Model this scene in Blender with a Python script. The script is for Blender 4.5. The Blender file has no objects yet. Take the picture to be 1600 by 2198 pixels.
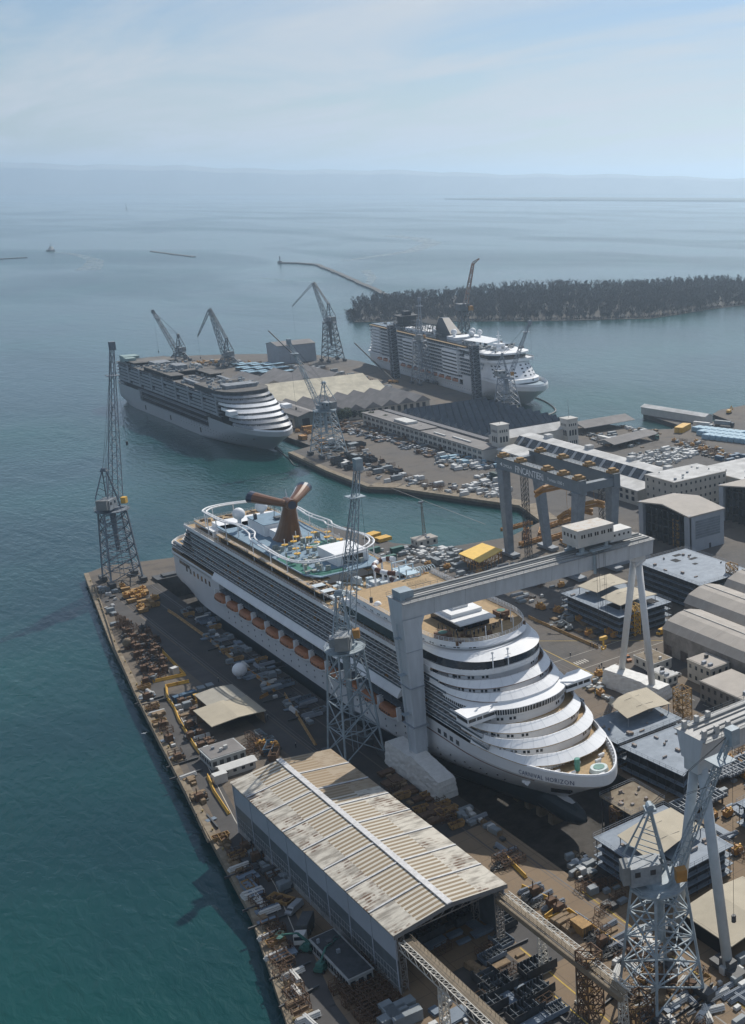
import bpy, math, random
from mathutils import Vector
from mathutils.geometry import tessellate_polygon
C = bpy.context.scene.collection
R = random.Random(11)
rad = math.radians

# ---------------------------------------------------------------- camera, world, sun, exposure
CAMZ = 165.0
PX, PY, FOC, HZ = 1648.0, 1099.0, 2508.0, 388.0          # surveyed lens of the photograph (1600 x 2198 px)
PITCH = math.atan((PY - HZ) / FOC)
YAW = math.atan((4340.0 - PX) / math.hypot(FOC, PY - HZ))   # heading measured from +X
cam = bpy.data.cameras.new('camera'); camo = bpy.data.objects.new('camera', cam); C.objects.link(camo)
camo.location = (0, 0, CAMZ)
camo.rotation_euler = (math.pi / 2 - PITCH, 0, YAW - math.pi / 2)
cam.sensor_fit = 'VERTICAL'; cam.sensor_height = 24; cam.lens = 24 * FOC / 2198
cam.shift_x = -(PX - 800) / 2198; cam.shift_y = 0
cam.clip_start = 1; cam.clip_end = 200000
scene = bpy.context.scene; scene.camera = camo
scene.view_settings.view_transform = 'Standard'; scene.view_settings.look = 'None'
scene.view_settings.exposure = -0.12; scene.view_settings.gamma = 1.0
try:
    scene.cycles.volume_bounces = 2; scene.cycles.max_bounces = 6
except Exception: pass

SUNV = Vector((0.86, 0.59, 1.0)).normalized()             # towards the sun
EL = math.asin(SUNV.z); AZ = math.atan2(SUNV.x, SUNV.y)
sun = bpy.data.lights.new('sun', 'SUN'); sun.energy = 5.0; sun.angle = rad(0.5); sun.color = (1, .94, .85)
suno = bpy.data.objects.new('sun', sun); C.objects.link(suno)
suno.rotation_euler = SUNV.to_track_quat('Z', 'Y').to_euler(); suno.location = (0, 0, 900)

W = bpy.data.worlds.new('World'); scene.world = W; W.use_nodes = True
nt = W.node_tree; N = nt.nodes; L = nt.links; N.clear()
sky = N.new('ShaderNodeTexSky'); sky.sky_type = 'NISHITA'; sky.sun_disc = False
sky.sun_elevation = EL; sky.sun_rotation = AZ; sky.air_density = 1.0; sky.dust_density = 0.6; sky.ozone_density = 2.5
tc = N.new('ShaderNodeTexCoord')
sep = N.new('ShaderNodeSeparateXYZ'); L.new(tc.outputs['Generated'], sep.inputs[0])
def wm(op, a, b=None, clamp=False):
    n = N.new('ShaderNodeMath'); n.operation = op; n.use_clamp = clamp
    for i, v in enumerate((a, b)):
        if v is None: continue
        if isinstance(v, (int, float)): n.inputs[i].default_value = v
        else: L.new(v, n.inputs[i])
    return n.outputs[0]
zz = wm('ADD', wm('MAXIMUM', sep.outputs[2], 0.0), 0.07)
comb = N.new('ShaderNodeCombineXYZ')
L.new(wm('DIVIDE', sep.outputs[0], zz), comb.inputs[0]); L.new(wm('DIVIDE', sep.outputs[1], zz), comb.inputs[1])
mp = N.new('ShaderNodeMapping'); mp.inputs['Rotation'].default_value = (0, 0, rad(-38)); mp.inputs['Scale'].default_value = (1.0, .34, 1)
L.new(comb.outputs[0], mp.inputs[0])
nz = N.new('ShaderNodeTexNoise'); nz.inputs['Scale'].default_value = 1.15; nz.inputs['Detail'].default_value = 8; nz.inputs['Roughness'].default_value = .55; nz.inputs['Distortion'].default_value = .5
L.new(mp.outputs[0], nz.inputs['Vector'])
cr = N.new('ShaderNodeValToRGB'); cr.color_ramp.elements[0].position = .40; cr.color_ramp.elements[1].position = .66
L.new(nz.outputs[0], cr.inputs[0])
lowf = wm('SUBTRACT', 1.0, wm('MULTIPLY', sep.outputs[2], 6.6), True)     # cirrus veil thickens towards the horizon
mask = wm('MULTIPLY', wm('ADD', wm('MULTIPLY', cr.outputs[0], .85), wm('MULTIPLY', lowf, .42)), 1.0, True)
mix = N.new('ShaderNodeMixRGB'); mix.inputs[2].default_value = (7.4, 8.0, 8.7, 1)
tint = N.new('ShaderNodeMixRGB'); tint.blend_type = 'MULTIPLY'; tint.inputs[0].default_value = 1; tint.inputs[2].default_value = (.74, .86, 1.0, 1); L.new(sky.outputs[0], tint.inputs[1])
L.new(mask, mix.inputs[0]); L.new(tint.outputs[0], mix.inputs[1])
bg = N.new('ShaderNodeBackground'); bg.inputs[1].default_value = .085; L.new(mix.outputs[0], bg.inputs[0])
wo = N.new('ShaderNodeOutputWorld'); L.new(bg.outputs[0], wo.inputs[0])

# ---------------------------------------------------------------- survey helper: ground point (z) seen at a photo pixel
_fh = Vector((math.cos(YAW), math.sin(YAW), 0)); _rt = Vector((math.sin(YAW), -math.cos(YAW), 0))
_fw = _fh * math.cos(PITCH) - Vector((0, 0, 1)) * math.sin(PITCH); _up = _fh * math.sin(PITCH) + Vector((0, 0, 1)) * math.cos(PITCH)
def at(x, y, z=0.0):
    r = (x - PX) * _rt - (y - PY) * _up + FOC * _fw
    t = (z - CAMZ) / r.z
    return (r.x * t, r.y * t)

# ---------------------------------------------------------------- materials
MATS = {}
def mat(name, col, rough=.7, metal=0., var=.18, scale=.35, col2=None, bump=0., bscale=4., stretch=(1, 1, 1), emit=None, lo=.35, hi=.7, spec=.5):
    if name in MATS: return MATS[name]
    m = bpy.data.materials.new(name); m.use_nodes = True
    t = m.node_tree; n = t.nodes; b = n['Principled BSDF']
    b.inputs['Roughness'].default_value = rough; b.inputs['Metallic'].default_value = metal
    b.inputs['Specular IOR Level'].default_value = spec
    tcn = n.new('ShaderNodeTexCoord'); mpn = n.new('ShaderNodeMapping'); mpn.inputs['Scale'].default_value = stretch
    t.links.new(tcn.outputs['Object'], mpn.inputs[0])
    nn = n.new('ShaderNodeTexNoise'); nn.inputs['Scale'].default_value = scale; nn.inputs['Detail'].default_value = 7; nn.inputs['Roughness'].default_value = .65
    t.links.new(mpn.outputs[0], nn.inputs['Vector'])
    rp = n.new('ShaderNodeValToRGB'); rp.color_ramp.elements[0].position = lo; rp.color_ramp.elements[1].position = hi
    c2 = col2 if col2 else tuple(c * (1 + var) for c in col); c1 = col if col2 else tuple(c * (1 - var) for c in col)
    rp.color_ramp.elements[0].color = (*c1, 1); rp.color_ramp.elements[1].color = (*c2, 1)
    t.links.new(nn.outputs[0], rp.inputs[0]); t.links.new(rp.outputs[0], b.inputs['Base Color'])
    if bump:
        n2 = n.new('ShaderNodeTexNoise'); n2.inputs['Scale'].default_value = bscale; n2.inputs['Detail'].default_value = 4
        t.links.new(mpn.outputs[0], n2.inputs['Vector'])
        bp = n.new('ShaderNodeBump'); bp.inputs['Strength'].default_value = bump; bp.inputs['Distance'].default_value = .3
        t.links.new(n2.outputs[0], bp.inputs['Height']); t.links.new(bp.outputs[0], b.inputs['Normal'])
    if emit: b.inputs['Emission Color'].default_value = (*emit, 1); b.inputs['Emission Strength'].default_value = 1
    MATS[name] = m; return m

def nodes_mat(name, rough=.7):
    m = bpy.data.materials.new(name); m.use_nodes = True; t = m.node_tree; b = t.nodes['Principled BSDF']; b.inputs['Roughness'].default_value = rough
    def mth(op, a, c=None, clamp=False):
        q = t.nodes.new('ShaderNodeMath'); q.operation = op; q.use_clamp = clamp
        for i, v in enumerate((a, c)):
            if v is None: continue
            if isinstance(v, (int, float)): q.inputs[i].default_value = v
            else: t.links.new(v, q.inputs[i])
        return q.outputs[0]
    def mixc(f, a, c):
        q = t.nodes.new('ShaderNodeMixRGB')
        for i, v in enumerate((f, a, c)):
            if isinstance(v, tuple): q.inputs[i].default_value = (*v, 1)
            elif isinstance(v, (int, float)): q.inputs[i].default_value = v
            else: t.links.new(v, q.inputs[i])
        return q.outputs[0]
    def noise(scale, det=5, stretch=(1, 1, 1), dist=0):
        q = t.nodes.new('ShaderNodeTexNoise'); q.inputs['Scale'].default_value = scale; q.inputs['Detail'].default_value = det; q.inputs['Distortion'].default_value = dist
        mp_ = t.nodes.new('ShaderNodeMapping'); mp_.inputs['Scale'].default_value = stretch
        t.links.new(tco.outputs['Object'], mp_.inputs[0]); t.links.new(mp_.outputs[0], q.inputs['Vector']); return q.outputs[0]
    tco = t.nodes.new('ShaderNodeTexCoord'); sp = t.nodes.new('ShaderNodeSeparateXYZ'); t.links.new(tco.outputs['Object'], sp.inputs[0])
    MATS[name] = m
    return m, t, b, mth, mixc, noise, sp

def bumpify(t, b, h, strength, dist):
    bp = t.nodes.new('ShaderNodeBump'); bp.inputs['Strength'].default_value = strength; bp.inputs['Distance'].default_value = dist
    t.links.new(h, bp.inputs['Height']); t.links.new(bp.outputs[0], b.inputs['Normal'])

# open water: dark green body, wind ripples, smoother slicks
m, t, b, mth, mixc, noise, sp = nodes_mat('sea_water', .1)
slick = mth('MULTIPLY', mth('SUBTRACT', noise(.0022, 6, (1, .45, 1), .8), .44), 5.0, True)
shal = noise(.006, 3)
col = mixc(mth('MULTIPLY', mth('SUBTRACT', shal, .4), 3., True), (.005, .036, .040), (.008, .070, .060))
t.links.new(col, b.inputs['Base Color']); b.inputs['IOR'].default_value = 1.33
t.links.new(mth('ADD', mth('MULTIPLY', slick, .08), .16), b.inputs['Roughness'])
h = mth('ADD', mth('MULTIPLY', noise(.34, 6, (1.2, .5, 1), .5), 1.0), mth('MULTIPLY', noise(.06, 3, (1.3, .5, 1), .6), 1.6))
h = mth('MULTIPLY', h, mth('ADD', mth('MULTIPLY', slick, .62), .38))
bumpify(t, b, h, .85, 1.0)
WATER = m
m, t, b, mth, mixc, noise, sp = nodes_mat('foam_streak', .45)
b.inputs['Base Color'].default_value = (.25, .32, .35, 1)
t.links.new(mth('MULTIPLY', noise(.08, 6, (1, 1, 1)), .9, True), b.inputs['Alpha']); FOAM = m

# ground: worn asphalt and rust-stained concrete patches
m, t, b, mth, mixc, noise, sp = nodes_mat('yard_surface', .9)
n1 = noise(.012, 6, (1, .6, 1)); n2 = noise(.12, 7); n3 = noise(1.3, 4, (1, .35, 1))
base = mixc(mth('MULTIPLY', mth('SUBTRACT', n1, .42), 5., True), (.080, .076, .073), (.125, .102, .078))
near = mth('MULTIPLY', mth('SUBTRACT', 330., sp.outputs[1]), .012, True)
base = mixc(mth('MULTIPLY', mth('SUBTRACT', n2, .52), 4., True), base, (.045, .042, .040))
base = mixc(mth('MULTIPLY', mth('SUBTRACT', n3, .55), 2.2, True), base, (.17, .145, .115))
base = mixc(mth('MULTIPLY', near, mth('ADD', mth('MULTIPLY', n3, -.5), 1.02)), base, mixc(n2, (.17, .115, .066), (.27, .195, .12)))
jx = mth('LESS_THAN', mth('MODULO', mth('ADD', sp.outputs[0], 4000.), 7.5), .16); jy = mth('LESS_THAN', mth('MODULO', mth('ADD', sp.outputs[1], 4000.), 6.), .16)
base = mixc(mth('MULTIPLY', mth('MAXIMUM', jx, jy), .45), base, (.03, .028, .025))
t.links.new(base, b.inputs['Base Color']); bumpify(t, b, n2, .25, .2); GROUND = m

# shed roof: bays with alternating rusty corrugated strips, blotched eaves
m, t, b, mth, mixc, noise, sp = nodes_mat('rusty_striped_roof', .75)
X_, Y_ = sp.outputs[0], sp.outputs[1]
sy = mth('SINE', mth('MULTIPLY', Y_, 2 * math.pi / 1.62))
stripe = mth('GREATER_THAN', mth('ADD', sy, mth('MULTIPLY', noise(.15, 3), .3)), .05)
ax = mth('ABSOLUTE', X_)
mid = mth('LESS_THAN', ax, 7.4)
corr = mth('GREATER_THAN', mth('SINE', mth('MULTIPLY', Y_, 2 * math.pi / 1.15)), -.25)
patch = mth('MULTIPLY', mth('SUBTRACT', noise(.085, 3, (1, 1, 1)), .44), 9., True)
fine = mth('MULTIPLY', mth('SUBTRACT', noise(.55, 5, (1.3, .8, 1)), .43), 6., True)
rust = mth('MULTIPLY', mth('MULTIPLY', corr, patch), fine)
light = mixc(noise(.3, 6), (.42, .39, .33), (.56, .53, .46))
cm = mixc(mth('MULTIPLY', stripe, .95), light, (.20, .145, .08))
ce = mixc(mth('MULTIPLY', mth('SUBTRACT', noise(.5, 6, (.5, 1.5, 1)), .45), 5., True), light, (.235, .215, .18))
ce = mixc(rust, ce, (.10, .05, .024))
far = mth('MULTIPLY', mth('GREATER_THAN', Y_, 60.5), mth('GREATER_THAN', X_, 1.))
far = mth('MULTIPLY', far, .72)
c = mixc(mid, ce, cm); c = mixc(far, c, (.25, .175, .095))
t.links.new(c, b.inputs['Base Color']); bumpify(t, b, mth('SINE', mth('MULTIPLY', Y_, 2 * math.pi / .55)), .3, .05); SHEDROOF = m

# painted hull: white topsides, dark slate boot below, one thin red sheer stripe forward
def hull_mat(name, zb, stripe=True, top=(.66, .67, .68), low=(.035, .05, .06)):
    m, t, b, mth, mixc, noise, sp = nodes_mat(name, .42)
    z = sp.outputs[2]; y = sp.outputs[1]
    w = mixc(noise(.12, 6, (1, 1, .25)), top, tuple(v * .86 for v in top))
    c = mixc(mth('LESS_THAN', z, zb), w, low)
    if stripe:
        zs = mth('SUBTRACT', z, mth('ADD', 12.4, mth('MULTIPLY', y, .008)))
        s = mth('MULTIPLY', mth('LESS_THAN', mth('ABSOLUTE', zs), .2), mth('GREATER_THAN', y, 17.))
        s = mth('MULTIPLY', s, mth('LESS_THAN', y, 76.))
        c = mixc(s, c, (.12, .035, .02))
    t.links.new(c, b.inputs['Base Color']); bumpify(t, b, noise(.35, 3), .12, .15)
    return m

WHITE = mat('ship_white_paint', (.76, .775, .79), .6, var=.06, scale=.2, spec=.25)
GLASSD = mat('dark_cabin_glass', (.022, .030, .040), .12, var=.4, scale=.5)
GLASSB = mat('balcony_glass', (.075, .105, .13), .25, var=.3, scale=.8)
TEAK = mat('tan_teak_deck', (.36, .25, .13), .8, var=.22, scale=.8)
TEAKD = mat('brown_deck_floor', (.17, .095, .06), .8, var=.2)
GREYST = mat('grey_crane_paint', (.23, .26, .30), .55, var=.15, scale=.4)
BLUEST = mat('blue_grey_crane_paint', (.27, .33, .37), .55, var=.2, scale=.5)
DARKST = mat('dark_steel', (.06, .065, .07), .6, var=.3)
GIRDER = mat('pale_grey_girder', (.46, .50, .54), .55, var=.12, scale=.5, stretch=(1, 1, .12))
GIRDERW = mat('pale_girder_top', (.38, .38, .37), .6, var=.15, scale=.5)
ORANGE = mat('orange_yard_paint', (.38, .19, .045), .6, var=.25)
YELLOW = mat('yellow_yard_paint', (.62, .36, .05), .6, var=.2)
BARR = mat('ochre_barrier', (.33, .20, .075), .8, var=.3, scale=1)
RUST = mat('rusty_steel', (.06, .035, .022), .85, col2=(.17, .095, .05), scale=.8)
CONC = mat('quay_concrete', (.15, .115, .075), .9, col2=(.27, .23, .17), scale=.35, bump=.2)
CONCD = mat('dark_wet_concrete', (.05, .046, .042), .9, var=.4, scale=.3)
RED = mat('red_brown_funnel_paint', (.15, .065, .026), .3, var=.12)
BLUEF = mat('navy_funnel_paint', (.02, .035, .07), .35, var=.1)
BOATC = mat('orange_lifeboat_cover', (.34, .12, .035), .5, var=.15)
TARP = mat('white_tarpaulin', (.66, .66, .64), .7, var=.10, scale=.6, bump=.8, bscale=.7)
SHEET = mat('tan_sheet_roof', (.40, .355, .27), .8, var=.1, scale=.15, bump=.1)
BLKDECK = mat('primer_grey_deck', (.115, .155, .205), .6, col2=(.20, .25, .31), scale=.3)
BLKSIDE = mat('dark_primer_side', (.035, .04, .046), .7, var=.5, scale=.5)
GREENP = mat('green_paint', (.02, .15, .11), .5)
POOL = mat('pool_blue', (.08, .32, .36), .2)
SPORT = mat('blue_grey_sports_deck', (.16, .25, .33), .7, var=.15)
BUILD = mat('cream_render', (.42, .39, .34), .85, var=.12, scale=.2)
BUILDW = mat('white_render', (.47, .46, .43), .85, var=.1, scale=.2)
ROOFG = mat('pale_roof_felt', (.50, .50, .49), .9, var=.25, scale=.12)
ROOFT = mat('taupe_metal_roof', (.34, .31, .275), .75, var=.12, scale=.15)
ROOFD = mat('slate_sawtooth_roof', (.17, .195, .225), .6, var=.3, scale=.2)
ROOFM = mat('weathered_grey_roof', (.20, .19, .185), .9, var=.2, scale=.1)
ROOFY = mat('yellowed_pale_roof', (.50, .46, .36), .9, var=.22, scale=.1)
WALLM = mat('mid_grey_cladding', (.30, .33, .37), .6, var=.07, scale=.3)
WALLD = mat('dark_grey_cladding', (.055, .07, .085), .6, var=.15)
BLACKIN = mat('dark_opening', (.012, .013, .015), .9, var=.3)
WOOD = mat('bare_tree_bark', (.055, .05, .05), .95, col2=(.10, .092, .09), scale=.03)
LEAF = mat('dark_evergreen_leaf', (.025, .045, .02), .9, col2=(.05, .075, .035), scale=.6)
SAND = mat('shore_sand', (.33, .28, .21), .95, var=.2, scale=.05)
ROCK = mat('breakwater_rock', (.11, .11, .105), .95, var=.35, scale=.1)
HILLM = mat('haze_paled_hill', (.23, .24, .24), .95, var=.3, scale=.001)  # base colour paled to put haze into the hills
ASPH = mat('road_asphalt', (.068, .065, .064), .9, var=.2, scale=.15)
PAINTW = mat('road_paint_white', (.45, .43, .38), .8)
PAINTY = mat('road_paint_yellow', (.46, .32, .06), .8)
RAILM = mat('rail_steel', (.07, .06, .055), .5)
WHITEP = mat('white_wrapped_pallet', (.40, .41, .41), .6, col2=(.60, .61, .60), scale=.35)
CGREY = mat('grey_container_paint', (.20, .23, .25), .6, var=.15); CBLUE = mat('blue_container_paint', (.05, .11, .18), .6, var=.15)
CGREEN = mat('green_container_paint', (.03, .12, .10), .6, var=.15); CWHITE = mat('white_container_paint', (.55, .55, .53), .6, var=.1)
CRED = mat('rust_red_container_paint', (.22, .07, .04), .6, var=.2); TIMBER = mat('stacked_timber', (.22, .155, .09), .85, var=.3, scale=1)
BLUESH = mat('pale_blue_sheet', (.25, .40, .50), .6, var=.15)
TYRE = mat('tyre_rubber', (.02, .02, .02), .9)
CARW = mat('white_car_paint', (.6, .61, .62), .3, var=.05); CARD = mat('dark_car_paint', (.03, .035, .045), .3); CARO = mat('orange_car_paint', (.35, .13, .03), .35); CARS = mat('silver_car_paint', (.3, .32, .34), .3)
CLOTH = mat('navy_workwear', (.02, .025, .04), .9); SKIN = mat('skin', (.3, .18, .12), .7); HELM = mat('white_helmet', (.6, .6, .58), .4)

# ---------------------------------------------------------------- mesh helpers
ORG = {}
class MB:
    def __init__(s): s.v = []; s.f = []; s.mi = []; s.m = 0
    def face(s, pts):
        i = len(s.v); s.v += [tuple(p) for p in pts]; s.f.append(tuple(range(i, i + len(pts)))); s.mi.append(s.m)
    def box(s, x0, x1, y0, y1, z0, z1):
        i = len(s.v)
        s.v += [(x0, y0, z0), (x1, y0, z0), (x1, y1, z0), (x0, y1, z0), (x0, y0, z1), (x1, y0, z1), (x1, y1, z1), (x0, y1, z1)]
        for q in ((3, 2, 1, 0), (4, 5, 6, 7), (0, 1, 5, 4), (1, 2, 6, 5), (2, 3, 7, 6), (3, 0, 4, 7)):
            s.f.append(tuple(i + k for k in q)); s.mi.append(s.m)
        return s
    def obox(s, cx, cy, z0, lx, ly, h, a=0):
        ca, sa = math.cos(a), math.sin(a); i = len(s.v)
        for z in (z0, z0 + h):
            for u, v in ((-1, -1), (1, -1), (1, 1), (-1, 1)):
                x, y = u * lx / 2, v * ly / 2; s.v.append((cx + x * ca - y * sa, cy + x * sa + y * ca, z))
        for q in ((3, 2, 1, 0), (4, 5, 6, 7), (0, 1, 5, 4), (1, 2, 6, 5), (2, 3, 7, 6), (3, 0, 4, 7)):
            s.f.append(tuple(i + k for k in q)); s.mi.append(s.m)
        return s
    def prism(s, poly, z0, z1, bottom=True):
        n = len(poly); i = len(s.v)
        s.v += [(p[0], p[1], z0) for p in poly] + [(p[0], p[1], z1) for p in poly]
        for k in range(n):
            j = (k + 1) % n; s.f.append((i + k, i + j, i + n + j, i + n + k)); s.mi.append(s.m)
        for tr in tessellate_polygon([[Vector((p[0], p[1], 0)) for p in poly]]):
            a, b_, c_ = tr; nrm = (poly[b_][0] - poly[a][0]) * (poly[c_][1] - poly[a][1]) - (poly[b_][1] - poly[a][1]) * (poly[c_][0] - poly[a][0])
            if nrm < 0: b_, c_ = c_, b_
            s.f.append((i + n + a, i + n + b_, i + n + c_)); s.mi.append(s.m)
            if bottom: s.f.append((i + c_, i + b_, i + a)); s.mi.append(s.m)
        return s
    def tube(s, a, b, r, n=6, r2=None, cap=True):
        a = Vector(a); b = Vector(b); d = b - a
        if d.length < 1e-6: return s
        d.normalize(); u = d.orthogonal().normalized() if abs(d.z) > .99 else d.cross(Vector((0, 0, 1))).normalized(); w = d.cross(u)
        r2 = r if r2 is None else r2; i = len(s.v); ph = math.pi / n
        for p, q in ((a, r), (b, r2)):
            for k in range(n):
                t_ = 2 * math.pi * k / n + ph; s.v.append(tuple(p + (u * math.cos(t_) + w * math.sin(t_)) * q))
        for k in range(n):
            j = (k + 1) % n; s.f.append((i + k, i + j, i + n + j, i + n + k)); s.mi.append(s.m)
        if cap:
            s.f.append(tuple(i + k for k in range(n))[::-1]); s.mi.append(s.m); s.f.append(tuple(i + n + k for k in range(n))); s.mi.append(s.m)
        return s
    def bar(s, a, b, w): return s.tube(a, b, w * .7, 4)
    def path(s, pts, r, n=6, closed=False):
        for k in range(len(pts) - (0 if closed else 1)): s.tube(pts[k], pts[(k + 1) % len(pts)], r, n)
        return s
    def ball(s, c, r, n=12, sz=1., zmin=-1):
        i = len(s.v); m_ = n // 2
        for a in range(m_ + 1):
            th = math.pi * a / m_; z = max(zmin, math.cos(th)) 
            for k in range(n):
                p = 2 * math.pi * k / n; s.v.append((c[0] + r * math.sin(th) * math.cos(p), c[1] + r * math.sin(th) * math.sin(p), c[2] + r * sz * z))
        for a in range(m_):
            for k in range(n):
                j = (k + 1) % n; s.f.append((i + a * n + k, i + (a + 1) * n + k, i + (a + 1) * n + j, i + a * n + j)); s.mi.append(s.m)
        return s
    def lattice(s, A, B, n, w, wb=None, faces=True):
        """four corner legs A[i]->B[i], n panels with ring bars and X braces"""
        wb = wb or w * .6; A = [Vector(p) for p in A]; B = [Vector(p) for p in B]; k = len(A)
        for i in range(k): s.bar(A[i], B[i], w)
        for q in range(n + 1):
            P = [A[i].lerp(B[i], q / n) for i in range(k)]
            if q:
                for i in range(k): s.bar(P[i], P[(i + 1) % k], wb)
                if faces:
                    for i in range(k):
                        j = (i + 1) % k
                        if faces == 1: s.bar(O[i], P[j], wb); s.bar(O[j], P[i], wb)
                        elif q % 2: s.bar(O[i], P[j], wb)
                        else: s.bar(O[j], P[i], wb)
            O = P
        return s
    def build(s, name, mats, parent=None, loc=None, smooth=False, place=None):
        o_ = Vector(ORG.get(parent.name, (0, 0, 0))) if parent else Vector(loc or (0, 0, 0))
        me = bpy.data.meshes.new(name); me.from_pydata([(v[0] - o_.x, v[1] - o_.y, v[2] - o_.z) for v in s.v], [], s.f)
        mats = mats if isinstance(mats, (list, tuple)) else [mats]
        for m_ in mats: me.materials.append(m_)
        if len(mats) > 1: me.polygons.foreach_set('material_index', s.mi)
        if smooth: me.polygons.foreach_set('use_smooth', [True] * len(me.polygons))
        me.update(); ob = bpy.data.objects.new(name, me); C.objects.link(ob)
        if parent: ob.parent = parent
        else: ob.location = o_
        ORG[ob.name] = tuple(o_)
        return ob
def tag(o, label=None, cat=None, group=None, kind=None):
    if label: o['label'] = label
    if cat: o['category'] = cat
    if group: o['group'] = group
    if kind: o['kind'] = kind
    return o
def thing(name, label, cat, loc=(0, 0, 0), group=None):
    o = bpy.data.objects.new(name, None); C.objects.link(o); o.location = loc; o.empty_display_size = .5; ORG[o.name] = tuple(loc)
    return tag(o, label, cat, group)
def copy_tree(o, parent=None):
    c = o.copy(); C.objects.link(c); c.parent = parent
    if parent is None: ORG[c.name] = tuple(c.location)
    for ch in list(o.children): copy_tree(ch, c)
    return c
def struct(mb, name, m, **k): o = mb.build(name, m, **k); o['kind'] = 'structure'; return o
def text_mesh(txt, size, depth, m, name, spacing=1.0):
    cu = bpy.data.curves.new(name, 'FONT'); cu.body = txt; cu.size = size; cu.extrude = depth; cu.resolution_u = 2; cu.space_character = spacing
    tmp = bpy.data.objects.new(name, cu); C.objects.link(tmp)
    dg = bpy.context.evaluated_depsgraph_get(); me = bpy.data.meshes.new_from_object(tmp.evaluated_get(dg)); bpy.data.objects.remove(tmp)
    me.materials.clear(); me.materials.append(m); ob = bpy.data.objects.new(name, me); C.objects.link(ob); return ob

# ---------------------------------------------------------------- setting: sea, land, hills
DX0, DX1, DY0, DY1 = 141.0, 180.5, 205., 520.     # dry dock pit
mb = MB(); xs = [-60000, -6000, 0, DX0 - 1, DX1 + 1, 600, 1200, 3000, 8000, 20000, 60000]; ys = [-60000, -6000, 0, DY0 - 1, DY1 + 1, 1200, 3000, 8000, 20000, 60000]
for i in range(len(xs) - 1):
    for j in range(len(ys) - 1):
        if xs[i] == DX0 - 1 and ys[j] == DY0 - 1: continue
        mb.face([(xs[i], ys[j], -3), (xs[i + 1], ys[j], -3), (xs[i + 1], ys[j + 1], -3), (xs[i], ys[j + 1], -3)])
struct(mb, 'sea', WATER)

land = [(20, -60), (52, 120), (69.3, 211.6), (78.5, 254.8), (82.5, 286.6), (90, 344.7), (97.8, 399.8), (106, 459.5), (115, 513), (122, 554.2), (132, 560), (157, 552), (181, 557), (214, 556),
        (236, 545), (240, 503), (255, 479), (285, 473), (311, 485), (319.5, 518), (290, 598), (280, 611), (279.7, 664), (283.5, 728), (302, 736), (302, 1030), (330, 1060), (338, 1190), (372, 1225), (420, 1200),
        (478, 1150), (492, 1066), (467, 745), at(1190, 903), at(1196, 918), at(1231, 915), at(1302, 910), at(1380, 922), at(1442, 921), at(1462, 914), at(1381, 888), at(1400, 879), at(1500, 903), at(1528, 905),
        at(1572, 905), at(1530, 889), at(1545, 880), at(1640, 862), at(1900, 850), (900, 300), (600, -100), (200, -200)]
hole = [(DX0, DY0), (DX1, DY0), (DX1, DY1), (DX0, DY1)]
def sheet(name, outer, holes, z, depth, mtop, mside):
    mb = MB(); loops = [outer] + holes; allp = [p for l_ in loops for p in l_]
    for tr in tessellate_polygon([[Vector((p[0], p[1], 0)) for p in l_] for l_ in loops]):
        a, b_, c_ = [allp[i] for i in tr]
        if (b_[0] - a[0]) * (c_[1] - a[1]) - (b_[1] - a[1]) * (c_[0] - a[0]) < 0: b_, c_ = c_, b_
        mb.face([(a[0], a[1], z), (b_[0], b_[1], z), (c_[0], c_[1], z)])
    mb.m = 1
    for l_ in loops:
        for k in range(len(l_)):
            p, q = l_[k], l_[(k + 1) % len(l_)]; mb.face([(p[0], p[1], z - depth), (q[0], q[1], z - depth), (q[0], q[1], z), (p[0], p[1], z)])
    return struct(mb, name, [mtop, mside])
sheet('ground', land, [hole], 0, 10, GROUND, CONCD)
mb = MB(); mb.box(DX0 + .01, DX1 - .01, DY0 + .01, DY1 - .01, -9.5, -8.2); struct(mb, 'dock_floor', CONCD)
for y in range(250, 300, 6):                         # keel blocks standing on the dock floor
    mb = MB(); mb.box(158.6, 162.4, y, y + 2.2, -8.2, -5.0); mb.box(159.2, 161.8, y + .2, y + 2, -5.0, -4.9); tag(mb.build('keel_block', CONC, None, loc=(160.5, y, -8.2)), 'concrete keel block under the hull in the dry dock', 'keel block', 'keel blocks in the dry dock')
mb = MB(); mb.box(DX0, DX1, DY1 - .3, DY1 + 7, -8, 1.2); mb.box(DX0 + 3, DX1 - 3, DY1 + 1, DY1 + 5, 1.2, 2.0)
tag(mb.build('dock_gate', DARKST), 'dark steel gate closing the dry dock behind the stern', 'dock gate')

def strip(mb, pts, w, z):
    for k in range(len(pts) - 1):
        a = Vector((*pts[k], 0)); b_ = Vector((*pts[k + 1], 0)); d = (b_ - a).normalized(); n_ = Vector((-d.y, d.x, 0)) * w / 2
        mb.face([(a.x - n_.x, a.y - n_.y, z), (b_.x - n_.x, b_.y - n_.y, z), (b_.x + n_.x, b_.y + n_.y, z), (a.x + n_.x, a.y + n_.y, z)])
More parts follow.
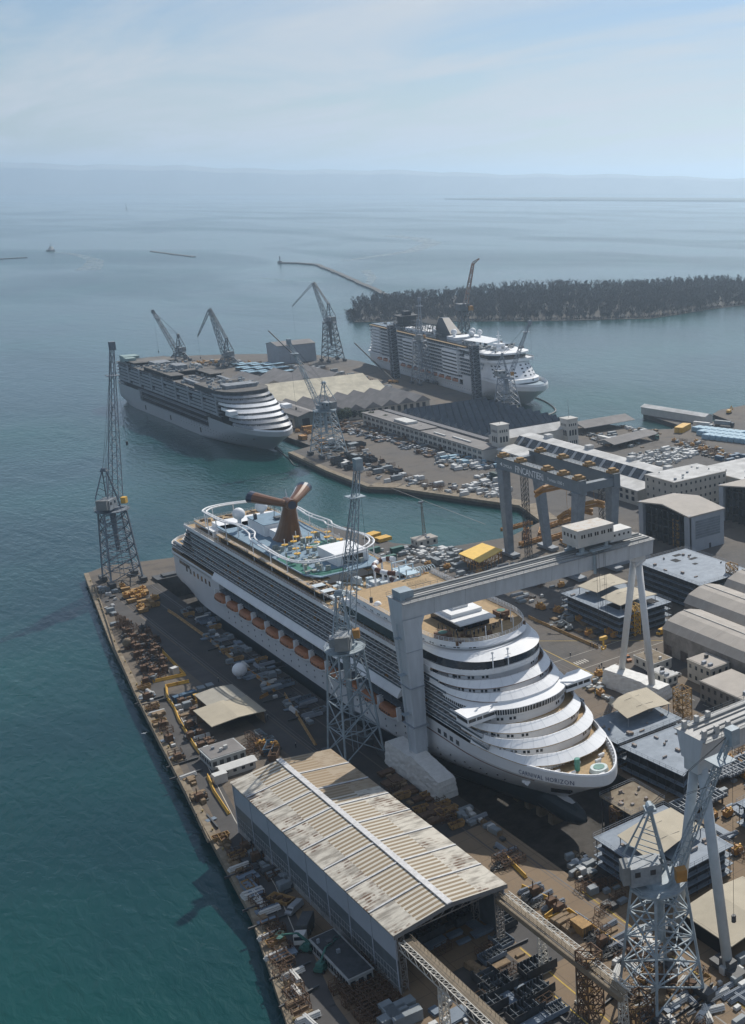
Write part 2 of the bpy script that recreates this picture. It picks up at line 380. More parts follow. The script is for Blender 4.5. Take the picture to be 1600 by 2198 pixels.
# quay-side road, dockside lanes
mb = MB(); strip(mb, [(73.5, 170), (76, 211), (84.6, 256), (88, 287), (96.5, 345), (104, 400), (108, 424)], 5.6, .012); strip(mb, [(107.5, 424), (114.5, 432), (122, 424)], 5, .016)
struct(mb, 'quay_road', ASPH)
mb = MB(); strip(mb, [(119.8, 190), (119.8, 515)], 5.5, .010); struct(mb, 'dockside_road', ASPH)
mb = MB(); strip(mb, [(132, 252), (132, 519)], 17.8, .008); struct(mb, 'dock_apron_shade', mat('shade_darkened_asphalt', (.032, .031, .031), .85, col2=(.06, .054, .048), scale=.12))  # asphalt colour darkened to deepen the ship's shadow beside the hull
mb = MB(); strip(mb, [(214, 300), (252, 300)], 13, .010); strip(mb, [(229, 120), (229, 296)], 10, .012); struct(mb, 'gate_road', ASPH)
mb = MB(); strip(mb, [(107, 110), (107, 203)], 13, .012); struct(mb, 'shed_road', ASPH)
mb = MB()
for x in (123.6, 138.2, 212.2, 214.4, 133.2): strip(mb, [(x, 100 if x < 140 else 200), (x, 518)], .38, .02)
for x in (124.6, 137.3, 211.2, 215.4): strip(mb, [(x, 100 if x < 140 else 200), (x, 518)], .18, .022)
strip(mb, [(288, 500), (288, 1020)], .4, .02); strip(mb, [(302.6, 600), (302.6, 1020)], .4, .02)
struct(mb, 'crane_rails', RAILM)
mb = MB()
for x0, y0, x1, y1 in ((116.6, 130, 116.6, 200), (122.2, 130, 122.2, 300), (208.5, 240, 208.5, 360), (217.6, 305, 217.6, 360), (139.2, 150, 139.2, 208), (101, 110, 101, 195), (113, 110, 113, 195)): strip(mb, [(x0, y0), (x1, y1)], .3, .028)
strip(mb, [(205, 366), (262, 312)], .25, .026)
struct(mb, 'yellow_road_lines', PAINTY)
mb = MB()
for k in range(5): strip(mb, [(218.6 + k * 1.1, 322), (218.6 + k * 1.1, 325)], .55, .03)
for k in range(5): strip(mb, [(226, 308.5 + k * 1.2), (229, 308.5 + k * 1.2)], .6, .03)
for k in range(5): strip(mb, [(104, 187 + k * 1.2), (107.5, 187 + k * 1.2)], .6, .03)
for y in range(124, 290, 7): strip(mb, [(229, y), (229, y + 3)], .2, .03)
strip(mb, [(205, 318), (262, 318)], .25, .03); strip(mb, [(205, 330), (258, 330)], .2, .03)
strip(mb, [(81, 232), (87, 262), (91.5, 300), (98.5, 345), (106.2, 400)], .2, .03)
struct(mb, 'white_road_lines', PAINTW)
# quay coping along the west mole, weathered concrete with a raised lip
mb = MB(); wq = land[1:10]
for k in range(len(wq) - 1):
    a = Vector((*wq[k], 0)); b_ = Vector((*wq[k + 1], 0)); d = (b_ - a).normalized(); n_ = Vector((d.y, -d.x, 0))
    mb.prism([(a + n_ * -.3)[:2], (a + n_ * 1.5)[:2], (b_ + n_ * 1.5)[:2], (b_ + n_ * -.3)[:2]][::-1], -1.6, .34)
struct(mb, 'mole_coping', CONC)
mb = MB(); pq = [(236, 545), (240, 503), (255, 479), (285, 473), (311, 485), (319.5, 518), (290, 598), (280, 611), (279.7, 664), (283.5, 728)]
for k in range(4, len(pq) - 1):
    a = Vector((*pq[k], 0)); b_ = Vector((*pq[k + 1], 0)); d = (b_ - a).normalized(); n_ = Vector((d.y, -d.x, 0))
    mb.prism([(a + n_ * -.3)[:2], (a + n_ * (9 if k < 7 else 3))[:2], (b_ + n_ * (9 if k < 7 else 3))[:2], (b_ + n_ * -.3)[:2]][::-1], -1.2, .25)
struct(mb, 'basin_coping', CONC)

# wooded island, breakwaters, spit, hills
isl_front = [at(752, 668, -3), at(762, 692, -3), at(900, 690, -3), at(1150, 690, -3), at(1400, 684, -3), at(1540, 662, -3), at(1660, 648, -3), at(1800, 640, -3)]
isl_back = [at(1800, 604, -3), at(1500, 612, -3), at(1250, 622, -3), at(1000, 632, -3), at(850, 645, -3), at(770, 655, -3)]
mb = MB(); mb.prism((isl_front + isl_back)[::-1], -4, -2.6); struct(mb, 'island_ground', mat('leaf_litter_ground', (.035, .032, .028), .95, col2=(.07, .06, .048), scale=.02))
def inside(p, poly):
    c = False; n = len(poly)
    for i in range(n):
        a, b_ = poly[i], poly[i - 1]
        if (a[1] > p[1]) != (b_[1] > p[1]) and p[0] < (b_[0] - a[0]) * (p[1] - a[1]) / (b_[1] - a[1]) + a[0]: c = not c
    return c
poly = isl_front + isl_back; cxp = sum(p[0] for p in poly) / len(poly); cyp = sum(p[1] for p in poly) / len(poly)
def clip01(v): return max(0., min(1., v))
mb = MB(); cnt = 0
x0, x1 = min(p[0] for p in poly), max(p[0] for p in poly); y0, y1 = min(p[1] for p in poly), max(p[1] for p in poly)
while cnt < 3600:
    p = (R.uniform(x0, x1), R.uniform(y0, y1))
    if not inside(p, poly): continue
    cnt += 1; fr_ = clip01((p[1] - 1150) / 500 + (p[0] - 900) / 900); h = R.uniform(8, 10.5) + 6 * fr_ * R.uniform(.8, 1.1) + 3 * math.sin(p[0] * .02) * math.sin(p[1] * .017); b0 = -2
    if cnt % 3 == 0:
        h *= .5
    mb.tube((p[0], p[1], b0), (p[0] + R.uniform(-1, 1), p[1] + R.uniform(-1, 1), b0 + h * .95), .32, 3, .08, cap=False)
    for k in range(13):
        z = b0 + h * R.uniform(.1, .9); a = R.uniform(0, 6.28); l_ = R.uniform(1.5, 4.5) * (1.15 - (z - b0) / h); 
        q = (p[0] + math.cos(a) * l_, p[1] + math.sin(a) * l_, z + l_ * R.uniform(.9, 1.9))
        mb.tube((p[0], p[1], z), q, .16, 3, .03, cap=False)
        for e in range(4):
            a2 = a + R.uniform(-.9, .9); s_ = R.uniform(.4, 1); r_ = (p[0] + (q[0] - p[0]) * s_, p[1] + (q[1] - p[1]) * s_, z + (q[2] - z) * s_)
            u = R.uniform(1.2, 2.8); w_ = R.uniform(.25, .6)
            mb.face([r_, (r_[0] + math.cos(a2) * u * .6, r_[1] + math.sin(a2) * u * .6, r_[2] + u), (r_[0] + math.cos(a2) * u * .5 + w_, r_[1] + math.sin(a2) * u * .5 - w_, r_[2] + u * .8)])
for k in range(len(isl_front) - 1):                     # low scrub hiding the water's edge
    a, b_ = Vector(isl_front[k]), Vector(isl_front[k + 1])
    for i in range(int((b_ - a).length / 1.1)):
        p = a.lerp(b_, R.random()); x, y = p.x + R.uniform(-3, 9), p.y + R.uniform(-1, 12); h = R.uniform(2, 6)
        for e in range(5): q = (x + R.uniform(-2, 2), y + R.uniform(-2, 2), -2.7); mb.face([q, (q[0] + R.uniform(-1.5, 1.5), q[1] + R.uniform(-1.5, 1.5), -2.7 + h * R.uniform(.5, 1)), (q[0] + R.uniform(-1, 1), q[1] + R.uniform(-1, 1), -2.7 + h * .4)])
tag(mb.build('bare_woodland', WOOD), 'wood of leafless grey-brown trees covering the low island', 'woodland', kind='stuff')

def ribbon(name, pts, w, z0, z1, m, label=None, cat=None, group=None):
    mb = MB(); n = len(pts); Lp = []; Rp = []
    for k in range(n):
        a = Vector(pts[max(0, k - 1)]); b_ = Vector(pts[min(n - 1, k + 1)]); d = (b_ - a).normalized(); nn = Vector((-d.y, d.x)) * w / 2
        Lp.append((pts[k][0] + nn.x, pts[k][1] + nn.y)); Rp.append((pts[k][0] - nn.x, pts[k][1] - nn.y))
    mb.prism(Rp + Lp[::-1], z0, z1); o = mb.build(name, m)
    return tag(o, label, cat, group) if label else tag(o, kind='structure')
def dense(pts, step=18, jit=.8):
    out = []
    for k in range(len(pts) - 1):
        a = Vector(pts[k]); b_ = Vector(pts[k + 1]); n = max(1, int((b_ - a).length / step))
        for i in range(n): q = a.lerp(b_, i / n); out.append((q.x + R.uniform(-jit, jit), q.y + R.uniform(-jit, jit)))
    out.append(tuple(pts[-1])); return out
ribbon('breakwater', dense([at(600, 565, -3), at(640, 566, -3), at(680, 569, -3), at(730, 590, -3), at(800, 621, -3), at(858, 648, -3)], 30, 1.5), 9, -4, -.4, ROCK, 'long bent rock breakwater reaching out from the wooded island', 'breakwater')
ribbon('breakwater', dense([at(325, 540, -3), at(417, 552, -3)], 30, 1.5), 9, -4, -1.4, ROCK, 'short detached rock breakwater out at sea, between tug and long breakwater', 'breakwater')
ribbon('breakwater', dense([at(-60, 560, -3), at(57, 553.5, -3)], 30, 1.5), 9, -4, -1.4, ROCK, 'rock breakwater cut by the left edge of the photo', 'breakwater')
ribbon('sand_spit', dense([at(1060, 430, -3), at(1200, 427.5, -3), at(1330, 429, -3), at(1480, 430, -3), at(1700, 431, -3)], 300, 20), 1300, -4, 8., mat('spit_marsh', (.06, .065, .04), .95))
ribbon('sand_spit', dense([at(930, 427, -3), at(1060, 426.5, -3)], 300, 20), 150, -4, -1.5, mat('spit_marsh', (.06, .065, .04), .95))
t_ = thing('beacon', 'tiny navigation beacon standing alone far out at sea', 'beacon', (*at(272, 450, -3), -3))
mb = MB(); c = at(272, 450, -3); mb.tube((*c, -3.5), (*c, 14), 4, 8, 3); mb.build('base', ROCK, t_); mb = MB(); mb.tube((*c, 14), (*c, 34), 2.2, 8, 1.6); mb.build('tower', GREYST, t_)
t_ = thing('beacon', 'small light on the seaward tip of the long breakwater', 'beacon', (*at(601, 565, -3), -3))
mb = MB(); c = at(602, 565, -3); mb.tube((*c, -3.5), (*c, 1.5), 6, 8, 4.5); mb.build('base', ROCK, t_); mb = MB(); mb.tube((*c, 1.5), (*c, 12), 1.2, 8, 1); mb.build('tower', GREYST, t_)
# distant hills: ridge beyond the bay
def ridge(name, px, ys, dist, seed):
    r_ = random.Random(seed); mb = MB(); P = []
    for k, x in enumerate(px):
        rr = (x - PX) * _rt + FOC * math.cos(PITCH) * _fh + (PY - HZ) * math.sin(PITCH) * _fh
        d = Vector((rr.x, rr.y, 0)).normalized(); dd = dist / max(.3, d.dot(_fh))
        P.append((d.x * dd, d.y * dd, d, (HZ - ys[k]) / math.hypot(FOC, PY - HZ) * dist + CAMZ))
    for k in range(len(P) - 1):
        a, b_ = P[k], P[k + 1]
        A = [(a[0], a[1], -4), (a[0] + a[2].x * dist * .03, a[1] + a[2].y * dist * .03, a[3] * .8), (a[0] + a[2].x * dist * .07, a[1] + a[2].y * dist * .07, a[3] * 1.0), (a[0] + a[2].x * dist * .2, a[1] + a[2].y * dist * .2, -4)]
        B = [(b_[0], b_[1], -4), (b_[0] + b_[2].x * dist * .03, b_[1] + b_[2].y * dist * .03, b_[3] * .8), (b_[0] + b_[2].x * dist * .07, b_[1] + b_[2].y * dist * .07, b_[3] * 1.0), (b_[0] + b_[2].x * dist * .2, b_[1] + b_[2].y * dist * .2, -4)]
        for q in range(3): mb.face([A[q], B[q], B[q + 1], A[q + 1]])
    return struct(mb, name, HILLM, smooth=False)
px = list(range(-500, 2300, 25)); r2 = random.Random(5); ys = []
for x in px:
    yb = 345 + (max(0, x) / 1600) ** .8 * 36 if x > 0 else 344
    ys.append(min(386.5, yb + 2.0 * math.sin(x * .013) + 1.6 * math.sin(x * .041 + 1) + r2.uniform(-.7, .7)))
ridge('hills', px, ys, 16000, 3)
# ---------------------------------------------------------------- cruise ships (local: x across, y from bow to stern, z up from the quay)
def clip(v, a=0., b=1.): return max(a, min(b, v))
def make_hull(root, B, LEN, hm, ztop, segs, bz=None, keel=-5.0, zw=1.0, rake=22., boot=True, foreL=45.):
    """lofted hull; segs = [(y0, y1, top)] upper strakes above zlow"""
    ztv = zw + (ztop - zw) * .78                       # above this the bulwark strake stands upright
    def y0f(z): return rake * (1 - clip((z - zw) / (ztv - zw))) ** .9
    def half(y, z):
        w = clip((z - zw) / (ztv - zw)) ** .55; y0 = y0f(z) if z >= zw else rake + 2 * (zw - z) * .3
        Lz = 85 + (foreL - 85) * w; p = 1.7 + .3 * w; q = .95 - .35 * w
        t_ = clip((y - y0) / Lz)
        h = B * (1 - (1 - t_) ** p) ** q
        if z < 6 and y > LEN - 48: h *= 1 - .9 * clip((y - LEN + 48) / 50) ** 2 * clip((6 - z) / 9)
        if y > LEN - 16: h *= 1 - .28 * clip((y - LEN + 16) / 16) ** 3
        if z < -3.4: h *= .86
        return h
    def loft(zs, ya, yb, n, name, m, par, smooth=True):
        mb = MB(); rows = []
        for z in zs:
            row = []
            for s in range(n + 1):
                y_s = max(ya, (y0f(z) if z >= zw else rake + 2 * (zw - z) * .3)); y = y_s + (yb - y_s) * (s / n) ** (1.6 if ya < 1 else 1)
                row.append((half(y, z), y, z))
            rows.append(row)
        for side in (1, -1):
            for a in range(len(rows) - 1):
                for s in range(n):
                    q = [rows[a][s], rows[a][s + 1], rows[a + 1][s + 1], rows[a + 1][s]]
                    q = [(side * p[0], p[1], p[2]) for p in q]; mb.face(q if side > 0 else q[::-1])
        for a in range(len(rows) - 1):
            for s, flip in ((0, 1), (n, 0)):
                p, q = rows[a][s], rows[a + 1][s]
                f = [(-p[0], p[1], p[2]), (p[0], p[1], p[2]), (q[0], q[1], q[2]), (-q[0], q[1], q[2])]; mb.face(f[::-1] if not flip else f)
        return mb.build(name, m, par, smooth=smooth)
    zl = 9.2
    low = loft([keel, -3.4, -1.5, 0, 1, 2.5, 4, 5.5, 7.2, zl], 0, LEN, 60, 'hull', hm, root)
    k = 0
    for ya, yb, top in segs:
        zs = [zl + (top - zl) * i / 5 for i in range(6)]
        loft(zs, ya, yb, 34 if ya < 1 else 14, 'bow_topsides' if ya < 1 else 'stern_topsides', hm, root)
    mb = MB(); mb.face([(-B * .98, rake + 40, keel + .02), (B * .98, rake + 40, keel + .02), (B * .9, LEN - 30, keel + .02), (-B * .9, LEN - 30, keel + .02)][::-1]); mb.build('keel_plate', hm, root)
    mb = MB()                                         # bulb
    n = 14; rows = []
    for s in range(13):
        u = s / 12; y = rake - 11 + u * 34; r_ = 3.5 * math.sqrt(clip(1 - (1 - clip(u * 3.2)) ** 2, .02)) * (1 - .1 * u); zc = -1.6 - .6 * u
        rows.append([(r_ * math.cos(2 * math.pi * k / n) * .8, y, zc + r_ * math.sin(2 * math.pi * k / n) * 1.05) for k in range(n)])
    for s in range(12):
        for k in range(n): j = (k + 1) % n; mb.face([rows[s][k], rows[s + 1][k], rows[s + 1][j], rows[s][j]])
    mb.face(rows[0][::-1]); mb.build('bulbous_bow', hm, root, smooth=True)
    return half

def dk(yf, hw, L_, yend, p=2.4, q=.42, n=16, lim=None, stern=0.):
    pts = []
    for i in range(n + 1):
        t_ = (i / n) ** 2; x = hw * (1 - (1 - t_) ** p) ** q; y = yf + t_ * L_
        if lim: x = min(x, lim(y) + .1)
        pts.append((x, y))
    if stern:
        pts.append((hw, yend - stern))
        for i in range(1, 9): a = i / 8 * math.pi / 2; pts.append((hw - stern * (1 - math.cos(a)), yend - stern + stern * math.sin(a)))
    else: pts.append((hw, yend))
    return pts
def inset(pts, fn):
    out = []
    for k in range(len(pts)):
        a = pts[max(0, k - 1)]; b_ = pts[min(len(pts) - 1, k + 1)]; dx, dy = b_[0] - a[0], b_[1] - a[1]; l_ = math.hypot(dx, dy) or 1
        nx, ny = dy / l_, -dx / l_                     # outward normal on +x side
        if k == 0: nx, ny = 0, -1
        d = fn(nx, ny); out.append((max(0, pts[k][0] - nx * d), pts[k][1] - ny * d))
    return out
def both(mb, P, z0, Q, z1, flip=False):
    for k in range(len(P) - 1):
        a, b_, c, d = P[k], P[k + 1], Q[k + 1], Q[k]
        f1 = [(a[0], a[1], z0), (b_[0], b_[1], z0), (c[0], c[1], z1), (d[0], d[1], z1)]; f2 = [(-x, y, z) for x, y, z in f1][::-1]
        mb.face(f1); mb.face(f2)
def fullpoly(P): return P + [(-x, y) for x, y in P[::-1] if x > 1e-6]
def floor(mb, P, z, th=.25): mb.prism(fullpoly(P), z - th, z)
def band(mb, P, z, h, fr, sd, cut=None):
    """sloping bulwark: wide and raked at the front, thin and upright along the sides"""
    I_ = inset(P, lambda nx, ny: sd + (fr - sd) * clip(-ny * 1.25) )
    both(mb, P, z, I_, z + h); J = inset(I_, lambda nx, ny: .18); both(mb, I_, z + h, J, z + h); both(mb, J, z + h, J, z + .05)
def windows_on(mb, P, z0, h, every, w, off=.04, ymax=1e9, pair=False, z1off=0):
    """small window boxes proud of a curved wall"""
    acc = 0.
    for k in range(len(P) - 1):
        a, b_ = Vector(P[k]), Vector(P[k + 1]); l_ = (b_ - a).length
        if l_ < 1e-4: continue
        d = (b_ - a) / l_; nrm = Vector((d.y, -d.x)); s = every - acc if acc else every * .5
        while s < l_:
            for e in ((-.55, .55) if pair else (0,)):
                p = a + d * (s + e)
                if p.y > ymax: break
                for sg in (1, -1):
                    u = d * w / 2; c0 = p - u; c1 = p + u
                    F = [(sg * (c0.x + nrm.x * off), c0.y + nrm.y * off, z0), (sg * (c1.x + nrm.x * off), c1.y + nrm.y * off, z0), (sg * (c1.x + nrm.x * off), c1.y + nrm.y * off, z0 + h), (sg * (c0.x + nrm.x * off), c0.y + nrm.y * off, z0 + h)]
                    mb.face(F if sg > 0 else F[::-1])
            s += every
        acc = (acc + l_) % every
    return mb

def tiers(root, T, B, half, wallm, bandm, floorm, side_end, winm=GLASSD, nxt=None):
    for i, (z, yf, hw, L_, h, fr, zn) in enumerate(T):
        P = dk(yf, hw, L_, yf + L_ + 6, lim=(lambda y, z=z: max(half(y, 16.5), 0)) if z < 18.5 else None)
        fl = MB(); floor(fl, P, z, .22); fl.build('deck_floor', floorm, root)
        bm = MB(); band(bm, P, z, h, fr, .25); bm.build('bow_bulwark', bandm, root)
        if T[i + 1:] : nz_, nyf, nhw, nL = T[i + 1][:4]
        else: nyf, nhw, nL = nxt or (yf + 6, hw, L_)
        NP = dk(nyf, nhw, nL, max(yf + L_ + 6, nyf + nL + 1)); I_ = inset(NP, lambda nx, ny: .55 if ny < -.3 else 1.9)
        wl = MB(); both(wl, I_, z, I_, zn); w_ = wl.build('front_wall', wallm, root)
        wn = MB(); windows_on(wn, I_[2:], z + 1.05, .8, 3.4 + .5 * (i % 2), .7, pair=True, ymax=yf + L_ + 4); windows_on(wn, I_[3:], z + .1, 1.9, 11.3, .8, ymax=yf + L_ + 4); wn.build('window_row', winm, w_)
        sm = MB(); J_ = inset(P, lambda nx, ny: .25 + (fr - .25) * clip(-ny * 1.25))
        for k in range(1, len(P) - 1):
            for s_ in ((0,) if k % 2 else ()):
                a = Vector((*P[k], z + .02)).lerp(Vector((*P[k + 1], z + .02)), s_); b_ = Vector((*J_[k], z + h + .02)).lerp(Vector((*J_[k + 1], z + h + .02)), s_); d_ = (Vector(P[k + 1]) - Vector(P[k])); 
                if d_.length < .3: continue
                d_ = d_.normalized() * .022
                for g2 in (1, -1): sm.face([(g2 * (a.x - d_.x), a.y - d_.y, a.z + .02), (g2 * (a.x + d_.x), a.y + d_.y, a.z + .02), (g2 * (b_.x + d_.x), b_.y + d_.y, b_.z + .02), (g2 * (b_.x - d_.x), b_.y - d_.y, b_.z + .02)])
        rail(sm, [(p[0], p[1], z + h) for p in J_ if p[1] < yf + L_], .45, .035, 2.5, 1); rail(sm, [(-p[0], p[1], z + h) for p in J_ if p[1] < yf + L_], .45, .035, 2.5, 1)
        sm.build('rail_and_seams', mat('seam_grey', (.42, .46, .50), .6), root)['kind'] = 'stuff'
    return

def rows(root, zs, hw, y0s, y1, gap, seg=3.0, glass=GLASSB, skip=None, step=0., dark=True):
    Y1 = y1
    fl = MB(); gl = MB(); dv = MB()
    for i, z in enumerate(zs):
        y0 = y0s[i]; w = hw - step * i; y1 = Y1[i] if isinstance(Y1, list) else Y1
        for sg in (1, -1):
            x0, x1 = sorted((sg * w, sg * (w - 1.9)))
            fl.box(x0, x1, y0, y1, z - .13, z + .13)
            a, b_ = sorted((sg * w, sg * (w - .1))); gl.box(a, b_, y0, y1, z + .13, z + .85)
            a, b_ = sorted((sg * (w + .03), sg * (w - .14))); fl.box(a, b_, y0, y1, z + .85, z + .93)
            n = int((y1 - y0) / seg)
            for k in range(n + 1):
                y = y0 + k * (y1 - y0) / n
                if skip and skip(k, i): continue
                a, b_ = sorted((sg * (w - .55), sg * (w - 1.75))); dv.box(a, b_, y - .04, y + .04, z + .14, z + gap * .62)
    o = fl.build('balcony_slabs', WHITE, root)
    o2 = gl.build('balcony_glazing', glass, root)
    o3 = dv.build('balcony_dividers', mat('divider_grey', (.34, .37, .40), .6), root); return o3

def rail(mb, pts, h=1.1, r=.05, step=2.2, bars=3):
    for q in range(bars): mb.path([(p[0], p[1], p[2] + h * (q + 1) / bars) for p in pts], r, 3)
    for k in range(len(pts) - 1):
        a, b_ = Vector(pts[k]), Vector(pts[k + 1]); n = max(1, int((b_ - a).length / step))
        for i in range(n): p = a.lerp(b_, i / n); mb.tube(p, p + Vector((0, 0, h)), r, 3, cap=False)

def lifeboats(root, ys, x, z, n_lab=None):
    for sg in (-1, 1):
        for y in ys:
            mb = MB(); P = [(-.001, -5.2), (1.5, -4.4), (1.9, -2), (1.9, 2.5), (1.5, 4.6), (.001, 5.2)]; full = P + [(-a, b_) for a, b_ in P[::-1]]
            n = len(full); lv = [(.45, 0), (.85, .7), (1.0, 1.4)]; up = [(1.0, 1.4), (.96, 2.2), (.75, 3.0), (.35, 3.3)]
            for m_, L_ in ((0, lv), (1, up)):
                mb.m = m_
                for a in range(len(L_) - 1):
                    for k in range(n):
                        j = (k + 1) % n; mb.face([(sg * x + full[k][0] * L_[a][0], y + full[k][1] * (.8 + .2 * L_[a][0]), z + L_[a][1]), (sg * x + full[j][0] * L_[a][0], y + full[j][1] * (.8 + .2 * L_[a][0]), z + L_[a][1]),
                                                    (sg * x + full[j][0] * L_[a + 1][0], y + full[j][1] * (.8 + .2 * L_[a + 1][0]), z + L_[a + 1][1]), (sg * x + full[k][0] * L_[a + 1][0], y + full[k][1] * (.8 + .2 * L_[a + 1][0]), z + L_[a + 1][1])])
            mb.face([(sg * x + p[0] * .35, y + p[1] * .87, z + 3.3) for p in full])
            b_ = mb.build('lifeboat', [WHITE, BOATC], root)
            w = MB()
            for k in range(5): w.box(sg * x - 1.93, sg * x + 1.93, y - 3 + k * 1.4, y - 2.3 + k * 1.4, z + 1.75, z + 2.1)
            w.build('boat_windows', GLASSD, b_)
            d = MB()
            for e in (-4.6, 4.6): d.box(sg * x - .7, sg * x + .7, y + e * 1.22 - .25, y + e * 1.22 + .25, z + .2, z + 4.6)
            d.build('davit', WHITE, root)

def sister_front(T0): return T0

# ---- the ship in the dry dock
SX, SY = 160.5, 225.2
HULL1 = hull_mat('white_hull_slate_boot', 1.4)
s1 = thing('cruise_ship', 'white cruise ship with brown winged funnel standing in the dry dock under the gantry beam', 'cruise ship', (0, 0, 0), 'cruise ships at the shipyard')
half1 = make_hull(s1, 16.8, 287, HULL1, 16.6, [(0, 78, 16.6), (226, 287, 16.6)])
mb = MB(); BW = [(max(0, half1(y, 16.6)), y) for y in [0.02, .3, .8, 1.6, 2.6, 4, 6, 9, 13, 18, 24, 31, 38]]; BW[0] = (0, 0.0)
I_ = inset(BW, lambda nx, ny: .5); both(mb, BW, 16.6, inset(BW, lambda nx, ny: .12), 17.1); both(mb, inset(BW, lambda nx, ny: .12), 17.1, I_, 17.05); both(mb, I_, 17.05, I_, 14.6); mb.build('bow_rim', WHITE, s1)
mb = MB(); floor(mb, [(max(0, x - .4), y + .3) for x, y in BW], 14.9, .2); mb.build('mooring_deck', TEAK, s1)
mb = MB()
for k in range(11): y = 4 + k * 1.7; x = half1(y, 16) - .55; mb.box(x - .7, x, y - .1, y + .1, 14.9, 16.8); mb.box(-x, -x + .7, y - .1, y + .1, 14.9, 16.8)
mb.build('bulwark_frames', WHITE, s1)
mb = MB(); mb.tube((1.5, 6.2, 14.9), (1.5, 6.2, 15.9), 2.6, 20, 2.3); mb.m = 1; mb.tube((1.5, 6.2, 15.9), (1.5, 6.2, 16.02), 1.5, 20); mb.build('mooring_tub', [mat('pale_turquoise_paint', (.52, .60, .60), .5), mat('muted_green_deck', (.10, .24, .20), .6)], s1)
mb = MB(); mb.tube((-2.6, 10.2, 14.9), (-2.6, 10.2, 18.3), .75, 12); mb.build('vent_pipe', mat('vent_green', (.06, .25, .2), .4), s1)
mb = MB(); mb.box(-10, 8, 15.6, 15.9, 14.9, 16.6)
for k in range(9): mb.box(-9 + k * 1.8, -8.9 + k * 1.8, 15.0, 15.7, 14.9, 16.6)
for x, y in ((-5, 9), (4, 10), (-7.5, 12.5), (6.5, 12), (-1, 12.5), (0, 3)): mb.box(x - .7, x + .7, y - .35, y + .35, 14.9, 15.7); mb.tube((x - .9, y, 15.5), (x + .9, y, 15.5), .4, 8)
mb.build('winches', WHITE, s1)
# inner block of the superstructure (dark cabin glazing seen behind balconies)
mb = MB(); mb.box(-14.7, 14.7, 62, 274, 9.25, 22.3); mb.box(-14.7, 14.7, 60, 256, 22.3, 32.3); mb.build('cabin_block', GLASSD, s1)
mb = MB(); mb.box(-16.5, 16.5, 76, 226, 8.9, 9.3); mb.build('boat_deck', TEAKD, s1)
T1 = [(17.0, 12.2, 16.8, 22, 1.75, 3.3, 19.6), (19.6, 18.8, 16.8, 20, 1.6, 2.9, 22.1), (22.1, 24.6, 16.8, 20, 1.5, 2.7, 24.8),
      (28.0, 34.2, 16.8, 21, 1.5, 2.7, 30.4), (30.4, 38.8, 16.8, 21, 1.5, 2.7, 32.8), (32.8, 43.6, 16.6, 22, 1.35, 1.5, 34.4)]
tiers(s1, T1[:3], 16.8, half1, WHITE, WHITE, TEAK, 276, nxt=(31.4, 16.6, 20)); tiers(s1, T1[3:], 16.8, half1, WHITE, WHITE, TEAKD, 276, nxt=(44.0, 16.4, 22))
# bridge with wings
Pb = dk(31.2, 16.6, 20, 54)
mb = MB(); both(mb, inset(Pb, lambda nx, ny: .5), 24.2, inset(Pb, lambda nx, ny: .28), 24.95)
both(mb, Pb, 26.7, inset(Pb, lambda nx, ny: .25 + 3.2 * clip(-ny * 1.2)), 27.7); floor(mb, Pb, 26.75, .2)
for sg in (-1, 1):
    a, b_ = sorted((sg * 11.5, sg * 20.2))
    mb.box(a, b_, 34.8, 40.6, 24.6, 25.5); mb.box(a, b_, 34.4, 40.8, 26.7, 27.1)
    for x in (sg * 15.5, sg * 17.4, sg * 19.9): mb.box(x - .12, x + .12, 34.75, 35, 25.5, 26.7)
    mb.prism([(sg * 14, 34.2), (sg * 20.4, 34.3), (sg * 20.4, 40.9), (sg * 16, 41), (sg * 11, 37)][::sg], 27.1, 27.5)
br = mb.build('bridge', WHITE, s1)
mb = MB(); both(mb, inset(Pb, lambda nx, ny: .3), 24.95, inset(Pb, lambda nx, ny: .06), 26.72)
for sg in (-1, 1): a, b_ = sorted((sg * 11.8, sg * 20.05)); mb.box(a, b_, 34.95, 40.4, 25.5, 26.7)
mb.build('bridge_glass', GLASSD, br)
mb = MB(); Pm = inset(Pb, lambda nx, ny: .22); Pn = inset(Pb, lambda nx, ny: .0); acc = 0
for k in range(40):
    t_ = k / 40; ii = t_ * (len(Pm) - 1); a = int(ii); f = ii - a
    p = Vector(Pm[a]).lerp(Vector(Pm[a + 1]), f); q = Vector(Pn[a]).lerp(Vector(Pn[a + 1]), f)
    for sg in (-1, 1): mb.bar((sg * p.x, p.y, 24.95), (sg * q.x, q.y, 26.7), .14)
mb.build('window_mullions', WHITE, br)['kind'] = 'stuff'
# windows and doors under the bridge
P = dk(34.0, 16.3, 21, 60); mb = MB(); both(mb, P, 26.8, P, 28.1); mb.build('front_wall', WHITE, s1)
mb = MB(); P = dk(43.2, 16.2, 22, 70); both(mb, P, 32.7, P, 34.4); mb.build('front_wall', WHITE, s1)
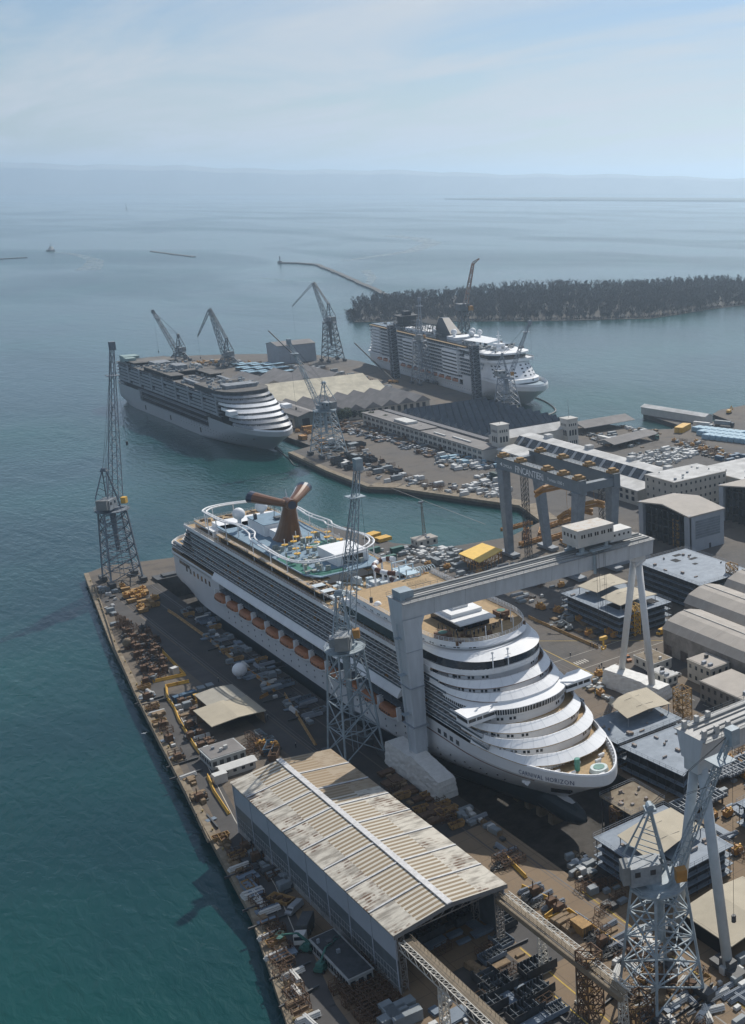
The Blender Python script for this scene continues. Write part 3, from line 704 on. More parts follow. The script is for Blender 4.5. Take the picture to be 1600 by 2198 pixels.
# big dark panoramic glass, roof band, sun deck
Pg = dk(43.9, 16.2, 22, 118); Pg2 = dk(45.2, 15.6, 22, 118); mb = MB(); both(mb, Pg, 34.3, Pg2, 36.9); mb.build('panorama_glass', mat('panorama_black_glass', (.008, .012, .018), .07, var=.3), s1)
mb = MB(); Pr = dk(42.6, 15.9, 22, 118); both(mb, Pr, 36.9, inset(Pr, lambda nx, ny: .3 + 4.0 * clip(-ny * 1.2)), 38.2); both(mb, dk(45.5, 15.3, 22, 118), 36.88, Pr, 36.9); floor(mb, inset(Pr, lambda nx, ny: .3 + 4.0 * clip(-ny * 1.2)), 38.15, .2); mb.build('forward_roof', WHITE, s1)
mb = MB(); Pw = dk(49.6, 14.4, 20, 116); both(mb, Pw, 38.4, Pw, 39.6); w_ = mb.build('sun_deck_wall', WHITE, s1)
mb = MB(); windows_on(mb, Pw[2:], 38.75, .6, 4.5, .8, pair=True); mb.build('window_row', GLASSD, w_)
Ps = dk(48.4, 14.9, 20, 116); mb = MB(); both(mb, Ps, 39.5, inset(Ps, lambda nx, ny: .15 + 1.2 * clip(-ny)), 40.7); mb.build('sun_deck_bulwark', WHITE, s1)
Pt = inset(Ps, lambda nx, ny: .3 + 1.2 * clip(-ny)); mb = MB(); floor(mb, Pt, 40.0, .4); mb.build('sun_deck', TEAK, s1)
mb = MB()
for sg in (-1, 1): rail(mb, [(sg * max(.1, p[0]), p[1], 40.6) for p in inset(Ps, lambda nx, ny: .15 + 1.2 * clip(-ny))], 1.2, .06, 1.6)
mb.build('sun_deck_rail', WHITE, s1)
mb = MB(); mb.box(-6.5, 5.2, 60, 76, 42.4, 42.8); mb.box(-5.5, 4.5, 66.5, 80, 42.8, 43.9); mb.box(-3, 2, 70, 77, 43.9, 44.8); mb.m = 1; mb.box(-5.6, 4.4, 62.5, 79, 40, 42.4); mb.build('sun_deck_house', [WHITE, GLASSD], s1)
mb = MB()
for k in range(9): mb.box(-6 + k * 1.3, -5.8 + k * 1.3, 57.8, 58, 40, 41.6)
for k in range(6): mb.box(-8.6, -8.4, 58 + k * 2.2, 58.2 + k * 2.2, 40, 41.6)
mb.box(-6, 4.5, 57.85, 57.95, 41.5, 41.65); mb.build('terrace_fence', DARKST, s1)
mb = MB()
for x, y in ((-3, 52), (2.6, 52.6), (7.2, 54), (9.5, 59)): mb.tube((x, y, 40), (x, y, 44), .13, 6)
mb.build('lamp_posts', WHITE, s1)
mb = MB(); rr = random.Random(4)
for k in range(34): x = rr.uniform(-11.5, 11.5); y = rr.uniform(53, 66); mb.obox(x, y, 40, .6, rr.uniform(.6, 1.6), rr.uniform(.3, 1.3), rr.uniform(0, 3))
mb.build('deck_fittings', RUST, s1)
for x, y, m_ in ((10.5, 66, GREENP), (-11, 62, GREENP)):
    mb = MB(); mb.box(x - 1.8, x + 1.8, y - 1.8, y + 1.8, 40, 41.5); mb.m = 1; mb.tube((x, y, 41.5), (x, y, 41.6), 1.3, 14); mb.build('hot_tub', [TEAKD, m_], s1)
mb = MB()
for x, y in ((-6.2, 37.5), (-1.5, 37.2)):
    mb.tube((x, y + 6.2, 34), (x, y + 6.2, 39.6), .16, 6); mb.box(x - .8, x + .8, y + 6.1, y + 6.3, 37.6, 37.8); mb.tube((x, y + 6.2, 39), (x, y + 6.2, 39.6), .35, 6)
mb.build('signal_masts', WHITE, s1)
# balcony rows
zs = [20.1, 22.5, 24.9, 27.4, 29.8]; rows(s1, zs, 16.8, [34, 40, 44, 52, 56], [277, 264, 262, 259, 257], 2.42)
rows(s1, [17.5], 16.5, [32], 78, 2.4)
# long slanted white overhang above the boats
mb = MB()
for sg in (-1, 1):
    for a, b_ in (((16.6, 18.0), (18.3, 17.6)), ((18.3, 17.6), (18.3, 18.0)), ((18.3, 18.0), (16.9, 20.2))):
        f = [(sg * a[0], 79, a[1]), (sg * a[0], 229, a[1]), (sg * b_[0], 229, b_[1]), (sg * b_[0], 79, b_[1])]; mb.face(f if sg < 0 else f[::-1])
    for y in (79, 229): mb.face([(sg * 16.6, y, 18), (sg * 18.3, y, 17.6), (sg * 18.3, y, 18), (sg * 16.9, y, 20.2)])
mb.build('boat_overhang', WHITE, s1)
mb = MB()
for sg in (-1, 1):
    rail(mb, [(sg * 17.0, 78, 13.7), (sg * 17.0, 226, 13.7)], 1.1, .04, 2.5, 2)
    a, b_ = sorted((sg * 14.7, sg * 17.1)); mb.box(a, b_, 78, 226, 13.5, 13.65)
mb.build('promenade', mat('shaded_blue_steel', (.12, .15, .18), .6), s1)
mb = MB()
for sg in (-1, 1):
    for k in range(19):
        y = 80 + k * 7.9; a, b_ = sorted((sg * 15.9, sg * 16.3)); mb.box(a, b_, y - .15, y + .15, 9.3, 17.7)
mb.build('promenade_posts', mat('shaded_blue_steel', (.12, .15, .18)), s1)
lifeboats(s1, [86.5 + k * 12.35 for k in range(12)], 17.4, 9.2)
mb = MB()                                              # tender platforms and hull openings
for k in range(4): y = 46.5 + k * 3.4; x = half1(y + .8, 14) + .02; mb.box(-x - .03, -x + .3, y, y + 1.7, 13.6, 15.0); mb.box(x - .3, x + .03, y, y + 1.7, 13.6, 15.0)
rr = random.Random(8)
for k in range(60):
    y = 34 + (k % 30) * 6.4; z = 8.2 if k < 30 else 6.0
    if y > 80: z = 6.2 if k < 30 else 3.8
    x = half1(y, z)
    mb.tube((-x - .05, y, z), (-x + .2, y, z), .34, 8); mb.tube((x + .05, y, z), (x - .2, y, z), .34, 8)
for k in range(7): y = 236 + k * 4.2; x = half1(y, 12); mb.box(-x - .05, -x + .2, y, y + 1.6, 12.3, 14.4); mb.box(x - .2, x + .05, y, y + 1.6, 12.3, 14.4)
mb.box(-half1(262, 15) - .06, -half1(262, 15) + .3, 258, 270, 14.2, 15.6)
mb.build('hull_windows', GLASSD, s1)
for sg in (-1, 1):
    mb = MB(); y = 22; x = half1(y, 9.5) * sg
    mb.face([(x + sg * .5, y - 2.6, 12), (x + sg * 1.3, y - 1.2, 9.4), (x + sg * 1.3, y + 1.6, 9.4), (x + sg * .6, y + 3, 11.6)]); mb.box(min(x - sg * 1, x + sg * 1.1), max(x - sg * 1, x + sg * 1.1), y - .6, y + 1.2, 9.6, 11); mb.tube((x, y, 9.4), (x + sg * .8, y, 12.3), .5, 6); mb.build('anchor', WHITE, s1)
mb = MB()
for sg in (-1, 1):
    a, b_ = half1(12.5, 8.6), half1(17, 8.6); mb.prism([(sg * (a - 1), 12.5), (sg * (a + .06), 12.5), (sg * (b_ + .06), 17), (sg * (b_ - 1), 17)][::sg], 7.4, 8.5)
mb.build('thruster_recess', BLACKIN, s1)
tm = text_mesh('CARNIVAL HORIZON', 1.7, .0, mat('navy_lettering', (.03, .05, .12), .5), 'bow_lettering', 1.15)
xs_ = [v.co.x for v in tm.data.vertices]; x0_, x1_ = min(xs_), max(xs_)
for v in tm.data.vertices:
    y = 21.0 - (v.co.x - x0_) / (x1_ - x0_) * 15.5; z = 14.0 + v.co.y * 1.05; v.co = (-half1(y, z) - .12, y - .1, z)
tm.parent = s1
# stern overhang decks
def stern_deck(z, hw, yend, h, mfl, y0=262, r_=12, par=None):
    P = dk(y0, hw, .01, yend, stern=r_, n=2); P = [(hw, y0)] + P[3:]
    mb = MB(); mb.prism([(x, y) for x, y in P] + [(-x, y) for x, y in P[::-1]], z - .3, z); mb.build('stern_deck', mfl, s1 if not par else par)
    mb = MB(); both(mb, P, z - .4, P, z + h); both(mb, inset(P, lambda a, b_: .15), z + h, inset(P, lambda a, b_: .15), z - .1); both(mb, P, z + h, inset(P, lambda a, b_: .15), z + h); mb.build('stern_bulwark', WHITE, s1 if not par else par)
stern_deck(16.6, 16.8, 288.5, 1.1, TEAK, 226, 12); stern_deck(19.6, 16.6, 287.5, 1.1, TEAK, 265, 11.5)
for i, (z, e) in enumerate(((22.2, 279), (24.7, 269), (27.2, 266), (29.7, 263))): stern_deck(z, 16.8, e, 1.1, TEAK if i < 2 else TEAKD, 252, 8)
# lido deck, pool zone, aft terraces
mb = MB(); mb.prism([(-16.9, 60), (16.9, 60), (16.9, 258), (-16.9, 258)], 32.3, 32.6); mb.build('lido_deck', TEAK, s1)
mb = MB()
for sg in (-1, 1): a, b_ = sorted((sg * 16.95, sg * 16.7)); mb.box(a, b_, 60, 258, 31.9, 33.3)
mb.build('lido_bulwark', WHITE, s1)
mb = MB()
for sg in (-1, 1): rail(mb, [(sg * 16.8, 60, 33.3), (sg * 16.8, 250, 33.3)], .9, .05, 2.4, 2)
mb.build('lido_rail', WHITE, s1)
# upper gallery either side of pool (z 35.6) with glazed wall below
mb = MB(); gm = MB(); rl = MB()
for sg in (-1, 1):
    for ya, yb in ((104, 121), (134, 146), (146, 226)):
        a, b_ = sorted((sg * 15.6, sg * (9.5 if ya < 146 else 6.5))); mb.box(a, b_, ya, yb, 35.4, 35.7)
        a, b_ = sorted((sg * 14.2, sg * 10.5)); gm.box(a, b_, ya + .3, yb - .3, 32.6, 35.4)
    rail(rl, [(sg * 15.5, 104, 35.7), (sg * 15.5, 226, 35.7)], 1.1, .05, 2.4)
mb.build('upper_gallery', TEAK, s1); gm.build('gallery_glazing', GLASSD, s1); rl.build('gallery_rail', WHITE, s1)
mb = MB(); mb.box(-6, 6, 110, 122, 32.6, 33.1); mb.m = 1; mb.box(-4.6, 4.6, 111.2, 120.8, 33.1, 33.2); mb.build('pool', [WHITE, POOL], s1)
mb = MB(); mb.box(-9, 9, 84, 104, 32.6, 35.6); mb.box(-7, 7, 122.5, 130, 32.6, 34.4); mb.box(-11, -3, 88, 98, 35.6, 37.2); mb.build('lido_houses', WHITE, s1)
mb = MB(); rr = random.Random(14)
for k in range(120):
    y = rr.choice((rr.uniform(104, 146), rr.uniform(62, 84), rr.uniform(226, 246))); x = rr.uniform(-14.5, 14.5)
    if abs(x) < 6.2 and 109 < y < 123: continue
    mb.obox(x, y, 32.6 if y < 200 or abs(x) < 6 else 32.6, .7, 1.8, rr.uniform(.35, .7), rr.uniform(-.2, .2))
mb.build('sun_loungers', mat('lounger_blue_white', (.3, .42, .5), .7, col2=(.55, .55, .52)), s1)
mb = MB(); rr = random.Random(51)
for k in range(46):
    y = rr.choice((rr.uniform(82, 108), rr.uniform(123, 146))); x = rr.uniform(-13, 13); mb.obox(x, y, 32.6 if not (84 < y < 104 and abs(x) < 9) else 35.6, rr.uniform(.8, 4), rr.uniform(.8, 3.4), rr.uniform(.6, 3.0), rr.choice((0, 1.57)) + rr.gauss(0, .05))
for k in range(9): y = 84 + k * 7; mb.tube((-14.9, y, 32.6), (-14.9, y, 36.5), .12, 5); mb.box(-15.2, -11.5, y - 1.6, y + 1.6, 36.4, 36.55)
mb.build('lido_structures', mat('white_blue_structures', (.62, .64, .65), .6, col2=(.30, .42, .50), scale=.25), s1)['kind'] = 'stuff'
# sports platform and deckhouses
mb = MB(); mb.prism([(-13, 152), (-10, 146), (10, 146), (13, 152), (13, 232), (-13, 232)], 36.6, 37.0); mb.build('sports_platform', SPORT, s1)
mb = MB(); mb.box(-11, 11, 150, 228, 32.6, 36.6); mb.build('sports_base', WHITE, s1)
mb = MB(); mb.prism([(-12.6, 153), (-9, 147), (0, 147), (0, 151), (-8, 152), (-8, 176), (-12.6, 176)], 37.0, 37.03); mb.box(2, 12, 175, 186, 37.0, 37.03); mb.build('green_court', GREENP, s1)
mb = MB(); mb.box(-5, 5.5, 205, 221, 37, 41.4); mb.box(-3.5, 4, 198.5, 205, 37, 40); mb.build('funnel_house', WHITE, s1)
mb = MB(); mb.box(-5.2, 5.7, 204.8, 221.2, 41.4, 41.6); mb.build('funnel_house_roof', SPORT, s1)
mb = MB(); mb.box(-4.5, -3.5, 215, 216, 41.6, 43.6); mb.box(1, 4, 208, 211, 41.6, 42.6); mb.tube((2.5, 214, 41.6), (2.6, 213.5, 45), .12, 5); mb.tube((2.6, 213.5, 45), (4.6, 214.6, 47.5), .12, 5); mb.build('boom_lift', DARKST, s1)
mb = MB(); mb.box(-1, 10.5, 153, 168, 40.4, 40.9); mb.box(-1, 10.5, 152.6, 153, 37, 40.4); mb.box(9.9, 10.5, 153, 168, 37, 40.4); mb.box(-1, -.4, 153, 168, 37, 40.4); mb.build('screen_canopy', WHITE, s1)
mb = MB(); mb.box(1.2, 8.4, 152.4, 152.62, 37.3, 40.0); mb.build('screen', GLASSD, s1)
# winged funnel
fn = MB(); n = 20; rows_ = []
for s in range(9):
    u = s / 8; z = 36.9 + u * 13.8; cy = 198.0 - 6.3 * u ** .8; rx = 5.0 - 2.9 * u ** .7; ry = 7.4 - 4.9 * u ** .75
    rows_.append([(1.2 * (1 - u) * .3 + rx * math.cos(2 * math.pi * k / n), cy + ry * math.sin(2 * math.pi * k / n), z) for k in range(n)])
for s in range(8):
    for k in range(n):
        j = (k + 1) % n; a = 2 * math.pi * (k + .5) / n; sy_ = math.sin(a)
        fn.m = 0 if sy_ < .30 else (1 if sy_ < .55 else 2); fn.face([rows_[s][k], rows_[s][j], rows_[s + 1][j], rows_[s + 1][k]])
fn.m = 0; fn.face(rows_[-1]); f1 = fn.build('funnel', [RED, WHITE, BLUEF], s1, smooth=True)
mb = MB(); mb.tube((0, 188.9, 51.6), (0, 194.5, 51.6), 2.0, 18); mb.m = 1; mb.tube((0, 188.7, 51.6), (0, 188.95, 51.6), 1.5, 16); mb.build('funnel_hub', [RED, BLUEF], f1, smooth=False)
for sg in (-1, 1):
    mb = MB(); n = 14; rws = []
    for s in range(9):
        u = s / 8; c = Vector((sg * (.6 + 9.4 * u), 191.8 + 9.6 * u ** 1.25, 51.7 + 2.5 * u)); r_ = 1.6 + .95 * u ** 1.5
        d = Vector((sg * 9.4, 12 * u ** .25, 2.5)).normalized(); a1 = d.cross(Vector((0, 0, 1))).normalized(); a2 = a1.cross(d)
        if s == 8: c2 = c
        rws.append([c + a1 * math.cos(2 * math.pi * k / n) * r_ * 1.15 + a2 * math.sin(2 * math.pi * k / n) * r_ * .85 for k in range(n)])
    for s in range(8):
        for k in range(n):
            j = (k + 1) % n; a = 2 * math.pi * (k + .5) / n; v = math.cos(a) * sg
            mb.m = 2 if s == 7 else (1 if v < -.55 and s > 0 else 0); mb.face([rws[s][k], rws[s][j], rws[s + 1][j], rws[s + 1][k]])
    mb.m = 3; mb.face(rws[-1]); mb.build('funnel_wing', [RED, WHITE, BLUEF, BLACKIN], f1, smooth=True)
mb = MB(); mb.tube((0, 193, 53), (0, 193.4, 57), .35, 6, .04); mb.build('funnel_mast', WHITE, f1)
# sky-ride track loop: two parallel tubes on posts
loop = [(-15.2, 236), (-15.4, 226), (-14.8, 218), (-12.4, 212), (-12.6, 200), (-14.9, 192), (-15, 176), (-14.5, 163), (-12, 155), (-7, 151.5), (2, 150.5), (10, 152), (15, 157), (16.2, 166), (14.2, 176), (14, 188), (16, 196), (15.5, 212), (16.6, 226), (16, 240), (11, 247), (0, 249.5), (-9, 247.5), (-14, 242)]
def smooth_loop(p, n=5):
    out = []; m_ = len(p)
    for i in range(m_):
        a, b_, c_, d_ = (Vector(p[(i + k - 1) % m_]) for k in range(4))
        for s in range(n):
            t_ = s / n; out.append(.5 * ((2 * b_) + (c_ - a) * t_ + (2 * a - 5 * b_ + 4 * c_ - d_) * t_ ** 2 + (3 * b_ - a - 3 * c_ + d_) * t_ ** 3))
    return out
SL = smooth_loop(loop); cen = Vector((0, 200)); mb = MB(); n = len(SL); hz = [41.2 + 1.0 * math.sin(6.28 * i / n * 2 + 1) for i in range(n)]
inn = [p + (cen - p).normalized() * 2.2 for p in SL]
mb.path([(p.x, p.y, hz[i]) for i, p in enumerate(SL)], .3, 6, True); mb.path([(p.x, p.y, hz[i]) for i, p in enumerate(inn)], .3, 6, True)
for i in range(0, n, 3): mb.tube((SL[i].x, SL[i].y, hz[i]), (inn[i].x, inn[i].y, hz[i]), .12, 5)
tk = mb.build('sky_ride_track', WHITE, s1)
mb = MB()
for i in range(0, n, 5): mb.tube((SL[i].x * .97, SL[i].y, 33), (SL[i].x * .97, SL[i].y, hz[i]), .2, 6)
mb.build('track_posts', WHITE, tk)
# ropes course: yellow platforms on poles
for x, y in ((-7, 172), (-3, 170), (1.5, 174), (-8, 179), (-4, 181), (2, 182), (7, 178), (9, 172), (-1, 186), (6, 187), (-9, 166), (10, 184)):
    mb = MB(); mb.tube((x, y, 37), (x, y, 42.6), .16, 6); mb.m = 1; mb.tube((x, y, 40.3), (x, y, 40.6), 1.25, 6); mb.build('ropes_platform', [WHITE, YELLOW], s1)
mb = MB()
for a in range(14): t_ = a / 14 * 6.28; mb.tube((-1 + 2 * math.cos(t_), 171.5 + 2 * math.sin(t_), 40.8), (-1 + 2 * math.cos(t_ + .45), 171.5 + 2 * math.sin(t_ + .45), 40.8), .18, 5)
mb.build('basket_ring', WHITE, s1)
mb = MB(); rr = random.Random(3)
for k in range(60): x = rr.uniform(-12, 12); y = rr.uniform(150, 192); mb.obox(x, y, 37, rr.uniform(.4, 1.8), rr.uniform(.4, 1.6), rr.uniform(.5, 2.2), rr.uniform(0, 3))
mb.build('sports_equipment', mat('mixed_equipment', (.18, .25, .28), .6, col2=(.5, .45, .34), scale=.8), s1)
# radomes
for x, y, z in ((-8, 221, 43), (3.5, 229, 42), (-12, 100, 39.5)):
    mb = MB(); mb.tube((x, y, z - 6), (x, y, z - 1.5), .7, 8); mb.ball((x, y, z + .4), 2.3 if y > 200 else 1.2, 16); mb.build('radome', WHITE, s1, smooth=True)
# aft tiered blocks
mb = MB(); mb.box(-14.5, 14.5, 232, 252, 32.6, 35.2); mb.box(-12, 12, 226, 240, 35.2, 37); mb.build('aft_block', WHITE, s1)
mb = MB(); mb.box(-14.6, -14.0, 233, 251, 33.1, 34.6); mb.box(14, 14.6, 233, 251, 33.1, 34.6); mb.box(-10, 10, 225.8, 226.1, 35.6, 36.6); mb.build('aft_glazing', GLASSD, s1)
mb = MB(); mb.box(-14.6, 14.6, 240.5, 252.5, 35.2, 35.4); mb.build('aft_terrace', TEAK, s1)
mb = MB(); rail(mb, [(-14.5, 232, 35.4), (-14.5, 252, 35.4), (14.5, 252, 35.4), (14.5, 232, 35.4)], 1.1, .05, 2); rail(mb, [(-16.7, 246, 32.6), (-16.7, 257.6, 32.6), (16.7, 257.6, 32.6), (16.7, 246, 32.6)], 1.2, .05, 2); mb.build('aft_rail', WHITE, s1)
# striped water slides and their frames near the pool
WS = []
for k in range(46):
    t_ = k / 46 * 2 * math.pi * 1.6; WS.append((5.0 + 4.4 * math.cos(t_) + k * .10, 131 + 5.0 * math.sin(t_) - k * .17, 42.5 - k * .11))
mb = MB()
for k in range(len(WS) - 1): mb.m = 1 if (k // 2) % 2 else 0; mb.tube(WS[k], WS[k + 1], .85, 10)
mb.m = 0
for k in range(0, len(WS) - 1, 6): mb.tube((WS[k][0], WS[k][1], 32.6), (WS[k][0], WS[k][1], WS[k][2] - .6), .35, 8)
mb.build('water_slide', [WHITE, mat('brown_slide_paint', (.10, .035, .02), .3)], s1)
mb = MB()
for x in (6, 11): 
    for y in (116, 121, 126): mb.tube((x, y, 32.6), (x, y, 43), .22, 6)
for y in (116, 121, 126): mb.tube((6, y, 43), (11, y, 43), .2, 6); mb.tube((6, y, 40), (11, y, 40), .2, 6)
for k in range(8): mb.path([(7 + k * .9, 112 + 2 * math.cos(a / 6 * 3.14), 43 + 1.3 * math.sin(a / 6 * 3.14)) for a in range(7)], .1, 4)
mb.box(6, 11, 116, 126, 41, 41.15); mb.build('slide_tower', mat('pale_blue_steel', (.45, .58, .66), .5), s1)
mb = MB(); rr = random.Random(24)
for k in range(50): mb.obox(rr.uniform(-14.5, -9.8), rr.uniform(104, 146), 35.7, .7, 1.7, .5, 0)
for k in range(40): mb.obox(rr.uniform(-14.5, 14), rr.uniform(242, 251), 35.4, .8, 1.2, rr.uniform(.3, 1), rr.uniform(0, 3))
mb.build('gallery_furniture', mat('tan_furniture', (.28, .2, .12), .8, col2=(.1, .09, .08), scale=.8), s1)
mb = MB(); rr = random.Random(41)
for k in range(150):
    y = rr.uniform(62, 262); sg = rr.choice((-1, -1, 1)); mb.obox(sg * rr.uniform(15.2, 16.3), y, rr.choice([20.2, 22.6, 25, 27.5, 29.9]), rr.uniform(.3, .8), rr.uniform(.4, 1.2), rr.uniform(.4, 1.1), 0)
mb.build('balcony_materials', ORANGE, s1)
s1.location = (SX, SY, 0); 

# ---- sister ship afloat, still being fitted out
GREYH = hull_mat('grey_white_hull', -2.2, False, (.36, .38, .40), (.10, .03, .025))
BANDG = mat('primer_grey_band', (.22, .24, .27), .5, var=.15); FITW = mat('bare_grey_panels', (.20, .22, .24), .7, var=.4, scale=.4); TOPG = mat('brown_grey_weather_deck', (.15, .135, .115), .85, col2=(.06, .062, .066), scale=.12)
s2 = thing('cruise_ship', 'grey unfinished cruise ship without funnel, afloat at the quay, flat cluttered top deck', 'cruise ship', (0, 0, 0), 'cruise ships at the shipyard')
half2 = make_hull(s2, 16.8, 287, GREYH, 16.6, [(0, 84, 16.6), (226, 287, 16.6)])
mb = MB(); BW2 = [(max(0, half2(y, 16.6)), y) for y in [0.02, .8, 2.6, 6, 13, 24, 38]]; BW2[0] = (0, 0)
both(mb, BW2, 16.6, inset(BW2, lambda nx, ny: .5), 17.6); both(mb, inset(BW2, lambda nx, ny: .5), 17.6, inset(BW2, lambda nx, ny: .7), 14.8); mb.build('bow_rim', WHITE, s2)
mb = MB(); floor(mb, [(max(0, x - .4), y + .3) for x, y in BW2], 14.9, .2); mb.build('mooring_deck', TEAKD, s2)
mb = MB(); mb.box(-15.0, 15.0, 62, 276, 9.25, 32.3); mb.build('cabin_block', BLACKIN, s2)
TT = [(17.2, 12.2, 16.8, 22, 1.6, 2.6, 19.8), (19.8, 18.8, 16.8, 20, 1.6, 2.2, 22.3), (22.3, 24.6, 16.8, 20, 1.6, 2.4, 24.8), (25.2, 29.2, 17.4, 20, 1.9, 3.6, 28.2),
      (28.2, 34.2, 16.8, 21, 1.6, 2.5, 30.6), (30.6, 38.8, 16.8, 21, 1.5, 1.4, 33.0), (33.0, 43.6, 16.6, 22, 1.3, 1.4, 35.8)]
for i, T in enumerate(TT): tiers(s2, TT[i:i + 2][:1], 16.8, half2, FITW, WHITE if i in (2, 3, 4) else BANDG, TOPG, 276, nxt=TT[i + 1][1:4] if i < 6 else (47, 16.4, 20))
mb = MB()
for sg in (-1, 1): a, b_ = sorted((sg * 15, sg * 20)); mb.box(a, b_, 33, 40, 24.8, 27.4)
mb.build('bridge_wings', WHITE, s2)
mb = MB(); rr = random.Random(17)                       # side panels with open cabins between
for sg in (-1, 1):
    for y in range(64, 272, 26):
        mb.box(*sorted((sg * 16.9, sg * 16.2)), y, y + 2.6, 20, 33.2)
        for z in (20.1, 22.5, 24.9, 27.4, 29.8): mb.box(*sorted((sg * 16.7, sg * 16.5)), y + 2.8, y + 25.8 - (6 if rr.random() < .35 else 0), z, z + 1.35)
mb.build('side_panels', mat('mid_grey_side_panel', (.30, .32, .35), .6, var=.2, scale=.2), s2)
mb = MB()
for sg in (-1, 1):
    for z in (19.9, 22.3, 24.7, 27.2, 29.6, 32.0): mb.box(*sorted((sg * 16.8, sg * 14.9)), 60, 277, z - .15, z + .15)
    mb.box(*sorted((sg * 17.8, sg * 15)), 84, 226, 17.2, 17.6); mb.box(*sorted((sg * 17.3, sg * 15)), 84, 226, 12.9, 13.1); mb.box(*sorted((sg * 16.8, sg * 16)), 84, 226, 9.3, 9.7)
    rail(mb, [(sg * 17.4, 84, 17.6), (sg * 17.4, 226, 17.6)], 1, .07, 4, 2); rail(mb, [(sg * 17.2, 84, 13.1), (sg * 17.2, 226, 13.1)], 1, .07, 4, 2)
mb.build('deck_edges', BANDG, s2)
mb = MB(); P = dk(47, 16.4, 20, 104); floor(mb, P, 36.9, .6); mb.build('forward_top_deck', TOPG, s2)
mb = MB(); mb.box(-16.4, 16.4, 104.2, 276, 32.8, 33.3); mb.build('top_deck', TOPG, s2)
mb = MB(); mb.box(-16.2, 16.2, 168, 214, 35.9, 36.5); mb.box(-16.2, -7, 150, 168, 35.9, 36.4); mb.box(7, 16.2, 140, 168, 35.9, 36.4); mb.box(-15, 15, 236, 262, 35.5, 36.0); mb.build('raised_decks', TOPG, s2)
mb = MB(); mb.box(-15.2, 15.2, 169, 213, 33.3, 35.9); mb.box(-14, 14, 237, 261, 33.3, 35.5); mb.box(-15, -8, 151, 167.8, 33.3, 35.9); mb.box(8, 15, 141, 167.8, 33.3, 35.9); mb.box(-9, 9, 108, 134, 33.3, 34.2); mb.build('deckhouse_walls', BLACKIN, s2)
mb = MB(); mb.box(-12, -9.5, 110, 138, 33.3, 35.6); mb.box(9.5, 12, 112, 136, 33.3, 35.6); mb.box(-6, 6, 216, 232, 33.3, 37.2); mb.box(-4, 4, 176, 190, 36.5, 39.5); mb.box(-10, 10, 62, 74, 36.9, 39.2); mb.build('unfinished_houses', FITW, s2)
mb = MB(); both(mb, P, 33, P, 36.3); mb.build('upper_wall', BLKSIDE, s2)
mb = MB(); mb.box(-5, 12, 88, 98, 36.9, 37.0); mb.box(-12, -2, 196, 208, 36.5, 36.6); mb.build('open_hatches', BLACKIN, s2)
mb = MB()
for k in range(260): mb.obox(rr.uniform(-15.5, 15.5), *((lambda y: (y, 36.9 if y < 104 else (36.5 if 168 < y < 214 else 33.3)))(rr.uniform(66, 274))), rr.uniform(.6, 2.4), rr.uniform(.6, 3), rr.uniform(.4, 1.8), rr.uniform(0, 3))
mb.build('deck_clutter', mat('faded_blue_clutter', (.14, .19, .24), .8, col2=(.36, .36, .34), scale=.6), s2)
mb = MB(); mb.box(-14, -3, 262, 274, 33.3, 38); mb.box(-16, -9, 250, 259, 36, 38); mb.build('aft_cabins', mat('pale_green_cabin', (.24, .33, .32), .7), s2)
for z in (17.5, 21, 25): 
    mb = MB(); P = [(16.6, 262)] + dk(262, 16.6, .01, 286 - (z - 17) * .7, stern=10, n=2)[3:]; mb.prism([(x, y) for x, y in P] + [(-x, y) for x, y in P[::-1]], z - .4, z + .8); mb.build('stern_deck', BANDG, s2)
for sg in (-1, 1):
    mb = MB(); y = 22; x = half2(y, 9.5) * sg; mb.box(min(x - sg, x + sg), max(x - sg, x + sg), y - 1.2, y + 1.2, 9.4, 11.6); mb.build('anchor', DARKST, s2)
mb = MB()
for k in range(40):
    y = 40 + (k % 20) * 5.2; z = 8.2 if k < 20 else 6.2; x = half2(y, z); mb.tube((-x - .06, y, z), (-x + .2, y, z), .34, 6)
for y in (100, 160, 215): mb.box(-16.9, -16, y, y + 2, 3.4, 6.8)
mb.build('hull_windows', BLACKIN, s2)
s2.location = (284.2, 733, -4.2)

# ---- third ship: finished white ship moored at the far right quay
HULL3 = hull_mat('white_hull_far', -1.6, False, (.62, .63, .64), (.06, .03, .03))
s3 = thing('cruise_ship', 'finished white cruise ship with raked bow front and radomes, moored near the wooded island', 'cruise ship', (0, 0, 0), 'cruise ships at the shipyard')
half3 = make_hull(s3, 20, 298, HULL3, 17.5, [(0, 92, 17.5), (262, 298, 14.5)], rake=20, foreL=38)
mb = MB(); BW3 = [(max(0, half3(y, 17.5)), y) for y in [0.02, .5, 1.6, 4, 8, 14, 22, 34, 50]]; BW3[0] = (0, 0)
both(mb, BW3, 17.5, inset(BW3, lambda nx, ny: .5), 19.2); both(mb, inset(BW3, lambda nx, ny: .5), 19.2, inset(BW3, lambda nx, ny: .9), 16.2); mb.build('bow_rim', WHITE, s3)
mb = MB(); floor(mb, [(max(0, x - .4), y + .3) for x, y in BW3], 16.3, .2); mb.build('bow_deck', mat('blue_grey_deck', (.22, .3, .36), .7), s3)
mb = MB(); mb.box(-17.6, 17.6, 74, 284, 9.3, 41.5); mb.build('cabin_block', GLASSD, s3)
mb = MB(); P = dk(24, 19.6, 20, 74); floor(mb, P, 20.0, .4); both(mb, P, 17.2, P, 20.0); P4 = dk(28, 19.4, 20, 74); both(mb, P4, 20, dk(38, 17.5, 18, 74), 31.4); floor(mb, dk(38, 17.5, 18, 74), 31.5, .3); mb.build('raked_front', WHITE, s3)
mb = MB(); both(mb, dk(27.4, 19.5, 20, 60), 18.2, dk(27.4, 19.5, 20, 60), 19.4)
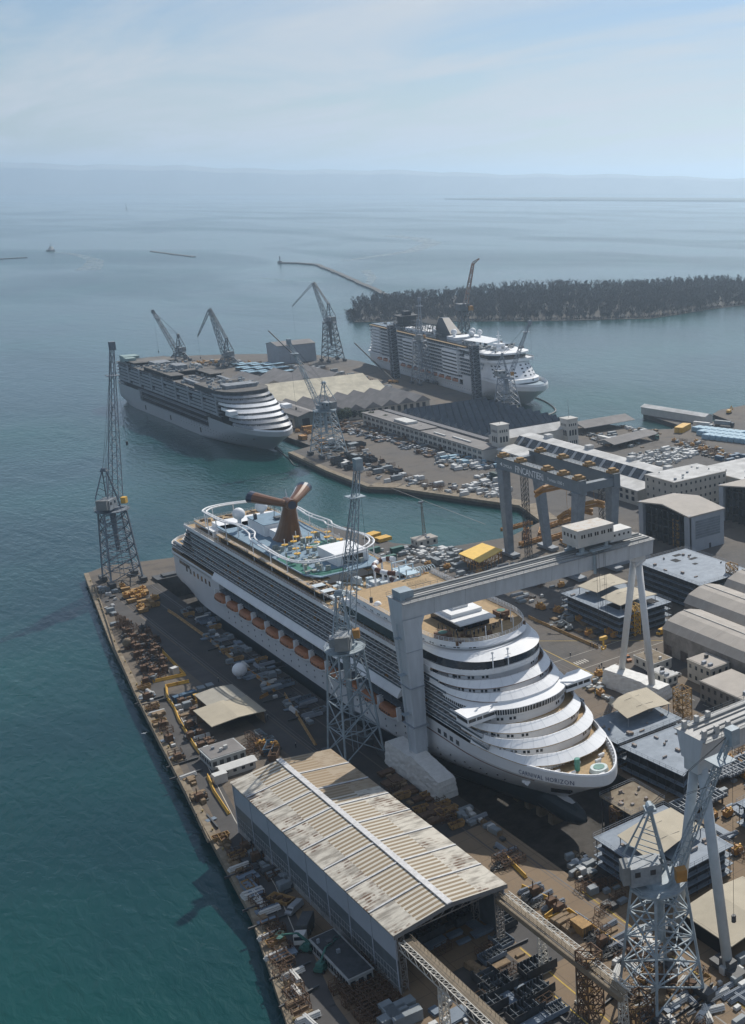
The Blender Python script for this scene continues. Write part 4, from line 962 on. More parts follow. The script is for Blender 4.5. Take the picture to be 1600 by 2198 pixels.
A_ = dk(28, 19.4, 20, 74); B_ = dk(38, 17.5, 18, 74)
for z in (21.5, 24, 26.5, 29):
    u = (z - 20) / 11.4; v = (z + 1 - 20) / 11.4
    for k in (1, 4, 7, 9, 11):
        for sg in (-1, 1):
            f = []
            for kk, uu in ((k, u), (k + 1, u), (k + 1, v), (k, v)): p = Vector(A_[kk]).lerp(Vector(B_[kk]), uu); f.append((sg * (p.x + .12), p.y - .15, 20 + 11.4 * uu))
            mb.face(f)
mb.build('front_windows', GLASSD, s3)
# wide wing deck and dark glass lounge above it
mb = MB(); P = dk(37, 21, 12, 84); floor(mb, P, 33.4, 1.2); both(mb, P, 33.3, P, 34.4); rail(mb, [(-20.8, 44, 34.4), (-20.8, 84, 34.4)], 1, .08, 2.5); mb.build('wing_deck', WHITE, s3)
mb = MB(); P = dk(44, 18, 14, 90); both(mb, P, 34.4, P, 37.6); mb.build('lounge_glass', GLASSD, s3)
mb = MB(); P = dk(41, 19, 14, 100); both(mb, P, 37.6, P, 38.8); floor(mb, P, 38.9, .3); mb.build('lounge_roof', WHITE, s3)
zs = [14.0, 16.9, 19.8, 22.7, 25.6, 28.5, 31.4, 34.3, 37.2]; st3 = 284
rows(s3, zs, 19.8, [92, 76, 66, 62, 58, 56, 60, 92, 98], st3, 2.9, seg=3.4, glass=mat('white_balcony_panel', (.52, .54, .56), .5))
mb = MB()
for sg in (-1, 1):
    for ya, yb in ((98, 126), (186, 206)): mb.box(*sorted((sg * 21.2, sg * 18)), ya, yb, 16.6, 36)
mb.build('bulged_cabins', WHITE, s3)
mb = MB()
for sg in (-1, 1):
    for ya, yb in ((98, 126), (186, 206)):
        for z in zs[1:7]: mb.box(*sorted((sg * 21.25, sg * 21.0)), ya + .5, yb - .5, z + 1.15, z + 2.4)
mb.build('bulged_cabin_windows', GLASSD, s3)
mb = MB(); mb.prism([(-19.9, 84), (19.9, 84), (19.9, 284), (-19.9, 284)], 40.2, 40.6); mb.build('pool_deck', TEAK, s3)
lifeboats(s3, [104 + k * 13.2 for k in range(13)], 20.2, 9.3)
mb = MB()
for sg in (-1, 1): mb.box(*sorted((sg * 20, sg * 19)), 92, 262, 13.4, 13.9)
mb.build('boat_deck_edge', WHITE, s3)
for k, (z, e) in enumerate(((14.6, 300), (17.6, 296), (20.6, 293), (23.6, 291), (26.6, 289.5), (29.5, 288), (32.4, 287), (35.3, 286), (38.2, 285))):
    mb = MB(); P = [(19.6, 262)] + dk(262, 19.6, .01, e, stern=9, n=2)[3:]; mb.prism([(x, y) for x, y in P] + [(-x, y) for x, y in P[::-1]], z - .5, z + .9); mb.build('stern_deck', WHITE, s3)
    mb = MB(); P = [(18, 262)] + dk(262, 18, .01, e - 3, stern=8, n=2)[3:]; mb.prism([(x, y) for x, y in P] + [(-x, y) for x, y in P[::-1]], z + .9, z + 2.2, False); mb.build('stern_glazing', GLASSD, s3)
mb = MB(); mb.box(-6.5, 6.5, 238, 250, 40.6, 51); mb.box(-9, 9, 234, 254, 40.6, 44); mb.box(-9.5, 9.5, 236, 252, 50.2, 51.4); mb.box(-3, 3, 240, 247, 51.4, 55); mb.build('aft_tower', BLKSIDE, s3)
mb = MB(); mb.box(-12, 12, 175, 220, 40.6, 43.5); mb.box(-12, 12, 118, 134, 40.6, 44); mb.build('pool_houses', WHITE, s3)
mb = MB(); mb.lattice([(-11, 165, 43), (11, 165, 43), (11, 214, 43), (-11, 214, 43)], [(-9, 168, 50), (9, 168, 50), (9, 212, 50), (-9, 212, 50)], 2, .5, .4)
for y in range(170, 212, 5): mb.path([(-9, y, 43), (-7, y, 50), (7, y, 50), (9, y, 43)], .3, 5)
mb.build('sports_arch', DARKST, s3)
mb = MB(); mb.prism([(-5, 142), (5, 142), (6, 162), (-6, 162)], 40.6, 44)
mb.face([(-5, 142, 44), (5, 142, 44), (3, 160, 56), (-3, 160, 56)]); mb.face([(-3, 160, 56), (3, 160, 56), (3.4, 166, 56), (-3.4, 166, 56)]); mb.face([(-5, 142, 44), (-3, 160, 56), (-3.4, 166, 56), (-6, 172, 43)]); mb.face([(5, 142, 44), (6, 172, 43), (3.4, 166, 56), (3, 160, 56)]); mb.face([(-6, 172, 43), (-3.4, 166, 56), (3.4, 166, 56), (6, 172, 43)]); mb.build('funnel', mat('dark_funnel_cladding', (.03, .035, .045), .4), s3)
for x, y, z, r_ in ((-8, 128, 47.5, 2.6), (6, 122, 48, 2.6), (-2, 108, 47.5, 2.4), (3, 103, 49, 2.2), (-12, 158, 46.5, 1.7)):
    mb = MB(); mb.tube((x, y, 40.6), (x, y, z - r_ * .6), .8, 8); mb.ball((x, y, z), r_, 14); mb.build('radome', WHITE, s3, smooth=True)
mb = MB(); mb.face([(-14, 98, 44.5), (-4, 76, 43.2), (10, 80, 44.8), (6, 106, 45.6)]); mb.face([(-14, 98, 44.3), (6, 106, 45.4), (10, 80, 44.6), (-4, 76, 43)]); mb.tube((-13, 98, 39), (-13, 98, 44.4), .3, 6); mb.tube((9, 80, 39), (9, 80, 44.6), .3, 6); mb.build('sail_canopy', WHITE, s3)
mb = MB(); mb.box(-6, 6, 58, 72, 38.9, 41.5); mb.box(-3.5, 3.5, 60, 68, 41.5, 44); mb.tube((0, 64, 44), (0, 64, 54), .8, 8, .3); mb.box(-3, 3, 63.8, 64.2, 47, 47.4); mb.box(-2, 2, 63.8, 64.2, 50, 50.4); mb.tube((0, 64, 44), (2.5, 70, 48), .5, 6); mb.build('radar_mast', WHITE, s3)
mb = MB()
for k in range(160): mb.obox(rr.uniform(-17, 17), rr.uniform(48, 278), 40.6 if k % 4 else 38.9, rr.uniform(.8, 3), rr.uniform(.8, 3), rr.uniform(.5, 2.4), rr.uniform(0, 3))
mb.build('deck_fittings', mat('pale_fittings', (.34, .34, .33), .7, col2=(.12, .15, .17), scale=.5), s3)
mb = MB()
for k in range(50): y = 40 + k * 4.1; x = half3(y, 6.5); mb.tube((-x - .06, y, 6.5), (-x + .2, y, 6.5), .36, 6)
mb.box(-half3(140, 4) - .05, -19, 140, 143, 2.5, 6); mb.build('hull_windows', GLASSD, s3)
s3.location = (491, 757, -4.0); s3.rotation_euler = (0, 0, rad(-4.5))
# ---------------------------------------------------------------- goliath gantries
def goliath(label, X0, X1, YC, zb, zt, wt, wb, pylon=True, afoot=None, tilt=0., coverA=True):
    g_ = thing('gantry_crane', label, 'gantry crane', (X0, YC, 0), 'gantry cranes')
    mb = MB(); sec = [(-wb / 2, zb), (wb / 2, zb), (wt / 2, zt), (-wt / 2, zt)]
    for k in range(4):
        j = (k + 1) % 4; a, b_ = sec[k], sec[j]; mb.m = 1 if k == 2 else 0
        mb.face([(X0, YC + a[0], a[1]), (X1, YC + a[0] , a[1]), (X1, YC + b_[0], b_[1]), (X0, YC + b_[0], b_[1])][::-1])
    mb.m = 0
    mb.face([(X0, YC + s[0], s[1]) for s in sec]); mb.face([(X1, YC + s[0], s[1]) for s in sec][::-1])
    n = int((X1 - X0) / 9)
    beam = mb.build('main_beam', [GIRDER, GIRDERW], g_)
    mb = MB()
    for s in (-1, 1):
        y = YC + s * wt * .32; mb.box(X0 + 2, X1 - 1, y - .35, y + .35, zt + .01, zt + .55)
        y = YC + s * (wt / 2 + .35); mb.box(X0, X1, y - .5, y + .5, zt - .25, zt - .1)
        rail(mb, [(X0, YC + s * (wt / 2 + .75), zt - .1), (X1, YC + s * (wt / 2 + .75), zt - .1)], 1.1, .05, 2.2, 2)
    for s in (-.12, .12): mb.box(X0 + 2, X1 - 1, YC + s * wt - .08, YC + s * wt + .08, zt + .01, zt + .35)
    mb.build('trolley_rails', mat('rail_grey', (.25, .26, .26), .7), g_)
    mb = MB()
    for k in range(1, n): x = X0 + k * (X1 - X0) / n; f = [(x - .04, YC - wt / 2 - .03, zt), (x + .04, YC - wt / 2 - .03, zt), (x + .04, YC - wb / 2 - .03, zb), (x - .04, YC - wb / 2 - .03, zb)]; mb.face(f)
    mb.build('plate_seams', GREYST, beam)
    return g_
g1 = goliath('long pale grey gantry crane spanning the docked white ship, white cabin on its beam', 136.8, 224.5, 288.8, 48.6, 54.0, 8.2, 6.6)
# box pylon on the quay side: tapered, widest at the top
mb = MB(); lv = [(5.2, 138.2, 141.6, 286.6, 290.8), (30, 137.7, 142.0, 285.9, 291.8), (46.0, 137.0, 142.4, 285.3, 292.4), (48.7, 136.8, 143.4, 285.2, 292.5)]
for k in range(3):
    a, b_ = lv[k], lv[k + 1]
    A = [(a[1], a[3], a[0]), (a[2], a[3], a[0]), (a[2], a[4], a[0]), (a[1], a[4], a[0])]; B = [(b_[1], b_[3], b_[0]), (b_[2], b_[3], b_[0]), (b_[2], b_[4], b_[0]), (b_[1], b_[4], b_[0])]
    for i in range(4): j = (i + 1) % 4; mb.face([A[i], A[j], B[j], B[i]])
py = mb.build('box_pylon', GIRDER, g1)
mb = MB()
for z in (16, 28, 39): mb.box(137.3, 142.1, 285.4, 292.3, z, z + .07)
mb.build('pylon_joints', GREYST, py)
for yf in (281.6, 298.4): mb = MB(); mb.tube((219.8, yf, 4), (221.2, 290 + (yf - 290) * .12, 47.2), 1.15, 14, 1.15); mb.build('tube_leg', mat('white_leg_paint', (.60, .61, .61), .5, var=.05), g1, smooth=True)
mb = MB()
mb.box(218.7, 223, 287.4, 291.6, 46.4, 48.7); mb.tube((219, 288, 45.2), (223, 288, 46.6), .8, 8); mb.build('leg_head', mat('white_leg_paint', (.60, .61, .61)), g1)
mb = MB()
for dy in (-.35, .35): mb.bar((137.0, 288 + dy, 8), (136.4, 288 + dy, 47.5), .09)
for k in range(62): z = 8.4 + k * .63; x = 137.0 - .6 * (z - 8) / 39.5; mb.bar((x, 287.65, z), (x, 288.35, z), .05)
for z in (20, 32, 43): mb.box(135.6, 137.6, 287, 289, z, z + .12); rail(mb, [(135.6, 287, z), (135.6, 289, z)], 1, .04, 1, 2)
mb.build('ladder', BLUEST, py)
# trolley with machinery cabin
mb = MB(); mb.box(195, 208.5, 284.4, 292.8, 57.0, 62.2); mb.build('machinery_cabin', BUILDW, g1)
mb = MB(); mb.box(194.9, 208.6, 284.3, 292.9, 62.2, 62.45); mb.build('cabin_roof', mat('rusting_white_roof', (.52, .50, .46), .8, col2=(.40, .27, .14), scale=.5, lo=.5, hi=.75), g1)
mb = MB(); mb.box(208.6, 217, 286.4, 292.4, 55.5, 58.8); mb.build('small_cabin', CWHITE, g1)
mb = MB()
for k in range(5):
    for e in (0, .9): mb.box(196.3 + k * 2.5 + e, 196.8 + k * 2.5 + e, 284.3, 284.42, 59.8, 60.9)
for k in range(4): mb.box(194.9, 195.02, 285.6 + k * 1.8, 286.3 + k * 1.8, 59.8, 60.9)
for k in range(4): mb.box(210 + k * 1.8, 210.6 + k * 1.8, 286.3, 286.42, 57.1, 57.8)
mb.build('cabin_windows', GLASSD, g1)
mb = MB()
for x in (197, 206):
    for y in (285.4, 291.8): mb.box(x - .6, x + .6, y - .5, y + .5, 54.6, 57.0); mb.box(x - 1.8, x + 1.8, y - .6, y + .6, 54.5, 55.2)
mb.tube((201, 284.6, 47.5), (201, 284.6, 55), .5, 6); mb.box(199, 205, 282.9, 284.4, 55.2, 55.6); rail(mb, [(199, 282.9, 55.6), (205, 282.9, 55.6)], 1, .05, 1.5, 2); mb.build('trolley_frame', BLUEST, g1)
mb = MB()
for x in (201.2, 202.2, 204, 204.6): mb.tube((x, 284.0, 26.5), (x, 284.0, 55), .06, 4)
mb.build('hoist_cables', DARKST, g1)
mb = MB(); mb.box(201.4, 203.9, 283.5, 284.6, 25.2, 26.2); mb.tube((202.6, 284, 23), (202.6, 284, 25.2), .3, 6); mb.path([(201.8, 284, 23), (202.0, 284, 22), (203.2, 284, 22), (203.4, 284, 23)], .3, 5); mb.build('hook_block', YELLOW, g1)
mb = MB(); mb.box(137.4, 141.4, 286.4, 291.2, 54.02, 56.5); rail(mb, [(137, 285, 54), (137, 292.5, 54)], 1.1, .05, 1.5, 2); mb.build('end_cabin', BLUEST, g1)
def cover(label, p0, p1, hw0, hw1, h, base=0, seed=1, steps=()):
    r_ = random.Random(seed); mb = MB(); (x0, y0), (x1, y1) = p0, p1; d = Vector((x1 - x0, y1 - y0)); l_ = d.length; d.normalize(); nn = Vector((-d.y, d.x)); NU, NV = 22, 9; G = []
    for i in range(NU + 1):
        u = i / NU; hh = h(u); row = []
        for sgn in (-1, 1):
            for j in range(NV + 1):
                v = j / NV if sgn < 0 else 1 - j / NV
                w_ = (hw0 * (1 - v) + hw1 * v) * sgn + r_.uniform(-.12, .12) ; p = Vector((x0, y0)) + d * (u * l_ + r_.uniform(-.1, .1)) + nn * w_; row.append((p.x, p.y, hh * v + (r_.uniform(-.1, .1) if 0 < v < 1 else 0)))
        G.append(row)
    for i in range(NU):
        for j in range(2 * NV + 1): mb.face([G[i][j], G[i + 1][j], G[i + 1][j + 1], G[i][j + 1]])
    for row, fl in ((G[0], 0), (G[-1], 1)):
        for j in range(NV): f = [row[j], row[j + 1], row[2 * NV - j], row[2 * NV + 1 - j]]; mb.face(f if fl else f[::-1])
    o = mb.build('tarpaulin_cover', TARP, None, loc=(x0, y0, 0), smooth=False); return tag(o, label, 'tarpaulin', 'white covers over gantry crane feet')
cover('crumpled white tarpaulin wrapped round the box pylon foot beside the ship hull', (138.4, 301.5), (138.2, 270.0), 3.2, 2.5, lambda u: (7.4 if u < .48 else 8.2 - (u - .48) * 4.5) if u > .04 else 6.8, seed=2)
cover('bright white tarpaulin block under the two white tube legs of the gantry', (217.9, 302.6), (221.4, 277.4), 4.2, 2.6, lambda u: 5.6 if u < .72 else 5.2, seed=5)
g2 = goliath('pale grey gantry crane cut by the right edge, blunt beam end above the foreground crane', 142.2, 265, 170.2, 48.3, 54.0, 8.6, 5.6)
for yf in (161.4, 178.8): mb = MB(); mb.tube((144.4, yf, 1.5), (144.4, 170 + (yf - 170) * .14, 46), 1.15, 14, 1.15); mb.build('tube_leg', mat('blue_white_leg_paint', (.42, .47, .50), .5, var=.1), g2, smooth=True)
mb = MB()
mb.box(142.4, 146.6, 168, 172.4, 45.6, 48.4); mb.build('leg_head', mat('blue_white_leg_paint', (.42, .47, .50)), g2)
for yf in (161.4, 178.8): mb = MB(); mb.box(142.9, 145.9, yf - 4.5, yf + 4.5, .5, 1.8); [mb.tube((143.6, yf + e, .55), (145.2, yf + e, .55), .5, 10) for e in (-3.6, -2, 2, 3.6)]; mb.box(143.4, 145.4, yf - 1.8, yf + 1.8, 1.8, 3.4); mb.build('bogie', DARKST, g2)
mb = MB()
for x in (143.4, 146.8, 150): 
    for y in (167, 173.4): mb.prism([(x - .5, y - .5), (x + .5, y - .5), (x + .3, y + .5), (x - .3, y + .5)], 54.01, 55.8)
mb.build('rail_stops', GIRDERW, g2)

# ---- lettered double-girder gantry by the basin
g3 = thing('gantry_crane', 'blue-grey double-girder gantry crane lettered along its near beam, standing by the basin', 'gantry crane', (268, 400, 0), 'gantry cranes')
mb = MB()
for x in (272.0, 289.5):
    mb.box(x - 1.6, x + 1.6, 391, 456, 39.6, 45.2)
for y in (393, 453): mb.box(273.6, 287.9, y - 1.5, y + 1.5, 40.0, 43.5)
mb.build('girders', mat('blue_grey_girder', (.15, .18, .205), .5, var=.08), g3)
mb = MB()
for (xt, yt), (xb, yb) in (((272, 453), (269.2, 447.5)), ((289.5, 453), (287.6, 444)), ((272, 394.5), (272, 400)), ((289.5, 394.5), (291.5, 400))):
    A = [(xb - 1.5, yb - 1.5, .8), (xb + 1.5, yb - 1.5, .8), (xb + 1.5, yb + 1.5, .8), (xb - 1.5, yb + 1.5, .8)]; B = [(xt - 2, yt - 2.4, 39.6), (xt + 2, yt - 2.4, 39.6), (xt + 2, yt + 2.4, 39.6), (xt - 2, yt + 2.4, 39.6)]
    for i in range(4): j = (i + 1) % 4; mb.face([A[i], A[j], B[j], B[i]])
    mb.box(xt - 2.3, xt + 2.3, yt - 2.7, yt + 2.7, 38.6, 39.6); mb.box(xb - 2, xb + 2, yb - 6, yb + 6, .5, 1.9)
mb.build('box_legs', mat('worn_grey_leg', (.20, .23, .26), .6, var=.2), g3)
mb = MB(); 
for x in (272.0, 289.5):
    for s in (-1, 1): rail(mb, [(x + s * 1.9, 391, 45.2), (x + s * 1.9, 456, 45.2)], 1.1, .06, 3, 2); 
    mb.box(x - 2.1, x + 2.1, 391, 456, 45.05, 45.19)
mb.build('walkways', DARKST, g3)
mb = MB(); rr = random.Random(9)
for x in (272.0, 289.5):
    for y in (394, 405, 417, 438, 452) if x < 280 else (394, 411, 431, 449):
        mb.box(x - 2.4, x + 2.4, y - 1.6, y + 1.6, 45.3, 46.3); mb.box(x - 1.6, x + 1.2, y - 1, y + 1.1, 46.3, 47.2); mb.tube((x - 2.6, y, 46), (x + 2.6, y, 46), .4, 6)
mb.build('hoist_gear', BARR, g3)
for dy, lab in ((0, 0), (1, 0)):
    mb = MB(); x, y = (274.5, 440) if dy == 0 else (291.5, 405)
    mb.lattice([(x - 1.2, y - 1.2, 0), (x + 1.2, y - 1.2, 0), (x + 1.2, y + 1.2, 0), (x - 1.2, y + 1.2, 0)], [(x - 1.2, y - 1.2, 39), (x + 1.2, y - 1.2, 39), (x + 1.2, y + 1.2, 39), (x - 1.2, y + 1.2, 39)], 16, .22, .14); mb.build('ladder_tower', DARKST, g3)
for y, z0 in ((428, 33), (411, 25), (402, 30)):
    mb = MB()
    P = [(-9, 0, 0), (-5, 0, 1.6), (5, 0, 1.6), (9, 0, 0)]
    for k in range(3): a, b_ = P[k], P[k + 1]; mb.tube((281 + a[0], y, z0 + a[2]), (281 + b_[0], y, z0 + b_[2]), .95, 6); mb.tube((281 + a[0], y, z0 + a[2] - 1.8), (281 + b_[0], y, z0 + b_[2] - 1.8), .7, 6)
    for dx in (-8, 8): mb.tube((281 + dx, y, z0 - 1.4), (281 + dx, y, z0 + 1), .7, 6)
    for dx in (-4, 4): mb.tube((281 + dx, y, z0 + 2), (281 + dx, y, 40), .08, 4)
    mb.build('lifting_beam', ORANGE, g3)
LETTER = mat('pale_lettering', (.78, .80, .82), .6)
def place_text(txt, size, x, y, z, par, name, m=LETTER, sp=1.0):
    t_ = text_mesh(txt, size, .0, m, name, sp); t_.parent = par; o = ORG[par.name]
    for v in t_.data.vertices: v.co = (x - o[0], y - v.co.x - o[1], z + v.co.y - o[2])
    ORG[t_.name] = o; return t_
place_text('FINCANTIERI', 4.4, 270.30, 440.5, 40.5, g3, 'beam_lettering', sp=.86)
place_text('CIMOLAI', 1.9, 270.33, 450.6, 41.3, g3, 'maker_lettering')
place_text('Portata 1000 t', 2.1, 270.33, 415, 41.2, g3, 'capacity_lettering')
mb = MB(); mb.face([(270.32, 452.8, 42.2), (270.32, 451.2, 43.1), (270.32, 451.2, 41.2)]); mb.build('maker_emblem', LETTER, g3)

# ---------------------------------------------------------------- lattice cranes on portal towers
def jib(mb, a, b_, w0, w1, n, w, wb):
    a, b_ = Vector(a), Vector(b_); d = (b_ - a).normalized(); s = d.cross(Vector((0, 0, 1))).normalized(); u = s.cross(d)
    A = [a + s * w0 * i + u * w0 * j * .8 for i, j in ((-1, -1), (1, -1), (1, 1), (-1, 1))]; B = [b_ + s * w1 * i + u * w1 * j * .8 for i, j in ((-1, -1), (1, -1), (1, 1), (-1, 1))]
    mb.lattice(A, B, n, w, wb, 2)
def crane(label, cx, cy, hw, hp, jt, col=GREYST, hseg=5, lever=None, base_z=0., detail=1., az=None, cab=ORANGE, topw=None, spread=1.0, group='lattice tower cranes'):
    g_ = thing('tower_crane', label, 'tower crane', (cx, cy, base_z), group); tw = topw or hw * .55; k_ = detail
    az = az if az is not None else math.atan2(jt[1] - cy, jt[0] - cx); ux, uy = math.cos(az), math.sin(az); vx, vy = -uy, ux
    def L3(u, v, z): return (cx + u * ux + v * vx, cy + u * uy + v * vy, z)
    cs = ((-1, -1), (1, -1), (1, 1), (-1, 1)); z0 = base_z + 2.2
    mb = MB(); mb.lattice([(cx + i * hw, cy + j * hw, z0) for i, j in cs], [(cx + i * tw, cy + j * tw, hp) for i, j in cs], hseg, .62 * k_, .34 * k_, 1)
    for q in range(1, hseg): 
        z = z0 + (hp - z0) * q / hseg; w_ = hw + (tw - hw) * q / hseg
        mb.bar((cx - w_, cy, z), (cx, cy + w_, z), .22 * k_); mb.bar((cx, cy + w_, z), (cx + w_, cy, z), .22 * k_); mb.bar((cx + w_, cy, z), (cx, cy - w_, z), .22 * k_); mb.bar((cx, cy - w_, z), (cx - w_, cy, z), .22 * k_)
    mb.tube((cx, cy, base_z + 14), (cx, cy, hp), .7 * k_, 8, 1.5 * k_)
    for i in (-.8, .8): mb.tube((cx + i, cy, z0), (cx + i, cy, hp), .12 * k_, 4)
    mb.build('tower', col, g_)
    for i, j in cs: mb = MB(); mb.box(cx + i * hw - 1.1, cx + i * hw + 1.1, cy + j * hw - 2.6, cy + j * hw + 2.6, base_z + .5, base_z + 2.2); [mb.tube((cx + i * hw - .7, cy + j * hw + e, base_z + .55), (cx + i * hw + .7, cy + j * hw + e, base_z + .55), .5, 8) for e in (-1.8, -.6, .6, 1.8)]; mb.build('bogie', DARKST, g_)
    mb = MB(); n = 10; pr_ = tw * 1.55; oc = [(cx + pr_ * math.cos(2 * math.pi * (k + .5) / n), cy + pr_ * math.sin(2 * math.pi * (k + .5) / n)) for k in range(n)]
    mb.prism(oc, hp, hp + .5); rail(mb, [(p[0], p[1], hp + .5) for p in oc] + [(*oc[0], hp + .5)], 1.2, .06 * k_, 2, 2); mb.tube((cx, cy, hp + .5), (cx, cy, hp + 1.6), tw * .8, 12); mb.build('slewing_platform', col, g_)
    zh = hp + 1.6; mb = MB(); a = math.atan2(uy, ux); c = L3(-tw * .75, 0, 0); mb.obox(c[0], c[1], zh, tw * 1.6, tw * 1.15, 4.2, a); c2 = L3(-tw * .1, tw * .85, 0); mb.obox(c2[0], c2[1], zh, tw * 1.0, tw * .45, 2.6, a); hs = mb.build('machinery_house', mat('pale_crane_house', (.24, .265, .285), .6, var=.25, scale=.6), g_)
    mb = MB(); 
    for e in (-1, 1):
        for q in range(2): c = L3(-tw * 1.2 + q * tw * .8, e * (tw * .575 + .03), 0); mb.obox(c[0], c[1], zh + 2.2, 1.1, .12, 1.1, a)
    mb.build('house_windows', GLASSD, hs)
    c = L3(-tw * 1.75, 0, 0); mb = MB(); mb.obox(c[0], c[1], zh + .6, tw * .4, tw * 1.0, 4.0, a); mb.build('counterweight', mat('counterweight_grey', (.2, .21, .21), .8), g_)
    c = L3(tw * 1.0, -tw * .8, 0); mb = MB(); mb.obox(c[0], c[1], zh + .4, 2.2, 1.9, 2.6, a); cb = mb.build('operator_cab', cab, g_); mb = MB(); c = L3(tw * 1.0 + 1.12, -tw * .8, 0); mb.obox(c[0], c[1], zh + 1.4, .1, 1.5, 1.2, a); mb.build('cab_window', GLASSD, cb)
    zt = zh + 5.0; top = L3(-tw * .35, 0, zt + 11); mb = MB()
    for e in (-1, 1):
        mb.bar(L3(tw * .5, e * tw * .6, zh), L3(-tw * .35, e * .8, zt + 11), .5 * k_); mb.bar(L3(-tw * 1.7, e * tw * .6, zt), L3(-tw * .35, e * .8, zt + 11), .4 * k_)
        for q in range(1, 5): u = q / 5; p = Vector(L3(tw * .5, e * tw * .6, zh)).lerp(Vector(top), u); r_ = Vector(L3(-tw * 1.7, e * tw * .6, zt)).lerp(Vector(top), u); mb.bar(p, r_, .2 * k_)
    for q in range(1, 6): u = q / 6; p0_ = Vector(L3(tw * .5, -tw * .6, zh)).lerp(Vector(L3(-tw * .35, -.8, zt + 11)), u); p1_ = Vector(L3(tw * .5, tw * .6, zh)).lerp(Vector(L3(-tw * .35, .8, zt + 11)), u); mb.bar(p0_, p1_, .2 * k_)
    mb.obox(top[0], top[1], zt + 10.6, 2.2, 2.6, .5, a); mb.tube(L3(-tw * .35, -1, zt + 11.4), L3(-tw * .35, 1, zt + 11.4), .7, 8); mb.build('a_frame', col, g_)
    ft = L3(tw * .9, 0, zh + .5); mb = MB(); lj = (Vector(jt) - Vector(ft)).length; nn = max(8, int(lj / 3.2))
    if lever: 
        mid = Vector(ft).lerp(Vector(jt), .45)
    jib(mb, ft, jt, 1.6 * k_ * spread, .7 * k_, nn, .3 * k_, .17 * k_)
    if not lever: J = Vector(jt); mb.box(J.x - 1.1, J.x + 1.1, J.y - 1.1, J.y + 1.1, J.z - 2.6, J.z + .9); q = Vector(ft).lerp(J, .8); mb.box(q.x - 2.3, q.x + 2.3, q.y - 2.3, q.y + 2.3, q.z, q.z + .25)
    jb = mb.build('jib', col, g_)
    if lever:
        mb = MB(); jib(mb, jt, lever, .9 * k_, .35 * k_, 7, .25 * k_, .14 * k_); mb.build('fly_jib', col, g_)
        mb = MB(); back = Vector(jt) - (Vector(lever) - Vector(jt)).normalized() * 1.5; jib(mb, top, back, .7 * k_, .5 * k_, 8, .22 * k_, .13 * k_); mb.build('luffing_strut', col, g_)
        hk = lever
    else:
        mb = MB()
        for e in (-.5, .5): mb.tube(L3(-tw * .35, e, zt + 11.4), (jt[0], jt[1], jt[2]), .07 * k_, 3, cap=False)
        for e in (-.8, .8): q = Vector(ft).lerp(Vector(jt), .62); mb.tube(L3(-tw * .35, e, zt + 11.2), tuple(q), .06 * k_, 3, cap=False)
        mb.build('luffing_ropes', DARKST, g_); hk = jt
    mb = MB(); hz_ = max(base_z + 8, hk[2] - 42); mb.tube((hk[0], hk[1], hk[2]), (hk[0], hk[1], hz_), .06 * k_, 3); mb.tube((hk[0], hk[1], hz_ - 1.6), (hk[0], hk[1], hz_), .5, 6); mb.build('hoist_rope', DARKST, g_)
    return g_
crane('tall grey lattice crane with a near-vertical jib at the tip of the left mole', 131.2, 532.3, 6.1, 31.5, (144.4, 546.3, 98.9), mat('slate_crane_paint', (.15, .18, .215), .6, var=.2), 6, az=rad(50), cab=YELLOW, detail=.88, topw=4.3, spread=1.6)
crane('grey lattice crane beside the ship hull, its jib rising in front of the funnel decks', 131.0, 311.0, 5.9, 34.5, (144.4, 320.3, 86.6), BLUEST, 4, az=rad(60), topw=3.7, spread=1.7, detail=.78)
crane('blue-grey lattice crane in the right foreground leaning its jib over the second gantry beam', 129.2, 165.4, 6.2, 27.0, (142.2, 157, 59.5), BLUEST, 4, az=rad(-25), detail=.85, topw=3.9)
FARC = mat('dark_far_crane_paint', (.11, .125, .14), .6, var=.2)
crane('double-lever harbour crane on the far pier, farthest right with a tall lattice tower', 474.5, 1084, 7.8, 36, (471.1, 1103.8, 71.9), FARC, 6, lever=(453, 1113, 51), detail=1.2)
crane('double-lever harbour crane standing behind the unfinished ship, on a squat portal', 391, 1120, 7.2, 8, (386.5, 1138.4, 50.6), FARC, 2, lever=(374, 1141, 27), detail=1.4)
crane('harbour crane with a single jib leaning left behind the unfinished ship', 371, 1188, 6.5, 7, (359.6, 1211.4, 46.2), FARC, 2, detail=1.3)
crane('pale lattice crane on the quay in front of the unfinished ship bow, jib leaning left', 299, 703, 8.2, 28, (291, 726.5, 70), BLUEST, 6, detail=.85)
crane('lattice crane with an orange cab beside the bow of the far white ship', 453.5, 744, 7.4, 26, (473.5, 738.8, 66), GREYST, 5, detail=1.0)
crane('lattice crane amidships of the far white ship, with an upright jib', 472, 905, 7, 36, (479, 914, 70.4), GREYST, 6, detail=1.0)
